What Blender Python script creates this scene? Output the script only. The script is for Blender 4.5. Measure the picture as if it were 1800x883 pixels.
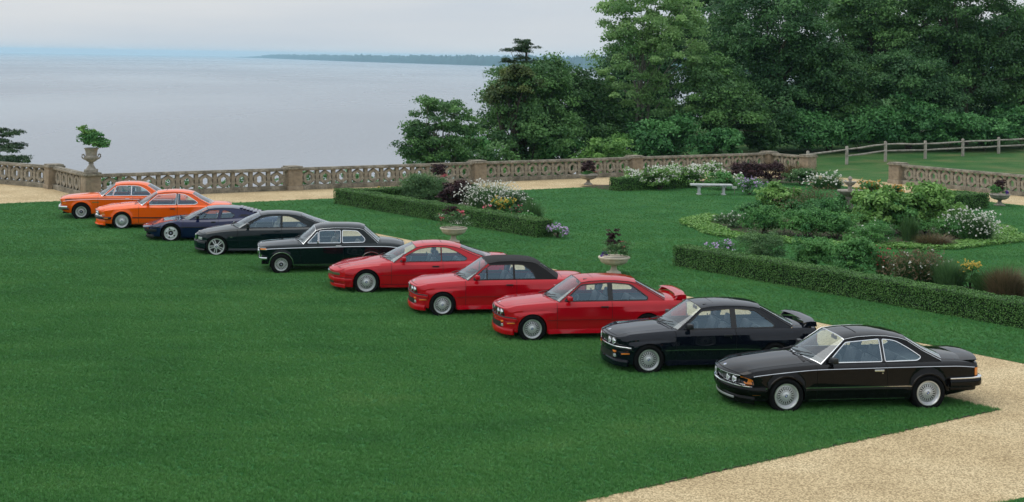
import bpy, bmesh, math, random
import numpy as np
from mathutils import Vector, Matrix
from mathutils.geometry import delaunay_2d_cdt

for _o in list(bpy.data.objects):
    bpy.data.objects.remove(_o, do_unlink=True)
SC = bpy.context.scene
COL = SC.collection
R = math.radians

# ------------------------------------------------------------------ camera, sky, sun, exposure
CAM_H = 6.1
ROLL = 0.9
HZN = 101.5            # photo row of the level line at mid-width
FPX = 2600.0          # focal length in pixels of the 1800 px wide photograph
cam_d = bpy.data.cameras.new('camera')
cam = bpy.data.objects.new('camera', cam_d)
COL.objects.link(cam)
cam.location = (0, 0, CAM_H)
cam.rotation_euler = (Matrix.Rotation(R(90), 4, 'X') @ Matrix.Rotation(R(ROLL), 4, 'Z')).to_euler()
cam_d.sensor_width = 36.0
cam_d.lens = FPX / 1800 * 36
cam_d.shift_y = -0.1889
cam_d.clip_start = 0.5
cam_d.clip_end = 200000
SC.camera = cam

SUN_EL, SUN_AZ = 58, -75         # degrees; azimuth measured from +Y towards +X
w = bpy.data.worlds.new('World')
SC.world = w
w.use_nodes = True
nt = w.node_tree
for n in list(nt.nodes):
    nt.nodes.remove(n)
wo = nt.nodes.new('ShaderNodeOutputWorld')
bg = nt.nodes.new('ShaderNodeBackground')
sky = nt.nodes.new('ShaderNodeTexSky')
sky.sky_type = 'NISHITA'
sky.sun_disc = False
sky.sun_elevation = R(SUN_EL)
sky.sun_rotation = R(SUN_AZ)
sky.dust_density = 3.0
tc = nt.nodes.new('ShaderNodeTexCoord')
sep = nt.nodes.new('ShaderNodeSeparateXYZ')
nt.links.new(tc.outputs['Generated'], sep.inputs[0])
# overcast layer: soft grey cloud sheets, brighter overhead as an overcast sky is
mp = nt.nodes.new('ShaderNodeMapping')
mp.inputs['Scale'].default_value = (1.6, 1.6, 14.0)
nt.links.new(tc.outputs['Generated'], mp.inputs[0])
nz = nt.nodes.new('ShaderNodeTexNoise')
nz.inputs['Scale'].default_value = 1.5
nz.inputs['Detail'].default_value = 6.0
nz.inputs['Roughness'].default_value = 0.52
nt.links.new(mp.outputs[0], nz.inputs['Vector'])
cr = nt.nodes.new('ShaderNodeValToRGB')
cr.color_ramp.elements[0].position = 0.30
cr.color_ramp.elements[0].color = (6.3, 7.0, 7.8, 1)
cr.color_ramp.elements[1].position = 0.68
cr.color_ramp.elements[1].color = (8.0, 8.2, 8.4, 1)
nt.links.new(nz.outputs['Fac'], cr.inputs[0])
mr = nt.nodes.new('ShaderNodeMapRange')
mr.inputs['From Min'].default_value = 0.0
mr.inputs['From Max'].default_value = 1.0
mr.inputs['To Min'].default_value = 1.0
mr.inputs['To Max'].default_value = 1.55
nt.links.new(sep.outputs['Z'], mr.inputs['Value'])
mul = nt.nodes.new('ShaderNodeVectorMath')
mul.operation = 'SCALE'
nt.links.new(cr.outputs[0], mul.inputs[0])
nt.links.new(mr.outputs[0], mul.inputs['Scale'])
mixw = nt.nodes.new('ShaderNodeMixRGB')
mixw.inputs[0].default_value = 0.86
nt.links.new(sky.outputs[0], mixw.inputs[1])
nt.links.new(mul.outputs[0], mixw.inputs[2])
nt.links.new(mixw.outputs[0], bg.inputs[0])
bg.inputs[1].default_value = 0.1
nt.links.new(bg.outputs[0], wo.inputs[0])

sun_d = bpy.data.lights.new('sun', 'SUN')
sun_d.energy = 1.3
sun_d.angle = R(60)
sun_d.color = (1.0, 0.965, 0.91)
sun = bpy.data.objects.new('sun', sun_d)
COL.objects.link(sun)
sd = Vector((math.sin(R(SUN_AZ)) * math.cos(R(SUN_EL)), math.cos(R(SUN_AZ)) * math.cos(R(SUN_EL)), math.sin(R(SUN_EL))))
sun.rotation_euler = sd.to_track_quat('Z', 'Y').to_euler()
sun.location = sd * 60

SC.view_settings.view_transform = 'Standard'
SC.view_settings.look = 'None'
SC.view_settings.exposure = 0.0
SC.view_settings.gamma = 1.0
SC.render.engine = 'CYCLES'
SC.cycles.max_bounces = 10
SC.cycles.transparent_max_bounces = 24
SC.cycles.diffuse_bounces = 3
SC.cycles.glossy_bounces = 4
SC.cycles.volume_bounces = 1
SC.cycles.caustics_reflective = False
SC.cycles.caustics_refractive = False
SC.cycles.use_adaptive_sampling = True
SC.cycles.use_denoising = True

# ------------------------------------------------------------------ materials
def srgb(r, g, b):
    f = lambda c: (c / 255 / 12.92) if c / 255 <= 0.04045 else ((c / 255 + 0.055) / 1.055) ** 2.4
    return (f(r), f(g), f(b))

def new_mat(name):
    m = bpy.data.materials.new(name)
    m.use_nodes = True
    t = m.node_tree
    p = t.nodes['Principled BSDF']
    return m, t, p

def mat(name, col, rough=0.5, metal=0.0, coat=0.0, spec=None, emit=None, noise=0.0, nscale=20.0, bump=0.0, bscale=60.0, col2=None, coords='Object', coat_rough=0.03):
    m, t, p = new_mat(name)
    c = (col[0], col[1], col[2], 1)
    p.inputs['Base Color'].default_value = c
    p.inputs['Roughness'].default_value = rough
    p.inputs['Metallic'].default_value = metal
    p.inputs['Coat Weight'].default_value = coat
    p.inputs['Coat Roughness'].default_value = coat_rough
    if spec is not None:
        p.inputs['Specular IOR Level'].default_value = spec
    if emit is not None:
        p.inputs['Emission Color'].default_value = (*emit[:3], 1)
        p.inputs['Emission Strength'].default_value = emit[3]
    if noise or bump:
        tcn = t.nodes.new('ShaderNodeTexCoord')
    if noise:
        n = t.nodes.new('ShaderNodeTexNoise')
        n.inputs['Scale'].default_value = nscale
        n.inputs['Detail'].default_value = 6
        n.inputs['Roughness'].default_value = 0.65
        t.links.new(tcn.outputs[coords], n.inputs['Vector'])
        r = t.nodes.new('ShaderNodeValToRGB')
        a = col2 if col2 else tuple(x * (1 - noise) for x in col)
        b = col if col2 else tuple(min(1, x * (1 + noise)) for x in col)
        r.color_ramp.elements[0].position = 0.32
        r.color_ramp.elements[1].position = 0.68
        r.color_ramp.elements[0].color = (*a, 1)
        r.color_ramp.elements[1].color = (*b, 1)
        t.links.new(n.outputs['Fac'], r.inputs[0])
        t.links.new(r.outputs[0], p.inputs['Base Color'])
    if bump:
        n2 = t.nodes.new('ShaderNodeTexNoise')
        n2.inputs['Scale'].default_value = bscale
        n2.inputs['Detail'].default_value = 4
        t.links.new(tcn.outputs[coords], n2.inputs['Vector'])
        b2 = t.nodes.new('ShaderNodeBump')
        b2.inputs['Strength'].default_value = bump
        b2.inputs['Distance'].default_value = 0.02
        t.links.new(n2.outputs['Fac'], b2.inputs['Height'])
        t.links.new(b2.outputs[0], p.inputs['Normal'])
    return m

def glass_mat(name, tint, refl=1.0, rcol=(0.9, 0.95, 1.0)):
    m, t, p = new_mat(name)
    t.nodes.remove(p)
    out = t.nodes['Material Output']
    tr = t.nodes.new('ShaderNodeBsdfTransparent')
    tr.inputs[0].default_value = (*tint, 1)
    gl = t.nodes.new('ShaderNodeBsdfGlossy')
    gl.inputs['Roughness'].default_value = 0.0
    gl.inputs[0].default_value = (*rcol, 1)
    lw = t.nodes.new('ShaderNodeLayerWeight')
    lw.inputs[0].default_value = 0.5
    pw = t.nodes.new('ShaderNodeMath')
    pw.operation = 'POWER'
    pw.inputs[1].default_value = 5.0
    t.links.new(lw.outputs['Facing'], pw.inputs[0])
    k = t.nodes.new('ShaderNodeMath')
    k.operation = 'MULTIPLY_ADD'
    k.inputs[1].default_value = 0.9
    k.inputs[2].default_value = 0.085 * refl
    k.use_clamp = True
    t.links.new(pw.outputs[0], k.inputs[0])
    mx = t.nodes.new('ShaderNodeMixShader')
    t.links.new(k.outputs[0], mx.inputs[0])
    t.links.new(tr.outputs[0], mx.inputs[1])
    t.links.new(gl.outputs[0], mx.inputs[2])
    t.links.new(mx.outputs[0], out.inputs['Surface'])
    return m

# ------------------------------------------------------------------ object helpers
def tag(o, label=None, cat=None, group=None, kind=None):
    if label: o['label'] = label
    if cat: o['category'] = cat
    if group: o['group'] = group
    if kind: o['kind'] = kind
    return o

def empty(name, loc=(0, 0, 0), rz=0.0, parent=None):
    o = bpy.data.objects.new(name, None)
    o.empty_display_size = 0.2
    COL.objects.link(o)
    o.location = loc
    o.rotation_euler = (0, 0, rz)
    if parent: o.parent = parent
    return o

def link(name, me, parent=None, loc=None, rz=None):
    o = bpy.data.objects.new(name, me)
    COL.objects.link(o)
    if parent: o.parent = parent
    if loc is not None: o.location = loc
    if rz is not None: o.rotation_euler = (0, 0, rz)
    return o

def mesh(name, V, F, mats, smooth=None, fm=None):
    me = bpy.data.meshes.new(name)
    me.from_pydata([tuple(v) for v in V], [], F)
    if not isinstance(mats, (list, tuple)): mats = [mats]
    for m in mats: me.materials.append(m)
    if fm is not None:
        me.polygons.foreach_set('material_index', fm)
    if smooth is not None:
        me.shade_smooth()
        me.set_sharp_from_angle(angle=R(smooth))
    me.update()
    return me

class MB:
    """collects boxes, bars, lathes into one mesh"""
    def __init__(s):
        s.V = []; s.F = []; s.M = []; s.mi = 0
    def add(s, V, F):
        b = len(s.V)
        s.V += [tuple(v) for v in V]
        s.F += [tuple(b + i for i in f) for f in F]
        s.M += [s.mi] * len(F)
        return s
    def box(s, x0, x1, y0, y1, z0, z1):
        V = [(x0, y0, z0), (x1, y0, z0), (x1, y1, z0), (x0, y1, z0), (x0, y0, z1), (x1, y0, z1), (x1, y1, z1), (x0, y1, z1)]
        F = [(3, 2, 1, 0), (4, 5, 6, 7), (0, 1, 5, 4), (1, 2, 6, 5), (2, 3, 7, 6), (3, 0, 4, 7)]
        return s.add(V, F)
    def rbox(s, x0, x1, y0, y1, z0, z1, r=0.02, T=None):
        """box with chamfered edges"""
        r = min(r, (x1 - x0) / 2.01, (y1 - y0) / 2.01, (z1 - z0) / 2.01)
        bm = bmesh.new()
        bmesh.ops.create_cube(bm, size=1)
        bmesh.ops.scale(bm, vec=(x1 - x0, y1 - y0, z1 - z0), verts=bm.verts)
        bmesh.ops.translate(bm, vec=((x0 + x1) / 2, (y0 + y1) / 2, (z0 + z1) / 2), verts=bm.verts)
        bmesh.ops.bevel(bm, geom=list(bm.edges), offset=r, segments=2, affect='EDGES', profile=0.6)
        if T is not None: bmesh.ops.transform(bm, matrix=T, verts=bm.verts)
        bm.verts.index_update()
        V = [tuple(v.co) for v in bm.verts]
        F = [tuple(v.index for v in f.verts) for f in bm.faces]
        bm.free()
        return s.add(V, F)
    def prism(s, poly, y0, y1):
        """polygon in x,z (counter-clockwise seen from -y) extruded along y"""
        n = len(poly)
        V = [(x, y0, z) for x, z in poly] + [(x, y1, z) for x, z in poly]
        F = [tuple(range(n)), tuple(range(2 * n - 1, n - 1, -1))]
        F += [(i, i + n, (i + 1) % n + n, (i + 1) % n) for i in range(n)]
        return s.add(V, F)
    def tube(s, pts, r, n=8, cap=True):
        pts = [Vector(p) for p in pts]
        rr = r if isinstance(r, (list, tuple)) else [r] * len(pts)
        V = []; F = []
        up = Vector((0.13, 0.21, 1)).normalized()
        for i, p in enumerate(pts):
            a = pts[max(i - 1, 0)]; b = pts[min(i + 1, len(pts) - 1)]
            t = (b - a).normalized()
            q = t.cross(up)
            if q.length < 1e-3: q = t.cross(Vector((1, 0, 0)))
            q.normalize(); k = q.cross(t)
            for j in range(n):
                an = 2 * math.pi * j / n
                V.append(p + (q * math.cos(an) + k * math.sin(an)) * rr[i])
        for i in range(len(pts) - 1):
            for j in range(n):
                F.append((i * n + j, i * n + (j + 1) % n, (i + 1) * n + (j + 1) % n, (i + 1) * n + j))
        if cap:
            F.append(tuple(range(n - 1, -1, -1)))
            F.append(tuple(range((len(pts) - 1) * n, len(pts) * n)))
        return s.add(V, F)
    def lathe(s, prof, n=24, axis='z', c=(0, 0, 0)):
        """prof: list of (radius, height)"""
        V = []; F = []
        for r, h in prof:
            for j in range(n):
                a = 2 * math.pi * j / n
                if axis == 'z': V.append((c[0] + r * math.cos(a), c[1] + r * math.sin(a), c[2] + h))
                else: V.append((c[0] + r * math.cos(a), c[1] + h, c[2] + r * math.sin(a)))
        for i in range(len(prof) - 1):
            for j in range(n):
                q = (i * n + j, i * n + (j + 1) % n, (i + 1) * n + (j + 1) % n, (i + 1) * n + j)
                F.append(q if axis == 'z' else q[::-1])
        return s.add(V, F)
    def disc(s, r, h, n=24, axis='y', c=(0, 0, 0), flip=False):
        V = []
        for j in range(n):
            a = 2 * math.pi * j / n
            if axis == 'z': V.append((c[0] + r * math.cos(a), c[1] + r * math.sin(a), c[2] + h))
            elif axis == 'y': V.append((c[0] + r * math.cos(a), c[1] + h, c[2] + r * math.sin(a)))
            else: V.append((c[0] + h, c[1] + r * math.cos(a), c[2] + r * math.sin(a)))
        f = tuple(range(n))
        return s.add(V, [f[::-1] if flip else f])
    def me(s, name, mats, smooth=None):
        return mesh(name, s.V, s.F, mats, smooth, s.M if isinstance(mats, (list, tuple)) else None)
    def obj(s, name, mats, parent=None, smooth=None, loc=None, rz=None):
        return link(name, s.me(name, mats, smooth), parent, loc, rz)

def quads_mesh(name, V, mats, tint=None, nv=4):
    """V: (n*nv,3) array of separate faces with nv corners"""
    V = np.asarray(V, dtype=np.float32)
    n = len(V) // nv
    me = bpy.data.meshes.new(name)
    me.vertices.add(n * nv)
    me.vertices.foreach_set('co', V.ravel())
    me.loops.add(n * nv)
    me.loops.foreach_set('vertex_index', np.arange(n * nv, dtype=np.int32))
    me.polygons.add(n)
    me.polygons.foreach_set('loop_start', np.arange(0, n * nv, nv, dtype=np.int32))
    if not isinstance(mats, (list, tuple)): mats = [mats]
    for m in mats: me.materials.append(m)
    if tint is not None:
        a = me.attributes.new('tint', 'FLOAT', 'FACE')
        a.data.foreach_set('value', np.asarray(tint, dtype=np.float32))
    me.update(calc_edges=True)
    me.validate()
    return me

def pchip(pts, x):
    """monotone cubic through (x, value) points"""
    n = len(pts)
    if x <= pts[0][0]: return pts[0][1]
    if x >= pts[-1][0]: return pts[-1][1]
    i = 0
    while x > pts[i + 1][0]: i += 1
    def sl(k): return (pts[k + 1][1] - pts[k][1]) / max(1e-9, pts[k + 1][0] - pts[k][0])
    def tan(k):
        if k == 0: return sl(0)
        if k == n - 1: return sl(n - 2)
        a, b = sl(k - 1), sl(k)
        if a * b <= 0: return 0.0
        h0 = pts[k][0] - pts[k - 1][0]; h1 = pts[k + 1][0] - pts[k][0]
        w1 = 2 * h1 + h0; w2 = h1 + 2 * h0
        return (w1 + w2) / (w1 / a + w2 / b)
    h = pts[i + 1][0] - pts[i][0]
    t = (x - pts[i][0]) / h
    m0, m1 = tan(i) * h, tan(i + 1) * h
    return (2 * t**3 - 3 * t**2 + 1) * pts[i][1] + (t**3 - 2 * t**2 + t) * m0 + (-2 * t**3 + 3 * t**2) * pts[i + 1][1] + (t**3 - t**2) * m1

def sstep(a, b, x):
    t = min(1, max(0, (x - a) / (b - a)))
    return t * t * (3 - 2 * t)

def at(px, py, z=0.0):
    """ground position (x, y) of a point of the photograph that lies at height z"""
    dx, dy = px - 900, py - HZN
    c, n = math.cos(R(ROLL)), math.sin(R(ROLL))
    ex, ey = dx * c + dy * n, dy * c - dx * n
    s = (CAM_H - z) / ey
    return (ex * s, FPX * s)

U = Vector((0.826, 0.563, 0)).normalized()      # garden axes: along the main balustrade
Vv = Vector((-U.y, U.x, 0))                     # and along the row of cars
# ------------------------------------------------------------------ the setting
def v2(x, y): return Vector((x, y, 0))
PA, PB, PC_, PD, PE, PF, PG, PK = [v2(*at(px, py, 1.05)) for px, py in ((0, 282.4), (95, 290), (160, 304), (497, 294.8), (808, 284), (1077, 276.7), (1308, 270.7), (1381, 275))]
# straighten the main run: all its piers lie on one line along U
_L = (PG - PC_).dot(U)
PB = PC_ + Vv * 5.0
PA = PB + Vector((-0.84, 0.54, 0)).normalized() * 9.2
PG = PC_ + U * 38.6
PD, PE, PF = (PC_ + U * (38.6 * k / 4) for k in (1, 2, 3))
PD = PC_ + U * 9.2; PE = PC_ + U * 19.1; PF = PC_ + U * 28.9
PK = PG - Vv * 3.0
PQ = PG - Vv * 9.3           # where the side balustrade starts again
WATER_Z = -30.0

def ramp_mat(name, stops, scale, detail=8, rough=0.9, bump=0.0, bscale=None, coords='Object', bdist=0.02, rgh=0.6, fine=None, spec=0.3):
    m, t, p = new_mat(name)
    tcn = t.nodes.new('ShaderNodeTexCoord')
    n = t.nodes.new('ShaderNodeTexNoise')
    n.inputs['Scale'].default_value = scale
    n.inputs['Detail'].default_value = detail
    n.inputs['Roughness'].default_value = rgh
    t.links.new(tcn.outputs[coords], n.inputs['Vector'])
    r = t.nodes.new('ShaderNodeValToRGB')
    while len(r.color_ramp.elements) < len(stops): r.color_ramp.elements.new(0.5)
    for e, (pos, c) in zip(r.color_ramp.elements, stops):
        e.position = pos; e.color = (*c, 1)
    t.links.new(n.outputs['Fac'], r.inputs[0])
    src = r.outputs[0]
    if fine:
        fs, c0, c1, fac = fine
        n3 = t.nodes.new('ShaderNodeTexVoronoi' if name == 'pea_gravel' else 'ShaderNodeTexNoise')
        n3.inputs['Scale'].default_value = fs
        if name != 'pea_gravel': n3.inputs['Detail'].default_value = 3
        t.links.new(tcn.outputs[coords], n3.inputs['Vector'])
        r3 = t.nodes.new('ShaderNodeValToRGB')
        r3.color_ramp.elements[0].position = 0.35; r3.color_ramp.elements[0].color = (*c0, 1)
        r3.color_ramp.elements[1].position = 0.65; r3.color_ramp.elements[1].color = (*c1, 1)
        t.links.new(n3.outputs['Color' if name == 'pea_gravel' else 'Fac'], r3.inputs[0])
        mx = t.nodes.new('ShaderNodeMixRGB'); mx.blend_type = 'MULTIPLY'; mx.inputs[0].default_value = fac
        t.links.new(src, mx.inputs[1]); t.links.new(r3.outputs[0], mx.inputs[2])
        src = mx.outputs[0]
    t.links.new(src, p.inputs['Base Color'])
    p.inputs['Roughness'].default_value = rough
    p.inputs['Specular IOR Level'].default_value = spec
    if bump:
        n2 = t.nodes.new('ShaderNodeTexNoise')
        n2.inputs['Scale'].default_value = bscale
        n2.inputs['Detail'].default_value = 5
        t.links.new(tcn.outputs[coords], n2.inputs['Vector'])
        b = t.nodes.new('ShaderNodeBump')
        b.inputs['Strength'].default_value = bump; b.inputs['Distance'].default_value = bdist
        t.links.new(n2.outputs['Fac'], b.inputs['Height'])
        t.links.new(b.outputs[0], p.inputs['Normal'])
    return m

GRASS_STOPS = [(0.30, (0.020, 0.100, 0.028)), (0.5, (0.034, 0.140, 0.040)), (0.68, (0.058, 0.170, 0.050))]
M_LAWN = ramp_mat('lawn_grass', GRASS_STOPS, 0.55, bump=0.5, bscale=40, fine=(55, (0.45, 0.5, 0.45), (1.25, 1.2, 1.2), 0.8), spec=0.1)
M_HILL = ramp_mat('rough_grass', [(0.30, (0.030, 0.105, 0.030)), (0.5, (0.060, 0.140, 0.042)), (0.70, (0.150, 0.165, 0.070))], 0.35, bump=0.6, bscale=14, fine=(18, (0.5, 0.55, 0.5), (1.2, 1.2, 1.2), 0.8), spec=0.1)
M_GRAVEL = ramp_mat('pea_gravel', [(0.30, (0.48, 0.375, 0.22)), (0.5, (0.59, 0.475, 0.29)), (0.70, (0.67, 0.56, 0.36))], 0.5, bump=0.6, bscale=70, fine=(48, (0.52, 0.48, 0.42), (1.16, 1.14, 1.10), 0.9), bdist=0.03, spec=0.2)
M_STONE = ramp_mat('weathered_sandstone', [(0.28, (0.190, 0.172, 0.138)), (0.5, (0.325, 0.292, 0.236)), (0.72, (0.47, 0.43, 0.355))], 1.4, bump=0.35, bscale=30, fine=(9, (0.62, 0.62, 0.60), (1.12, 1.1, 1.06), 0.7))
M_STONEP = ramp_mat('pier_sandstone', [(0.28, (0.23, 0.185, 0.132)), (0.5, (0.32, 0.265, 0.196)), (0.72, (0.40, 0.34, 0.26))], 1.1, bump=0.3, bscale=30, fine=(7, (0.7, 0.68, 0.66), (1.1, 1.08, 1.04), 0.7))
M_STONER = ramp_mat('lichened_coping', [(0.30, (0.14, 0.128, 0.10)), (0.5, (0.25, 0.225, 0.175)), (0.70, (0.40, 0.365, 0.30))], 2.2, bump=0.4, bscale=26, fine=(12, (0.55, 0.55, 0.55), (1.15, 1.14, 1.1), 0.8))
M_URN = ramp_mat('cast_stone_cream', [(0.3, (0.42, 0.37, 0.29)), (0.6, (0.58, 0.53, 0.43))], 5, bump=0.15, bscale=60)
M_URNG = ramp_mat('cast_stone_grey', [(0.3, (0.20, 0.185, 0.155)), (0.6, (0.36, 0.33, 0.28))], 6, bump=0.3, bscale=50)
M_MARBLE = ramp_mat('bench_stone', [(0.3, (0.38, 0.40, 0.40)), (0.6, (0.55, 0.57, 0.57))], 4, bump=0.2, bscale=50)
M_WOOD = ramp_mat('grey_fence_wood', [(0.3, (0.20, 0.18, 0.15)), (0.6, (0.42, 0.385, 0.33))], 4, bump=0.4, bscale=30)
M_BARK = ramp_mat('bark', [(0.3, (0.035, 0.028, 0.022)), (0.6, (0.10, 0.085, 0.068))], 5, bump=0.6, bscale=12)
M_BARKP = ramp_mat('pale_bark', [(0.3, (0.10, 0.095, 0.08)), (0.6, (0.25, 0.235, 0.20))], 5, bump=0.5, bscale=12)
M_SOIL = ramp_mat('mulch', [(0.3, (0.028, 0.020, 0.014)), (0.6, (0.075, 0.052, 0.036))], 6, bump=0.8, bscale=20)
M_STEEL = mat('edging_steel', (0.035, 0.025, 0.02), 0.7)

# --- terrain: level terrace, bluff falling to the sea, rising field on the right
_terr = [PB + Vector((-0.84, 0.54, 0)).normalized() * 60, PB, PC_, PG, PG + U * 1.5 + Vv * 4, PG + Vector((0.5, 24, 0)), PG + Vector((6, 70, 0)), Vector((90, 330, 0)), Vector((330, 330, 0)), Vector((260, -60, 0)), Vector((-120, -60, 0))]
def _outside(p):
    """distance outside the terrace outline, 0 inside"""
    c = False; n = len(_terr); j = n - 1; best = 1e9
    for i in range(n):
        a, b = _terr[i], _terr[j]
        if (a.y > p.y) != (b.y > p.y) and p.x < (b.x - a.x) * (p.y - a.y) / (b.y - a.y) + a.x: c = not c
        ab = b - a; t = max(0, min(1, (p - a).dot(ab) / ab.dot(ab)))
        best = min(best, (a + ab * t - p).length)
        j = i
    return 0 if c else best
def terrain_z(x, y):
    p = Vector((x, y, 0))
    d = _outside(p)
    q = p - PG
    du, dv = q.dot(U), q.dot(Vv)
    z = -0.03
    if d > 0: z -= 0.72 * max(0, d - 0.9) * sstep(0.6, 4, d)
    if du > 0.3: z += sstep(-6, 4, dv) * (-0.42 + 0.027 * max(0, du - 8)) * sstep(0.3, 4, du)
    return max(z, -34)
def build_terrain():
    xs = sorted(set([-400, -260, -180, -120, -90, -70, -55] + [round(-46 + 2.0 * i, 2) for i in range(55)] + [66, 75, 90, 120, 170, 250]))
    ys = sorted(set([-60, -30, 0, 15, 30, 45, 55] + [round(58 + 1.6 * i, 2) for i in range(45)] + [136, 150, 170, 200, 250, 320]))
    V = [(x, y, terrain_z(x, y)) for y in ys for x in xs]
    n = len(xs)
    F = [(j * n + i, j * n + i + 1, (j + 1) * n + i + 1, (j + 1) * n + i) for j in range(len(ys) - 1) for i in range(n - 1)]
    o = link('ground', mesh('ground', V, F, M_HILL, 60)); tag(o, kind='structure')
build_terrain()

def sheet(name, pts, z, m, kind='structure', step=None):
    o = link(name, mesh(name, [(p[0], p[1], z) for p in pts], [tuple(range(len(pts)))], m))
    if o.data.polygons[0].normal.z < 0: o.data.flip_normals()
    return tag(o, kind=kind)
C2 = lambda p: (p.x, p.y)
# gravel: the court and the walks
E2 = PG - Vv * 22
sheet('gravel_path', [C2(PB + Vector((-0.84, 0.54, 0)).normalized() * 30), C2(PB), C2(PC_), C2(PG), C2(PG - Vv * 45), (60, 5), (60, -20), (-60, -20)], 0.0, M_GRAVEL)
# near lawn under the cars
tip = Vector((*at(1753, 721), 0)); fe = Vector((*at(1250, 833), 0)); fdir = -U
fdir = (Vector((*at(1015, 883), 0)) - tip).normalized()
pa = Vector((*at(1800, 640), 0)); pb = Vector((*at(663, 411), 0)); rdir_ = (pb - pa).normalized()
lg = Vector((*at(100, 363), 0))
_t = 43.0
lawn_corner = tip + rdir_ * _t
LAWN1 = [C2(tip), C2(lawn_corner), C2(lawn_corner - U * 40), C2(tip + fdir * 52 + Vv * 2), C2(tip + fdir * 30)]
# far lawn with the flower garden
fl0 = pa - rdir_ * 20
flc = pa + rdir_ * .3 + rdir_ * (((PC_ - pa).dot(Vv) - 4.6) / rdir_.dot(Vv))
frc = PG - Vv * 4.6 - U * 4.0
LAWN2 = [C2(fl0), C2(flc), C2(frc), C2(frc - Vv * 60)]
LAWN3 = [C2(Vector((*at(1778, 883), 0)) + v2(0, 0)), C2(Vector((*at(1800, 868), 0)) + v2(0, 0)), (30, 30), (30, 0), (12, 0)]
sheet('lawn', LAWN1, 0.006, M_LAWN)
sheet('lawn', LAWN2, 0.006, M_LAWN)
lc = Vector((*at(1783, 879), 0))
LAWN4 = [C2(lc - U * 45), C2(lc - U * 45 - Vv * 24), C2(lc - Vv * 24 + U * 25), C2(lc + U * 25)]
sheet('lawn', LAWN4, 0.006, M_LAWN)
# steel edging along the lawn corner by the gravel court
b = MB()
n_ = Vv * -0.012
a0, a1 = tip - fdir * 0.05, tip + fdir * 8.5
b.add([(p.x, p.y, z) for p, z in ((a0, 0), (a1, 0), (a1, .018), (a0, .018))], [(0, 1, 2, 3)])
b.add([(p.x + n_.x, p.y + n_.y, z) for p, z in ((a0, 0), (a1, 0), (a1, .018), (a0, .018))], [(3, 2, 1, 0)])
b.add([(a0.x, a0.y, .018), (a1.x, a1.y, .018), (a1.x + n_.x, a1.y + n_.y, .018), (a0.x + n_.x, a0.y + n_.y, .018)], [(0, 1, 2, 3)])
o = b.obj('lawn_edging', M_STEEL); tag(o, 'thin dark steel edging along the near lawn beside the gravel', 'edging')

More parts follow.
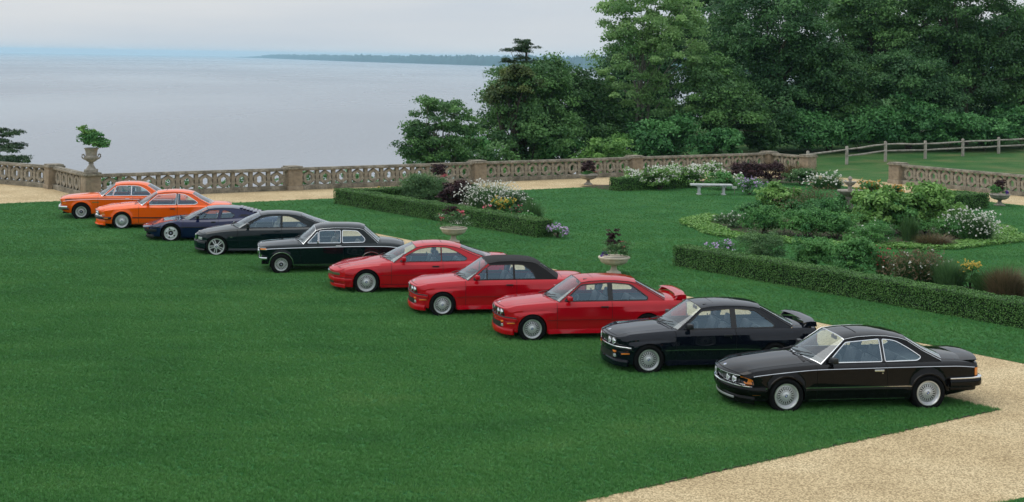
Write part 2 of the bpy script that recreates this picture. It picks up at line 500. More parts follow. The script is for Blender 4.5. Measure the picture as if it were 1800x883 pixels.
# --- grass blades: uncountable, made by geometry nodes on the lawn sheets
def grass_field(name, poly, dens_near, dens_far, y0, y1, hgt, label, ylim=None):
    m, t, p = new_mat('grass_blade_' + name)
    geo = t.nodes.new('ShaderNodeNewGeometry')
    def nz(scale, detail):
        n = t.nodes.new('ShaderNodeTexNoise'); n.inputs['Scale'].default_value = scale; n.inputs['Detail'].default_value = detail
        t.links.new(geo.outputs['Position'], n.inputs['Vector']); return n
    n1 = nz(0.55, 7); n1.inputs['Roughness'].default_value = 0.60
    mpg = t.nodes.new('ShaderNodeMapping'); mpg.inputs['Scale'].default_value = (0.45, 1.0, 1.0); mpg.inputs['Rotation'].default_value = (0, 0, R(-12))
    t.links.new(geo.outputs['Position'], mpg.inputs[0]); t.links.new(mpg.outputs[0], n1.inputs['Vector'])
    n2 = nz(28, 2)
    r1 = t.nodes.new('ShaderNodeValToRGB')
    while len(r1.color_ramp.elements) < 4: r1.color_ramp.elements.new(0.5)
    for e, (pos, c) in zip(r1.color_ramp.elements, [(0.27, (0.038, 0.160, 0.031)), (0.46, (0.058, 0.210, 0.041)), (0.59, (0.076, 0.238, 0.050)), (0.75, (0.125, 0.270, 0.068))]):
        e.position = pos; e.color = (*c, 1)
    t.links.new(n1.outputs['Fac'], r1.inputs[0])
    r2 = t.nodes.new('ShaderNodeValToRGB')
    r2.color_ramp.elements[0].position = 0.3; r2.color_ramp.elements[0].color = (0.66, 0.70, 0.60, 1)
    r2.color_ramp.elements[1].position = 0.7; r2.color_ramp.elements[1].color = (1.34, 1.26, 1.30, 1)
    t.links.new(n2.outputs['Fac'], r2.inputs[0])
    mx = t.nodes.new('ShaderNodeMixRGB'); mx.blend_type = 'MULTIPLY'; mx.inputs[0].default_value = 1
    t.links.new(r1.outputs[0], mx.inputs[1]); t.links.new(r2.outputs[0], mx.inputs[2])
    t.links.new(mx.outputs[0], p.inputs['Base Color'])
    p.inputs['Roughness'].default_value = 0.5
    p.inputs['Specular IOR Level'].default_value = 0.35
    # emitter: grid cells clipped to the polygon
    bm = bmesh.new()
    f = bm.faces.new([bm.verts.new((q[0], q[1], 0.006)) for q in poly])
    bmesh.ops.recalc_face_normals(bm, faces=bm.faces)
    for y in range(8, 100, 2):
        bmesh.ops.bisect_plane(bm, geom=bm.verts[:] + bm.edges[:] + bm.faces[:], plane_co=(0, y, 0), plane_no=(0, 1, 0))
    for x in range(-40, 41, 3):
        bmesh.ops.bisect_plane(bm, geom=bm.verts[:] + bm.edges[:] + bm.faces[:], plane_co=(x, 0, 0), plane_no=(1, 0, 0))
    # only what the camera side can see, with a margin
    dele = []
    for f in bm.faces:
        c = f.calc_center_median()
        if c.y < 17 or abs(c.x) > 0.40 * c.y + 2.5: dele.append(f)
    bmesh.ops.delete(bm, geom=dele, context='FACES')
    for f in bm.faces:
        if f.normal.z < 0: f.normal_flip()
    me = bpy.data.meshes.new(name); bm.to_mesh(me); bm.free()
    o = link('grass', me)
    tag(o, label, 'grass', kind='stuff')
    g = bpy.data.node_groups.new('grass_' + name, 'GeometryNodeTree')
    g.interface.new_socket('Geometry', in_out='INPUT', socket_type='NodeSocketGeometry')
    g.interface.new_socket('Geometry', in_out='OUTPUT', socket_type='NodeSocketGeometry')
    N, Lk = g.nodes, g.links
    gi, go = N.new('NodeGroupInput'), N.new('NodeGroupOutput')
    dp = N.new('GeometryNodeDistributePointsOnFaces'); dp.distribute_method = 'RANDOM'; dp.inputs['Seed'].default_value = 3
    pos = N.new('GeometryNodeInputPosition'); sx = N.new('ShaderNodeSeparateXYZ'); Lk.new(pos.outputs[0], sx.inputs[0])
    mpr = N.new('ShaderNodeMapRange'); mpr.inputs['From Min'].default_value = y0; mpr.inputs['From Max'].default_value = y1
    mpr.inputs['To Min'].default_value = dens_near; mpr.inputs['To Max'].default_value = dens_far
    Lk.new(sx.outputs['Y'], mpr.inputs['Value']); Lk.new(mpr.outputs['Result'], dp.inputs['Density'])
    Lk.new(gi.outputs[0], dp.inputs['Mesh'])
    jn = N.new('GeometryNodeJoinGeometry')
    rnd = random.Random(5)
    for k in range(7):
        cn = N.new('GeometryNodeMeshCone'); cn.fill_type = 'NONE'
        cn.inputs['Vertices'].default_value = 3; cn.inputs['Side Segments'].default_value = 1
        cn.inputs['Radius Top'].default_value = 0.0; cn.inputs['Radius Bottom'].default_value = 0.0042
        cn.inputs['Depth'].default_value = hgt * rnd.uniform(0.8, 1.25)
        tr = N.new('GeometryNodeTransform')
        tr.inputs['Translation'].default_value = (rnd.uniform(-.03, .03), rnd.uniform(-.03, .03), 0)
        tr.inputs['Rotation'].default_value = (rnd.uniform(-.75, .75), rnd.uniform(-.75, .75), rnd.uniform(0, 6))
        Lk.new(cn.outputs[0], tr.inputs[0]); Lk.new(tr.outputs[0], jn.inputs[0])
    sm = N.new('GeometryNodeSetMaterial'); sm.inputs['Material'].default_value = m
    Lk.new(jn.outputs[0], sm.inputs[0])
    ip = N.new('GeometryNodeInstanceOnPoints')
    Lk.new(dp.outputs['Points'], ip.inputs['Points']); Lk.new(sm.outputs[0], ip.inputs['Instance'])
    rv = N.new('FunctionNodeRandomValue'); rv.data_type = 'FLOAT_VECTOR'
    rv.inputs[0].default_value = (-0.15, -0.15, 0); rv.inputs[1].default_value = (0.15, 0.15, 6.283)
    Lk.new(rv.outputs[0], ip.inputs['Rotation'])
    rs = N.new('FunctionNodeRandomValue'); rs.data_type = 'FLOAT'
    rs.inputs[2].default_value = 0.65; rs.inputs[3].default_value = 1.25
    Lk.new(rs.outputs[1], ip.inputs['Scale'])
    Lk.new(ip.outputs[0], go.inputs[0])
    md = o.modifiers.new('grass', 'NODES'); md.node_group = g
    me.materials.append(m)
    return o
LAWN1G = [C2(tip - fdir * .04 - rdir_ * .04)] + LAWN1[1:3] + [C2(Vector((*LAWN1[3], 0)) - rdir_ * .05), C2(tip + fdir * 30 - rdir_ * .05)]
grass_field('near', LAWN1G, 720, 130, 20, 50, 0.046, 'short mown grass of the big lawn under the cars')
grass_field('far', LAWN2, 240, 70, 30, 60, 0.05, 'short mown grass round the flower garden')
grass_field('corner', LAWN4, 480, 480, 10, 30, 0.05, 'mown grass on the near side of the gravel walk')

# --- sea
def sea_mat():
    m, t, p = new_mat('sea_water')
    p.inputs['Base Color'].default_value = (0.255, 0.268, 0.29, 1)
    p.inputs['Roughness'].default_value = 0.22
    p.inputs['IOR'].default_value = 1.33
    tcn = t.nodes.new('ShaderNodeTexCoord')
    mp_ = t.nodes.new('ShaderNodeMapping'); mp_.inputs['Scale'].default_value = (0.30, 0.16, 1)
    mp_.inputs['Rotation'].default_value = (0, 0, R(20))
    t.links.new(tcn.outputs['Object'], mp_.inputs[0])
    n = t.nodes.new('ShaderNodeTexNoise'); n.inputs['Scale'].default_value = 1.0; n.inputs['Detail'].default_value = 7; n.inputs['Roughness'].default_value = 0.62
    t.links.new(mp_.outputs[0], n.inputs['Vector'])
    b = t.nodes.new('ShaderNodeBump'); b.inputs['Strength'].default_value = 0.8; b.inputs['Distance'].default_value = 1.2
    t.links.new(n.outputs['Fac'], b.inputs['Height']); t.links.new(b.outputs[0], p.inputs['Normal'])
    # broad slicks of smoother and rougher water
    mp2 = t.nodes.new('ShaderNodeMapping'); mp2.inputs['Scale'].default_value = (0.0022, 0.0009, 1)
    t.links.new(tcn.outputs['Object'], mp2.inputs[0])
    n2 = t.nodes.new('ShaderNodeTexNoise'); n2.inputs['Scale'].default_value = 1.0; n2.inputs['Detail'].default_value = 5
    t.links.new(mp2.outputs[0], n2.inputs['Vector'])
    r2 = t.nodes.new('ShaderNodeMapRange'); r2.inputs['From Min'].default_value = 0.35; r2.inputs['From Max'].default_value = 0.65
    r2.inputs['To Min'].default_value = 0.16; r2.inputs['To Max'].default_value = 0.34
    t.links.new(n2.outputs['Fac'], r2.inputs['Value']); t.links.new(r2.outputs[0], p.inputs['Roughness'])
    return m
S_ = 16700
o = link('sea', mesh('sea', [(-S_, 40, WATER_Z), (S_, 40, WATER_Z), (S_, S_, WATER_Z), (-S_, S_, WATER_Z)], [(0, 1, 2, 3)], sea_mat())); tag(o, kind='structure')

# --- far headland across the water: wooded ridge
def headland(name, pts, depth, seed):
    """pts: (photo x, distance, ridge height)"""
    rnd = random.Random(seed)
    V = []; F = []; n = 0
    cols = []
    for i in range(len(pts) - 1):
        (x0, d0, h0), (x1, d1, h1) = pts[i], pts[i + 1]
        k = 70
        for j in range(k):
            t = j / k
            cols.append((x0 + (x1 - x0) * t, d0 + (d1 - d0) * t, h0 + (h1 - h0) * t))
    w1 = [rnd.uniform(0, 6.28) for _ in range(9)]
    for i, (px, d, h) in enumerate(cols):
        X = (px - 900) / FPX * d
        nz_ = sum(math.sin(i * f + ph) for f, ph in zip((.11, .23, .37, .61, .97, 1.4), w1)) / 6
        hh = min(52.0, max(1.5, h * (0.96 + 0.20 * nz_) + rnd.uniform(-1, 1) * 2.5 + (5.0 * abs(math.sin(i * .9 + 2 * math.sin(i * .23))) if h > 20 else 0)))
        prof = [(0, 0), (8, hh * .45), (30, hh * .8), (depth * .4, hh), (depth * .7, hh * 0.98), (depth, 0)]
        for dd, z in prof:
            V.append((X * (1 + dd / d), d + dd, WATER_Z - 0.5 + z * rnd.uniform(.95, 1.0)))
    L = 6
    for i in range(len(cols) - 1):
        for j in range(L - 1): F.append((i * L + j, (i + 1) * L + j, (i + 1) * L + j + 1, i * L + j + 1))
    o = link(name, mesh(name, V, F, mat('far_woodland', (0.022, 0.055, 0.050), 1.0, noise=0.5, nscale=0.02), 60)); tag(o, kind='structure')
headland('headland', [(415, 13000, 2), (450, 12300, 14), (480, 11400, 32), (540, 9700, 34), (620, 8200, 36), (750, 7000, 40), (850, 6200, 43), (1000, 5500, 44), (1050, 5300, 45), (1200, 5000, 44), (1900, 4800, 42)], 300, 3)

# --- balustrade of cast stone with hexagonal openings
PANEL_W = 0.83
def panel_mesh():
    m = MB(); z0, z1 = 0.20, 0.86; zc = (z0 + z1) / 2; hh = (z1 - z0) / 2; T = 0.075
    ow, oh = 0.275, hh; iw, ih = 0.132, 0.180
    outer = [(0, zc + oh), (-ow, zc + oh * .48), (-ow, zc - oh * .48), (0, zc - oh), (ow, zc - oh * .48), (ow, zc + oh * .48)]
    inner = [(0, zc + ih), (-iw, zc + ih * .52), (-iw, zc - ih * .52), (0, zc - ih), (iw, zc - ih * .52), (iw, zc + ih * .52)]
    for i in range(6):
        j = (i + 1) % 6
        m.prism([outer[i], outer[j], inner[j], inner[i]][::1], -T, T)
    hw = PANEL_W / 2
    for sx in (-1, 1):      # ties above and below the narrow slot
        xa, xb = sorted((sx * (ow - .005), sx * (hw - 0.075)))
        m.prism([(xa, zc + .085), (xa, zc + .150), (xb, zc + .150), (xb, zc + .085)], -T + .01, T - .01)
        m.prism([(xa, zc - .150), (xa, zc - .085), (xb, zc - .085), (xb, zc - .150)], -T + .01, T - .01)
    me = m.me('pierced_panel', M_STONE)
    bm = bmesh.new(); bm.from_mesh(me); bmesh.ops.recalc_face_normals(bm, faces=bm.faces); bm.to_mesh(me); bm.free()
    return me
PANEL = panel_mesh()
_u = MB(); _u.box(-.08, .08, -.085, .085, .20, .86); UPRIGHT = _u.me('upright', M_STONE)
def pier_meshes():
    a = MB(); a.rbox(-.33, .33, -.33, .33, 0.16, 0.98, .012); a.rbox(-.37, .37, -.37, .37, -.05, 0.18, .02)
    for s_ in (-1, 1):       # sunk panel edges
        pass
    c = MB(); c.rbox(-.40, .40, -.40, .40, .93, 1.02, .03); c.rbox(-.34, .34, -.34, .34, 1.015, 1.075, .015)
    return a.me('pier', M_STONEP, 40), c.me('pier_cap', M_STONER, 40)
PIER, PCAP = pier_meshes()
def balustrade(p0, p1, n, label, pier0=True, pier1=True, rdir=None):
    d = (p1 - p0); L = d.length; d.normalize(); ang = math.atan2(d.y, d.x)
    root = empty('balustrade', (p0.x, p0.y, 0), ang); tag(root, label, 'balustrade', 'stone balustrades round the terrace')
    a, bb = .36, L - .36
    w = (bb - a) / n; sc = w / PANEL_W
    for i in range(n):
        o = link('pierced_panel', PANEL, root, (a + w * (i + .5), 0, 0)); o.scale = (sc, 1, 1)
        if i: link('upright', UPRIGHT, root, (a + w * i, 0, 0))
    q = MB(); q.rbox(a - .03, bb + .03, -.17, .17, -.1, .205, .02); q.obj('plinth', M_STONER, root, 40)
    q = MB(); q.rbox(a - .03, bb + .03, -.19, .19, .855, .955, .035); q.rbox(a - .03, bb + .03, -.13, .13, .95, .99, .012); q.obj('rail', M_STONER, root, 40)
    for on, x in ((pier0, 0), (pier1, L)):
        if on:
            pr = link('pier', PIER, root, (x, 0, 0)); link('pier_cap', PCAP, pr)
    return root
balustrade(PC_, PD, 10, 'stone balustrade bay behind the orange cars, right of the urn', True, True)
balustrade(PD, PE, 11, 'stone balustrade bay against the open water behind the clipped hedge corner', False, True)
balustrade(PE, PF, 11, 'stone balustrade bay in front of the loose round trees', False, True)
balustrade(PF, PG, 11, 'stone balustrade bay behind the white flowers, below the tall pale tree', False, True)
balustrade(PG, PK, 3, 'short stone balustrade return ending where the chain hangs', False, True)
balustrade(PC_, PB, 5, 'short foreshortened balustrade left of the urn pier', False, True)
balustrade(PB, PA, 10, 'leftmost stone balustrade running out of the picture', False, True)
balustrade(PQ, PQ - Vv * 10.0, 12, 'stone balustrade on the right below the grassy rise', True, True)

# --- haze over the water
hz = MB(); hz.box(-16900, 16900, -420, 16900, -36, 24)
HAZE = True
if HAZE:
    m, t, p = new_mat('haze_air'); t.nodes.remove(p)
    pv = t.nodes.new('ShaderNodeVolumePrincipled')
    pv.inputs['Color'].default_value = (0.52, 0.82, 1.0, 1)
    pv.inputs['Density'].default_value = 8.5e-5
    pv.inputs['Anisotropy'].default_value = 0.0
    t.links.new(pv.outputs[0], t.nodes['Material Output'].inputs['Volume'])
    o = hz.obj('haze', m); tag(o, 'thin blue haze over the water and far shore', 'haze', kind='stuff')
# ------------------------------------------------------------------ cars
M_TYRE = mat('tyre_rubber', (0.006, 0.006, 0.0065), 0.8, spec=0.15, noise=0.3, nscale=30)
M_RIMS = mat('rim_silver', (0.74, 0.75, 0.77), 0.35, 0.55)
M_LIP = mat('rim_polished', (0.86, 0.87, 0.88), 0.30, 0.9)
M_GUN = mat('rim_dark', (0.012, 0.012, 0.013), 0.6)
M_CHROME = mat('chrome', (0.78, 0.79, 0.8), 0.08, 1.0)
M_BLKT = mat('black_trim', (0.01, 0.01, 0.011), 0.4)
M_RUB = mat('black_rubber', (0.008, 0.008, 0.008), 0.65)
M_GAP = mat('shut_gap', (0.004, 0.004, 0.004), 0.9)
M_UNDER = mat('underbody', (0.004, 0.004, 0.004), 0.95, spec=0.05)
M_INT = mat('interior_dark', (0.018, 0.019, 0.022), 0.6, noise=0.25, nscale=12)
M_SEAT = mat('seat_leather', (0.03, 0.03, 0.033), 0.45, noise=0.3, nscale=10)
M_SEATG = mat('seat_grey', (0.16, 0.15, 0.14), 0.55, noise=0.3, nscale=10)
M_GLASS = glass_mat('car_glass', (0.84, 0.91, 0.91), 1.45, (0.58, 0.82, 1.0))
M_GLASSG = glass_mat('windscreen_glass', (0.76, 0.88, 0.86), 1.5, (0.92, 0.97, 1.0))
M_LENS = mat('lamp_lens', (0.75, 0.78, 0.8), 0.06, 0.55, coat=1.0)
M_AMBER = mat('amber_lens', (0.85, 0.24, 0.02), 0.2, coat=1.0)
M_REDL = mat('red_lens', (0.55, 0.02, 0.015), 0.2, coat=1.0)
M_SMOKE = mat('smoked_lens', (0.10, 0.09, 0.05), 0.08, coat=1.0)
M_BLUE = mat('emblem_blue', (0.03, 0.16, 0.55), 0.3, coat=0.5)
M_WHITE = mat('emblem_white', (0.8, 0.8, 0.8), 0.3, coat=0.5)
M_FABRIC = mat('soft_top_cloth', (0.012, 0.012, 0.013), 0.95, bump=0.3, bscale=400)
M_LETTER = mat('badge_silver', (0.7, 0.7, 0.7), 0.25, 0.9)

def paint(name, col, rough=0.35, metal=0.0):
    m = mat(name, col, rough, metal, coat=1.0, coat_rough=0.012, spec=0.0)
    m.node_tree.nodes['Principled BSDF'].inputs['Coat IOR'].default_value = 1.47
    return m

# ---- wheels: shared meshes, axis along y, outer face towards -y at y = 0
_wheel_cache = {}
def emblem(mb, r, y):
    """quartered roundel, materials: 0 black ring 1 blue 2 white 3 silver"""
    mb.mi = 3; mb.lathe([(r * 1.06, y + 0.006), (r * 1.06, y - 0.001), (r * 0.98, y - 0.003)], 20, 'y')
    mb.mi = 0; mb.disc(r, y - 0.003, 20, 'y')
    for k in range(4):
        mb.mi = 1 if k % 2 == 0 else 2
        V = [(0, y - 0.0045, 0)]
        for j in range(5):
            a = math.pi / 2 * k + math.pi / 2 * j / 4
            V.append((r * 0.66 * math.cos(a), y - 0.0045, r * 0.66 * math.sin(a)))
        mb.add(V, [(0, 1, 2, 3, 4, 5)])

def wheel_meshes(kind, rt, rr, wd):
    key = (kind, rt, rr, wd)
    if key in _wheel_cache: return _wheel_cache[key]
    t = MB()
    t.lathe([(rr * 0.98, 0.015), (rr + 0.004, 0.006), (rr + 0.02, -0.004), ((rr + rt) / 2, -0.012), (rt - 0.028, -0.004), (rt - 0.010, 0.008), (rt, 0.026),
             (rt, wd - 0.026), (rt - 0.010, wd - 0.008), (rr, wd)], 48, 'y')
    # tread grooves
    tyre = t.me('tyre', M_TYRE, 35)
    m = MB()
    # mats: 0 silver, 1 polished lip, 2 dark
    m.mi = 1
    dish = {'cross': 0.045, 'crossd': 0.05, 'fin': 0.05, 'five': 0.03, 'disc': 0.028}[kind]
    rb = rr * (0.80 if kind in ('crossd', 'fin') else 0.90)
    m.lathe([(rr * 0.97, 0.02), (rr, 0.008), (rr - 0.004, -0.001), (rr - 0.016, 0.0), (rr - 0.022, 0.010), (rb + 0.004, dish * 0.75), (rb, dish)], 48, 'y')
    m.mi = 2
    m.lathe([(rb, dish), (rb, 0.10), (0.02, 0.10)], 32, 'y')
    m.mi = 0
    if kind in ('cross', 'crossd'):
        N = 20
        d0, d1 = dish - 0.02, dish - 0.002
        for k in range(N):
            for sgn in (-1, 1):
                a0 = 2 * math.pi * k / N
                a1 = a0 + sgn * 2 * math.pi / N * 1.35
                r0, r1 = rr * 0.26, rb
                p0 = Vector((r0 * math.cos(a0), 0, r0 * math.sin(a0)))
                p1 = Vector((r1 * math.cos(a1), 0, r1 * math.sin(a1)))
                d = (p1 - p0).normalized(); q = Vector((-d.z, 0, d.x))
                w0, w1 = 0.0052, 0.0046
                V = [p0 + q * w0, p0 - q * w0, p1 - q * w1, p1 + q * w1]
                V = [(v.x, d0 if i < 2 else d1, v.z) for i, v in enumerate(V)] + [(v.x, (d0 if i < 2 else d1) + 0.02, v.z) for i, v in enumerate(V)]
                m.add(V, [(0, 1, 2, 3), (0, 3, 7, 4), (1, 5, 6, 2), (3, 2, 6, 7)])
        m.lathe([(rb, dish), (rb - 0.012, dish - 0.004), (rb - 0.016, dish + 0.01)], 40, 'y')
        m.lathe([(rr * 0.30, d0 + 0.02), (rr * 0.29, d0 + 0.002), (rr * 0.25, d0 - 0.004), (rr * 0.17, d0 - 0.006)], 32, 'y')
        m.disc(rr * 0.17, d0 - 0.006, 32, 'y')
    elif kind == 'fin':
        N = 20
        for k in range(N):
            a = 2 * math.pi * k / N
            d = Vector((math.cos(a), 0, math.sin(a))); q = Vector((-d.z, 0, d.x))
            p0, p1 = d * rr * 0.38, d * rb
            V = [p0 + q * 0.007, p0 - q * 0.007, p1 - q * 0.011, p1 + q * 0.011]
            V = [(v.x, dish - 0.012, v.z) for v in V] + [(v.x, dish + 0.02, v.z) for v in V]
            m.add(V, [(0, 1, 2, 3), (0, 3, 7, 4), (1, 5, 6, 2), (3, 2, 6, 7)])
        m.lathe([(rr * 0.42, dish + 0.01), (rr * 0.40, dish - 0.014), (rr * 0.34, dish - 0.018)], 32, 'y')
        m.mi = 2; m.lathe([(rr * 0.34, dish - 0.018), (rr * 0.26, dish - 0.03), (rr * 0.12, dish - 0.036)], 32, 'y'); m.disc(rr * 0.12, dish - 0.036, 24, 'y')
    elif kind == 'five':
        for k in range(5):
            for sgn in (-1, 1):
                a0 = 2 * math.pi * k / 5 + math.pi / 2
                a1 = a0 + sgn * 0.17
                p0 = Vector((math.cos(a0 + sgn * 0.34), 0, math.sin(a0 + sgn * 0.34))) * rr * 0.24
                p1 = Vector((math.cos(a1), 0, math.sin(a1))) * rb
                d = (p1 - p0).normalized(); q = Vector((-d.z, 0, d.x))
                V = [p0 + q * 0.012, p0 - q * 0.012, p1 - q * 0.015, p1 + q * 0.015]
                V = [(v.x, dish - 0.018 if i < 2 else dish - 0.01, v.z) for i, v in enumerate(V)] + [(v.x, dish + 0.03, v.z) for v in V]
                m.add(V, [(0, 1, 2, 3), (0, 3, 7, 4), (1, 5, 6, 2), (3, 2, 6, 7)])
        m.lathe([(rr * 0.30, dish + 0.01), (rr * 0.28, dish - 0.018), (rr * 0.15, dish - 0.022)], 32, 'y'); m.disc(rr * 0.15, dish - 0.022, 24, 'y')
        m.lathe([(rb, dish), (rb - 0.014, dish - 0.006), (rb - 0.02, dish + 0.02)], 40, 'y')
    elif kind == 'disc':
        # solid dished wheel with five vent slots
        N = 40
        rings = [rb, rr * 0.74, rr * 0.52, rr * 0.36]
        deps = [dish, dish - 0.010, dish - 0.012, dish - 0.004]
        V = [(r * math.cos(2 * math.pi * j / N), dd, r * math.sin(2 * math.pi * j / N)) for r, dd in zip(rings, deps) for j in range(N)]
        F = []
        for i in range(3):
            for j in range(N):
                if i == 1 and j % 8 in (0, 1): continue
                F.append((i * N + j, (i + 1) * N + j, (i + 1) * N + (j + 1) % N, i * N + (j + 1) % N))
        m.add(V, F)
        m.mi = 2
        m.lathe([(rr * 0.36, dish - 0.004), (rr * 0.31, dish - 0.02), (rr * 0.12, dish - 0.026)], 32, 'y'); m.disc(rr * 0.12, dish - 0.026, 24, 'y')
    rim = m.me('rim', [M_RIMS, M_LIP, M_GUN], 30)
    e = MB(); emblem(e, rr * 0.13, {'cross': dish - 0.027, 'crossd': dish - 0.027, 'fin': dish - 0.037, 'five': dish - 0.023, 'disc': dish - 0.027}[kind])
    cap = e.me('hub_emblem', [M_BLKT, M_BLUE, M_WHITE, M_CHROME])
    b = MB(); b.lathe([(rr * 0.72, 0.075), (rr * 0.72, 0.07), (rr * 0.3, 0.07)], 28, 'y')
    disc = b.me('brake_disc', mat('brake_steel_' + kind, (0.03, 0.03, 0.03), 0.6, 0.3))
    _wheel_cache[key] = (tyre, rim, cap, disc)
    return _wheel_cache[key]

def lerpp(q, z):
    if z <= q[0][0]: return q[0][1]
    for a, b in zip(q[:-1], q[1:]):
        if z <= b[0]: return a[1] + (b[1] - a[1]) * (z - a[0]) / (b[0] - a[0])
    return q[-1][1]

def round_poly(pts, r):
    """round the corners of a closed 2D polygon"""
    out = []
    n = len(pts)
    for i in range(n):
        p = Vector(pts[i][:2]); a = Vector(pts[i - 1][:2]); b = Vector(pts[(i + 1) % n][:2])
        rr = pts[i][2] if len(pts[i]) > 2 else r
        da, db = (a - p), (b - p)
        d = min(rr, da.length * 0.45, db.length * 0.45)
        p0 = p + da.normalized() * d; p1 = p + db.normalized() * d
        k = 5 if rr > 0.03 else 3
        for j in range(k):
            t = j / (k - 1)
            out.append(tuple(p0 * (1 - t) ** 2 + p * 2 * t * (1 - t) + p1 * t * t))
    return out

def offset_poly(pts, d):
    n = len(pts); out = []
    area = sum(pts[i - 1][0] * pts[i][1] - pts[i][0] * pts[i - 1][1] for i in range(n))
    sg = 1 if area > 0 else -1
    for i in range(n):
        a = Vector(pts[i - 1]); p = Vector(pts[i]); b = Vector(pts[(i + 1) % n])
        t = (b - a)
        if t.length < 1e-9: t = (p - a)
        t.normalize()
        nrm = Vector((t.y, -t.x)) * sg
        out.append(tuple(p + nrm * d))
    return out

class Car:
    def __init__(s, name, S, label, group, loc, rz, pnt):
        s.S = S; s.p = pnt
        s.root = empty(name, loc, rz)
        tag(s.root, label, 'car', group)
        for k, v in S.items(): setattr(s, k, v)
        s.W0 = pchip(s.Wp, s.xf); s.W1 = pchip(s.Wp, s.xr)

    # --- body surface
    def W(s, x): return pchip(s.Wp, x)
    def zs(s, x): return pchip(s.sh, x)
    def ws(s, x): return s.W(x) * pchip(s.ks, x)
    def zb(s, x): return pchip(s.bot, x)
    def top(s, x, y):
        zc = pchip(s.ztop, x); zs = s.zs(x); ws = s.ws(x)
        u = min(1, abs(y) / ws)
        z = zs + (zc - zs) * (1 - u ** pchip(s.crown, x))
        if s.bulge: z += s.bulge * (1 - sstep(0.30, 0.40, abs(y))) * sstep(s.xf + 0.02, s.xf + 0.35, x) * (1 - sstep(s.xA - 0.3, s.xA - 0.1, x))
        return z
    def side(s, x, z):
        zs = s.zs(x); zb = s.zb(x); W = s.W(x)
        pts = []
        for kind, v, k in s.sec:
            zz = zs + v if kind == 's' else (zb + v if kind == 'b' else v)
            kk = pchip(s.ks, x) if k is None else k
            pts.append((zz, kk))
        pts.sort()
        q = [pts[0]]
        for p in pts[1:]:
            if p[0] > q[-1][0] + 0.01: q.append(p)
        y = W * (0.75 * lerpp(q, z) + 0.25 * pchip(q, z))
        for xc in (0.0, s.wb):
            r = math.hypot(x - xc, z - s.rt)
            if s.lip: y += s.lip * (1 - sstep(s.ra + 0.015, s.ra + 0.09, r)) * sstep(0.0, 0.2, z - s.rt + 0.25)
            if s.box:
                y += s.box * (1 - sstep(0.38, 0.66, abs(x - xc))) * (1 - sstep(zs - 0.20, zs - 0.13, z))
        return y
    def D(s, x, y, z):
        kf = sstep(s.xf + 0.42, s.xf, x) if x < s.xf + 0.42 else 0
        kf = min(1, max(0, (s.xf + 0.42 - x) / 0.42)) ; kf = kf * kf * (3 - 2 * kf)
        kr = min(1, max(0, (x - s.xr + 0.42) / 0.42)); kr = kr * kr * (3 - 2 * kr)
        x += kf * (pchip(s.fprof, z) + s.bowf * (y / s.W0) ** 2)
        x += kr * (pchip(s.rprof, z) - s.bowr * (y / s.W1) ** 2)
        return (x, y, z)

    def body(s):
        xs = set()
        n = int((s.xr - s.xf) / 0.11)
        for i in range(n + 1): xs.add(round(s.xf + (s.xr - s.xf) * i / n, 4))
        for dx in (0.015, 0.035, 0.065): xs.add(round(s.xf + dx, 4)); xs.add(round(s.xr - dx, 4))
        gaps = [s.d0, s.d1, s.h0, s.h1, s.t0, s.t1]
        arch = []
        for xc in (0.0, s.wb):
            for a in range(0, 181, 10): arch.append(round(xc + s.ra * math.cos(R(a)), 4))
        xs = [x for x in xs if all(abs(x - g) > 0.03 for g in gaps) and all(abs(x - a) > 0.012 for a in arch)]
        for xc in (0.0, s.wb):
            xs += [round(xc + s.ra * math.cos(R(a)), 4) for a in range(10, 180, 10)]
            xs += [round(xc - s.ra, 4) - 0.0008, round(xc - s.ra, 4) + 0.0008, round(xc + s.ra, 4) - 0.0008, round(xc + s.ra, 4) + 0.0008]
        for g in gaps:
            xs = [x for x in xs if abs(x - g) > 0.012]
            xs += [g - 0.005, g + 0.005]
        xs += [s.xA, s.xC]
        xs = sorted(set(xs))
        q = [xs[0]]
        for x in xs[1:]:
            if x - q[-1] > 0.0009: q.append(x)
        xs = q
        tf = [0, 0.2, 0.4, 0.6, s.hu - 0.006, s.hu + 0.006, (1 + s.hu) / 2 + 0.01, 0.985, 1.0]
        def rows(x, b):
            """heights of the flank rows: the crease lines themselves with rows between"""
            zs = s.zs(x); zb = s.zb(x)
            ctl = []
            for kind, v, k in s.sec:
                ctl.append(zs + v if kind == 's' else (zb + v if kind == 'b' else v))
            out = []
            for i in range(len(ctl) - 1):
                m = 2 if s.sec[i + 1][0] == 's' else (4 if s.sec[i][0] == 's' else 2)
                if i == len(ctl) - 2:
                    out += [ctl[i], zb + 0.036, zb + 0.028]
                else:
                    out += [ctl[i] + (ctl[i + 1] - ctl[i]) * j / m for j in range(m)]
            out.append(zb)
            out[0] -= 0.004
            n = len(out)
            for j in range(n): out[j] = max(out[j], b + 0.0015 * (n - 1 - j))
            for j in range(1, n): out[j] = min(out[j], out[j - 1] - 0.0008)
            return out
        NT = len(tf); NS = len(rows(1.0, s.zb(1.0)))
        V = []
        def bottom(x):
            b = s.zb(x)
            for xc in (0.0, s.wb):
                d = abs(x - xc)
                if d < s.ra - 0.0001:
                    b = max(b, s.rt + math.sqrt(max(0, s.ra ** 2 - d * d)))
            return b
        for x in xs:
            row = []
            ws = s.ws(x)
            for t in tf: row.append((x, t * ws, s.top(x, t * ws)))
            zs = s.zs(x); b = bottom(x)
            for z in rows(x, b):
                row.append((x, s.side(x, z), z))
            V.append(row)
        parts = {'body': [], 'hood': [], 'trunk_lid': [], 'door': [], 'hood_gap': [], 'trunk_lid_gap': [], 'door_gap': []}
        NR = NT + NS
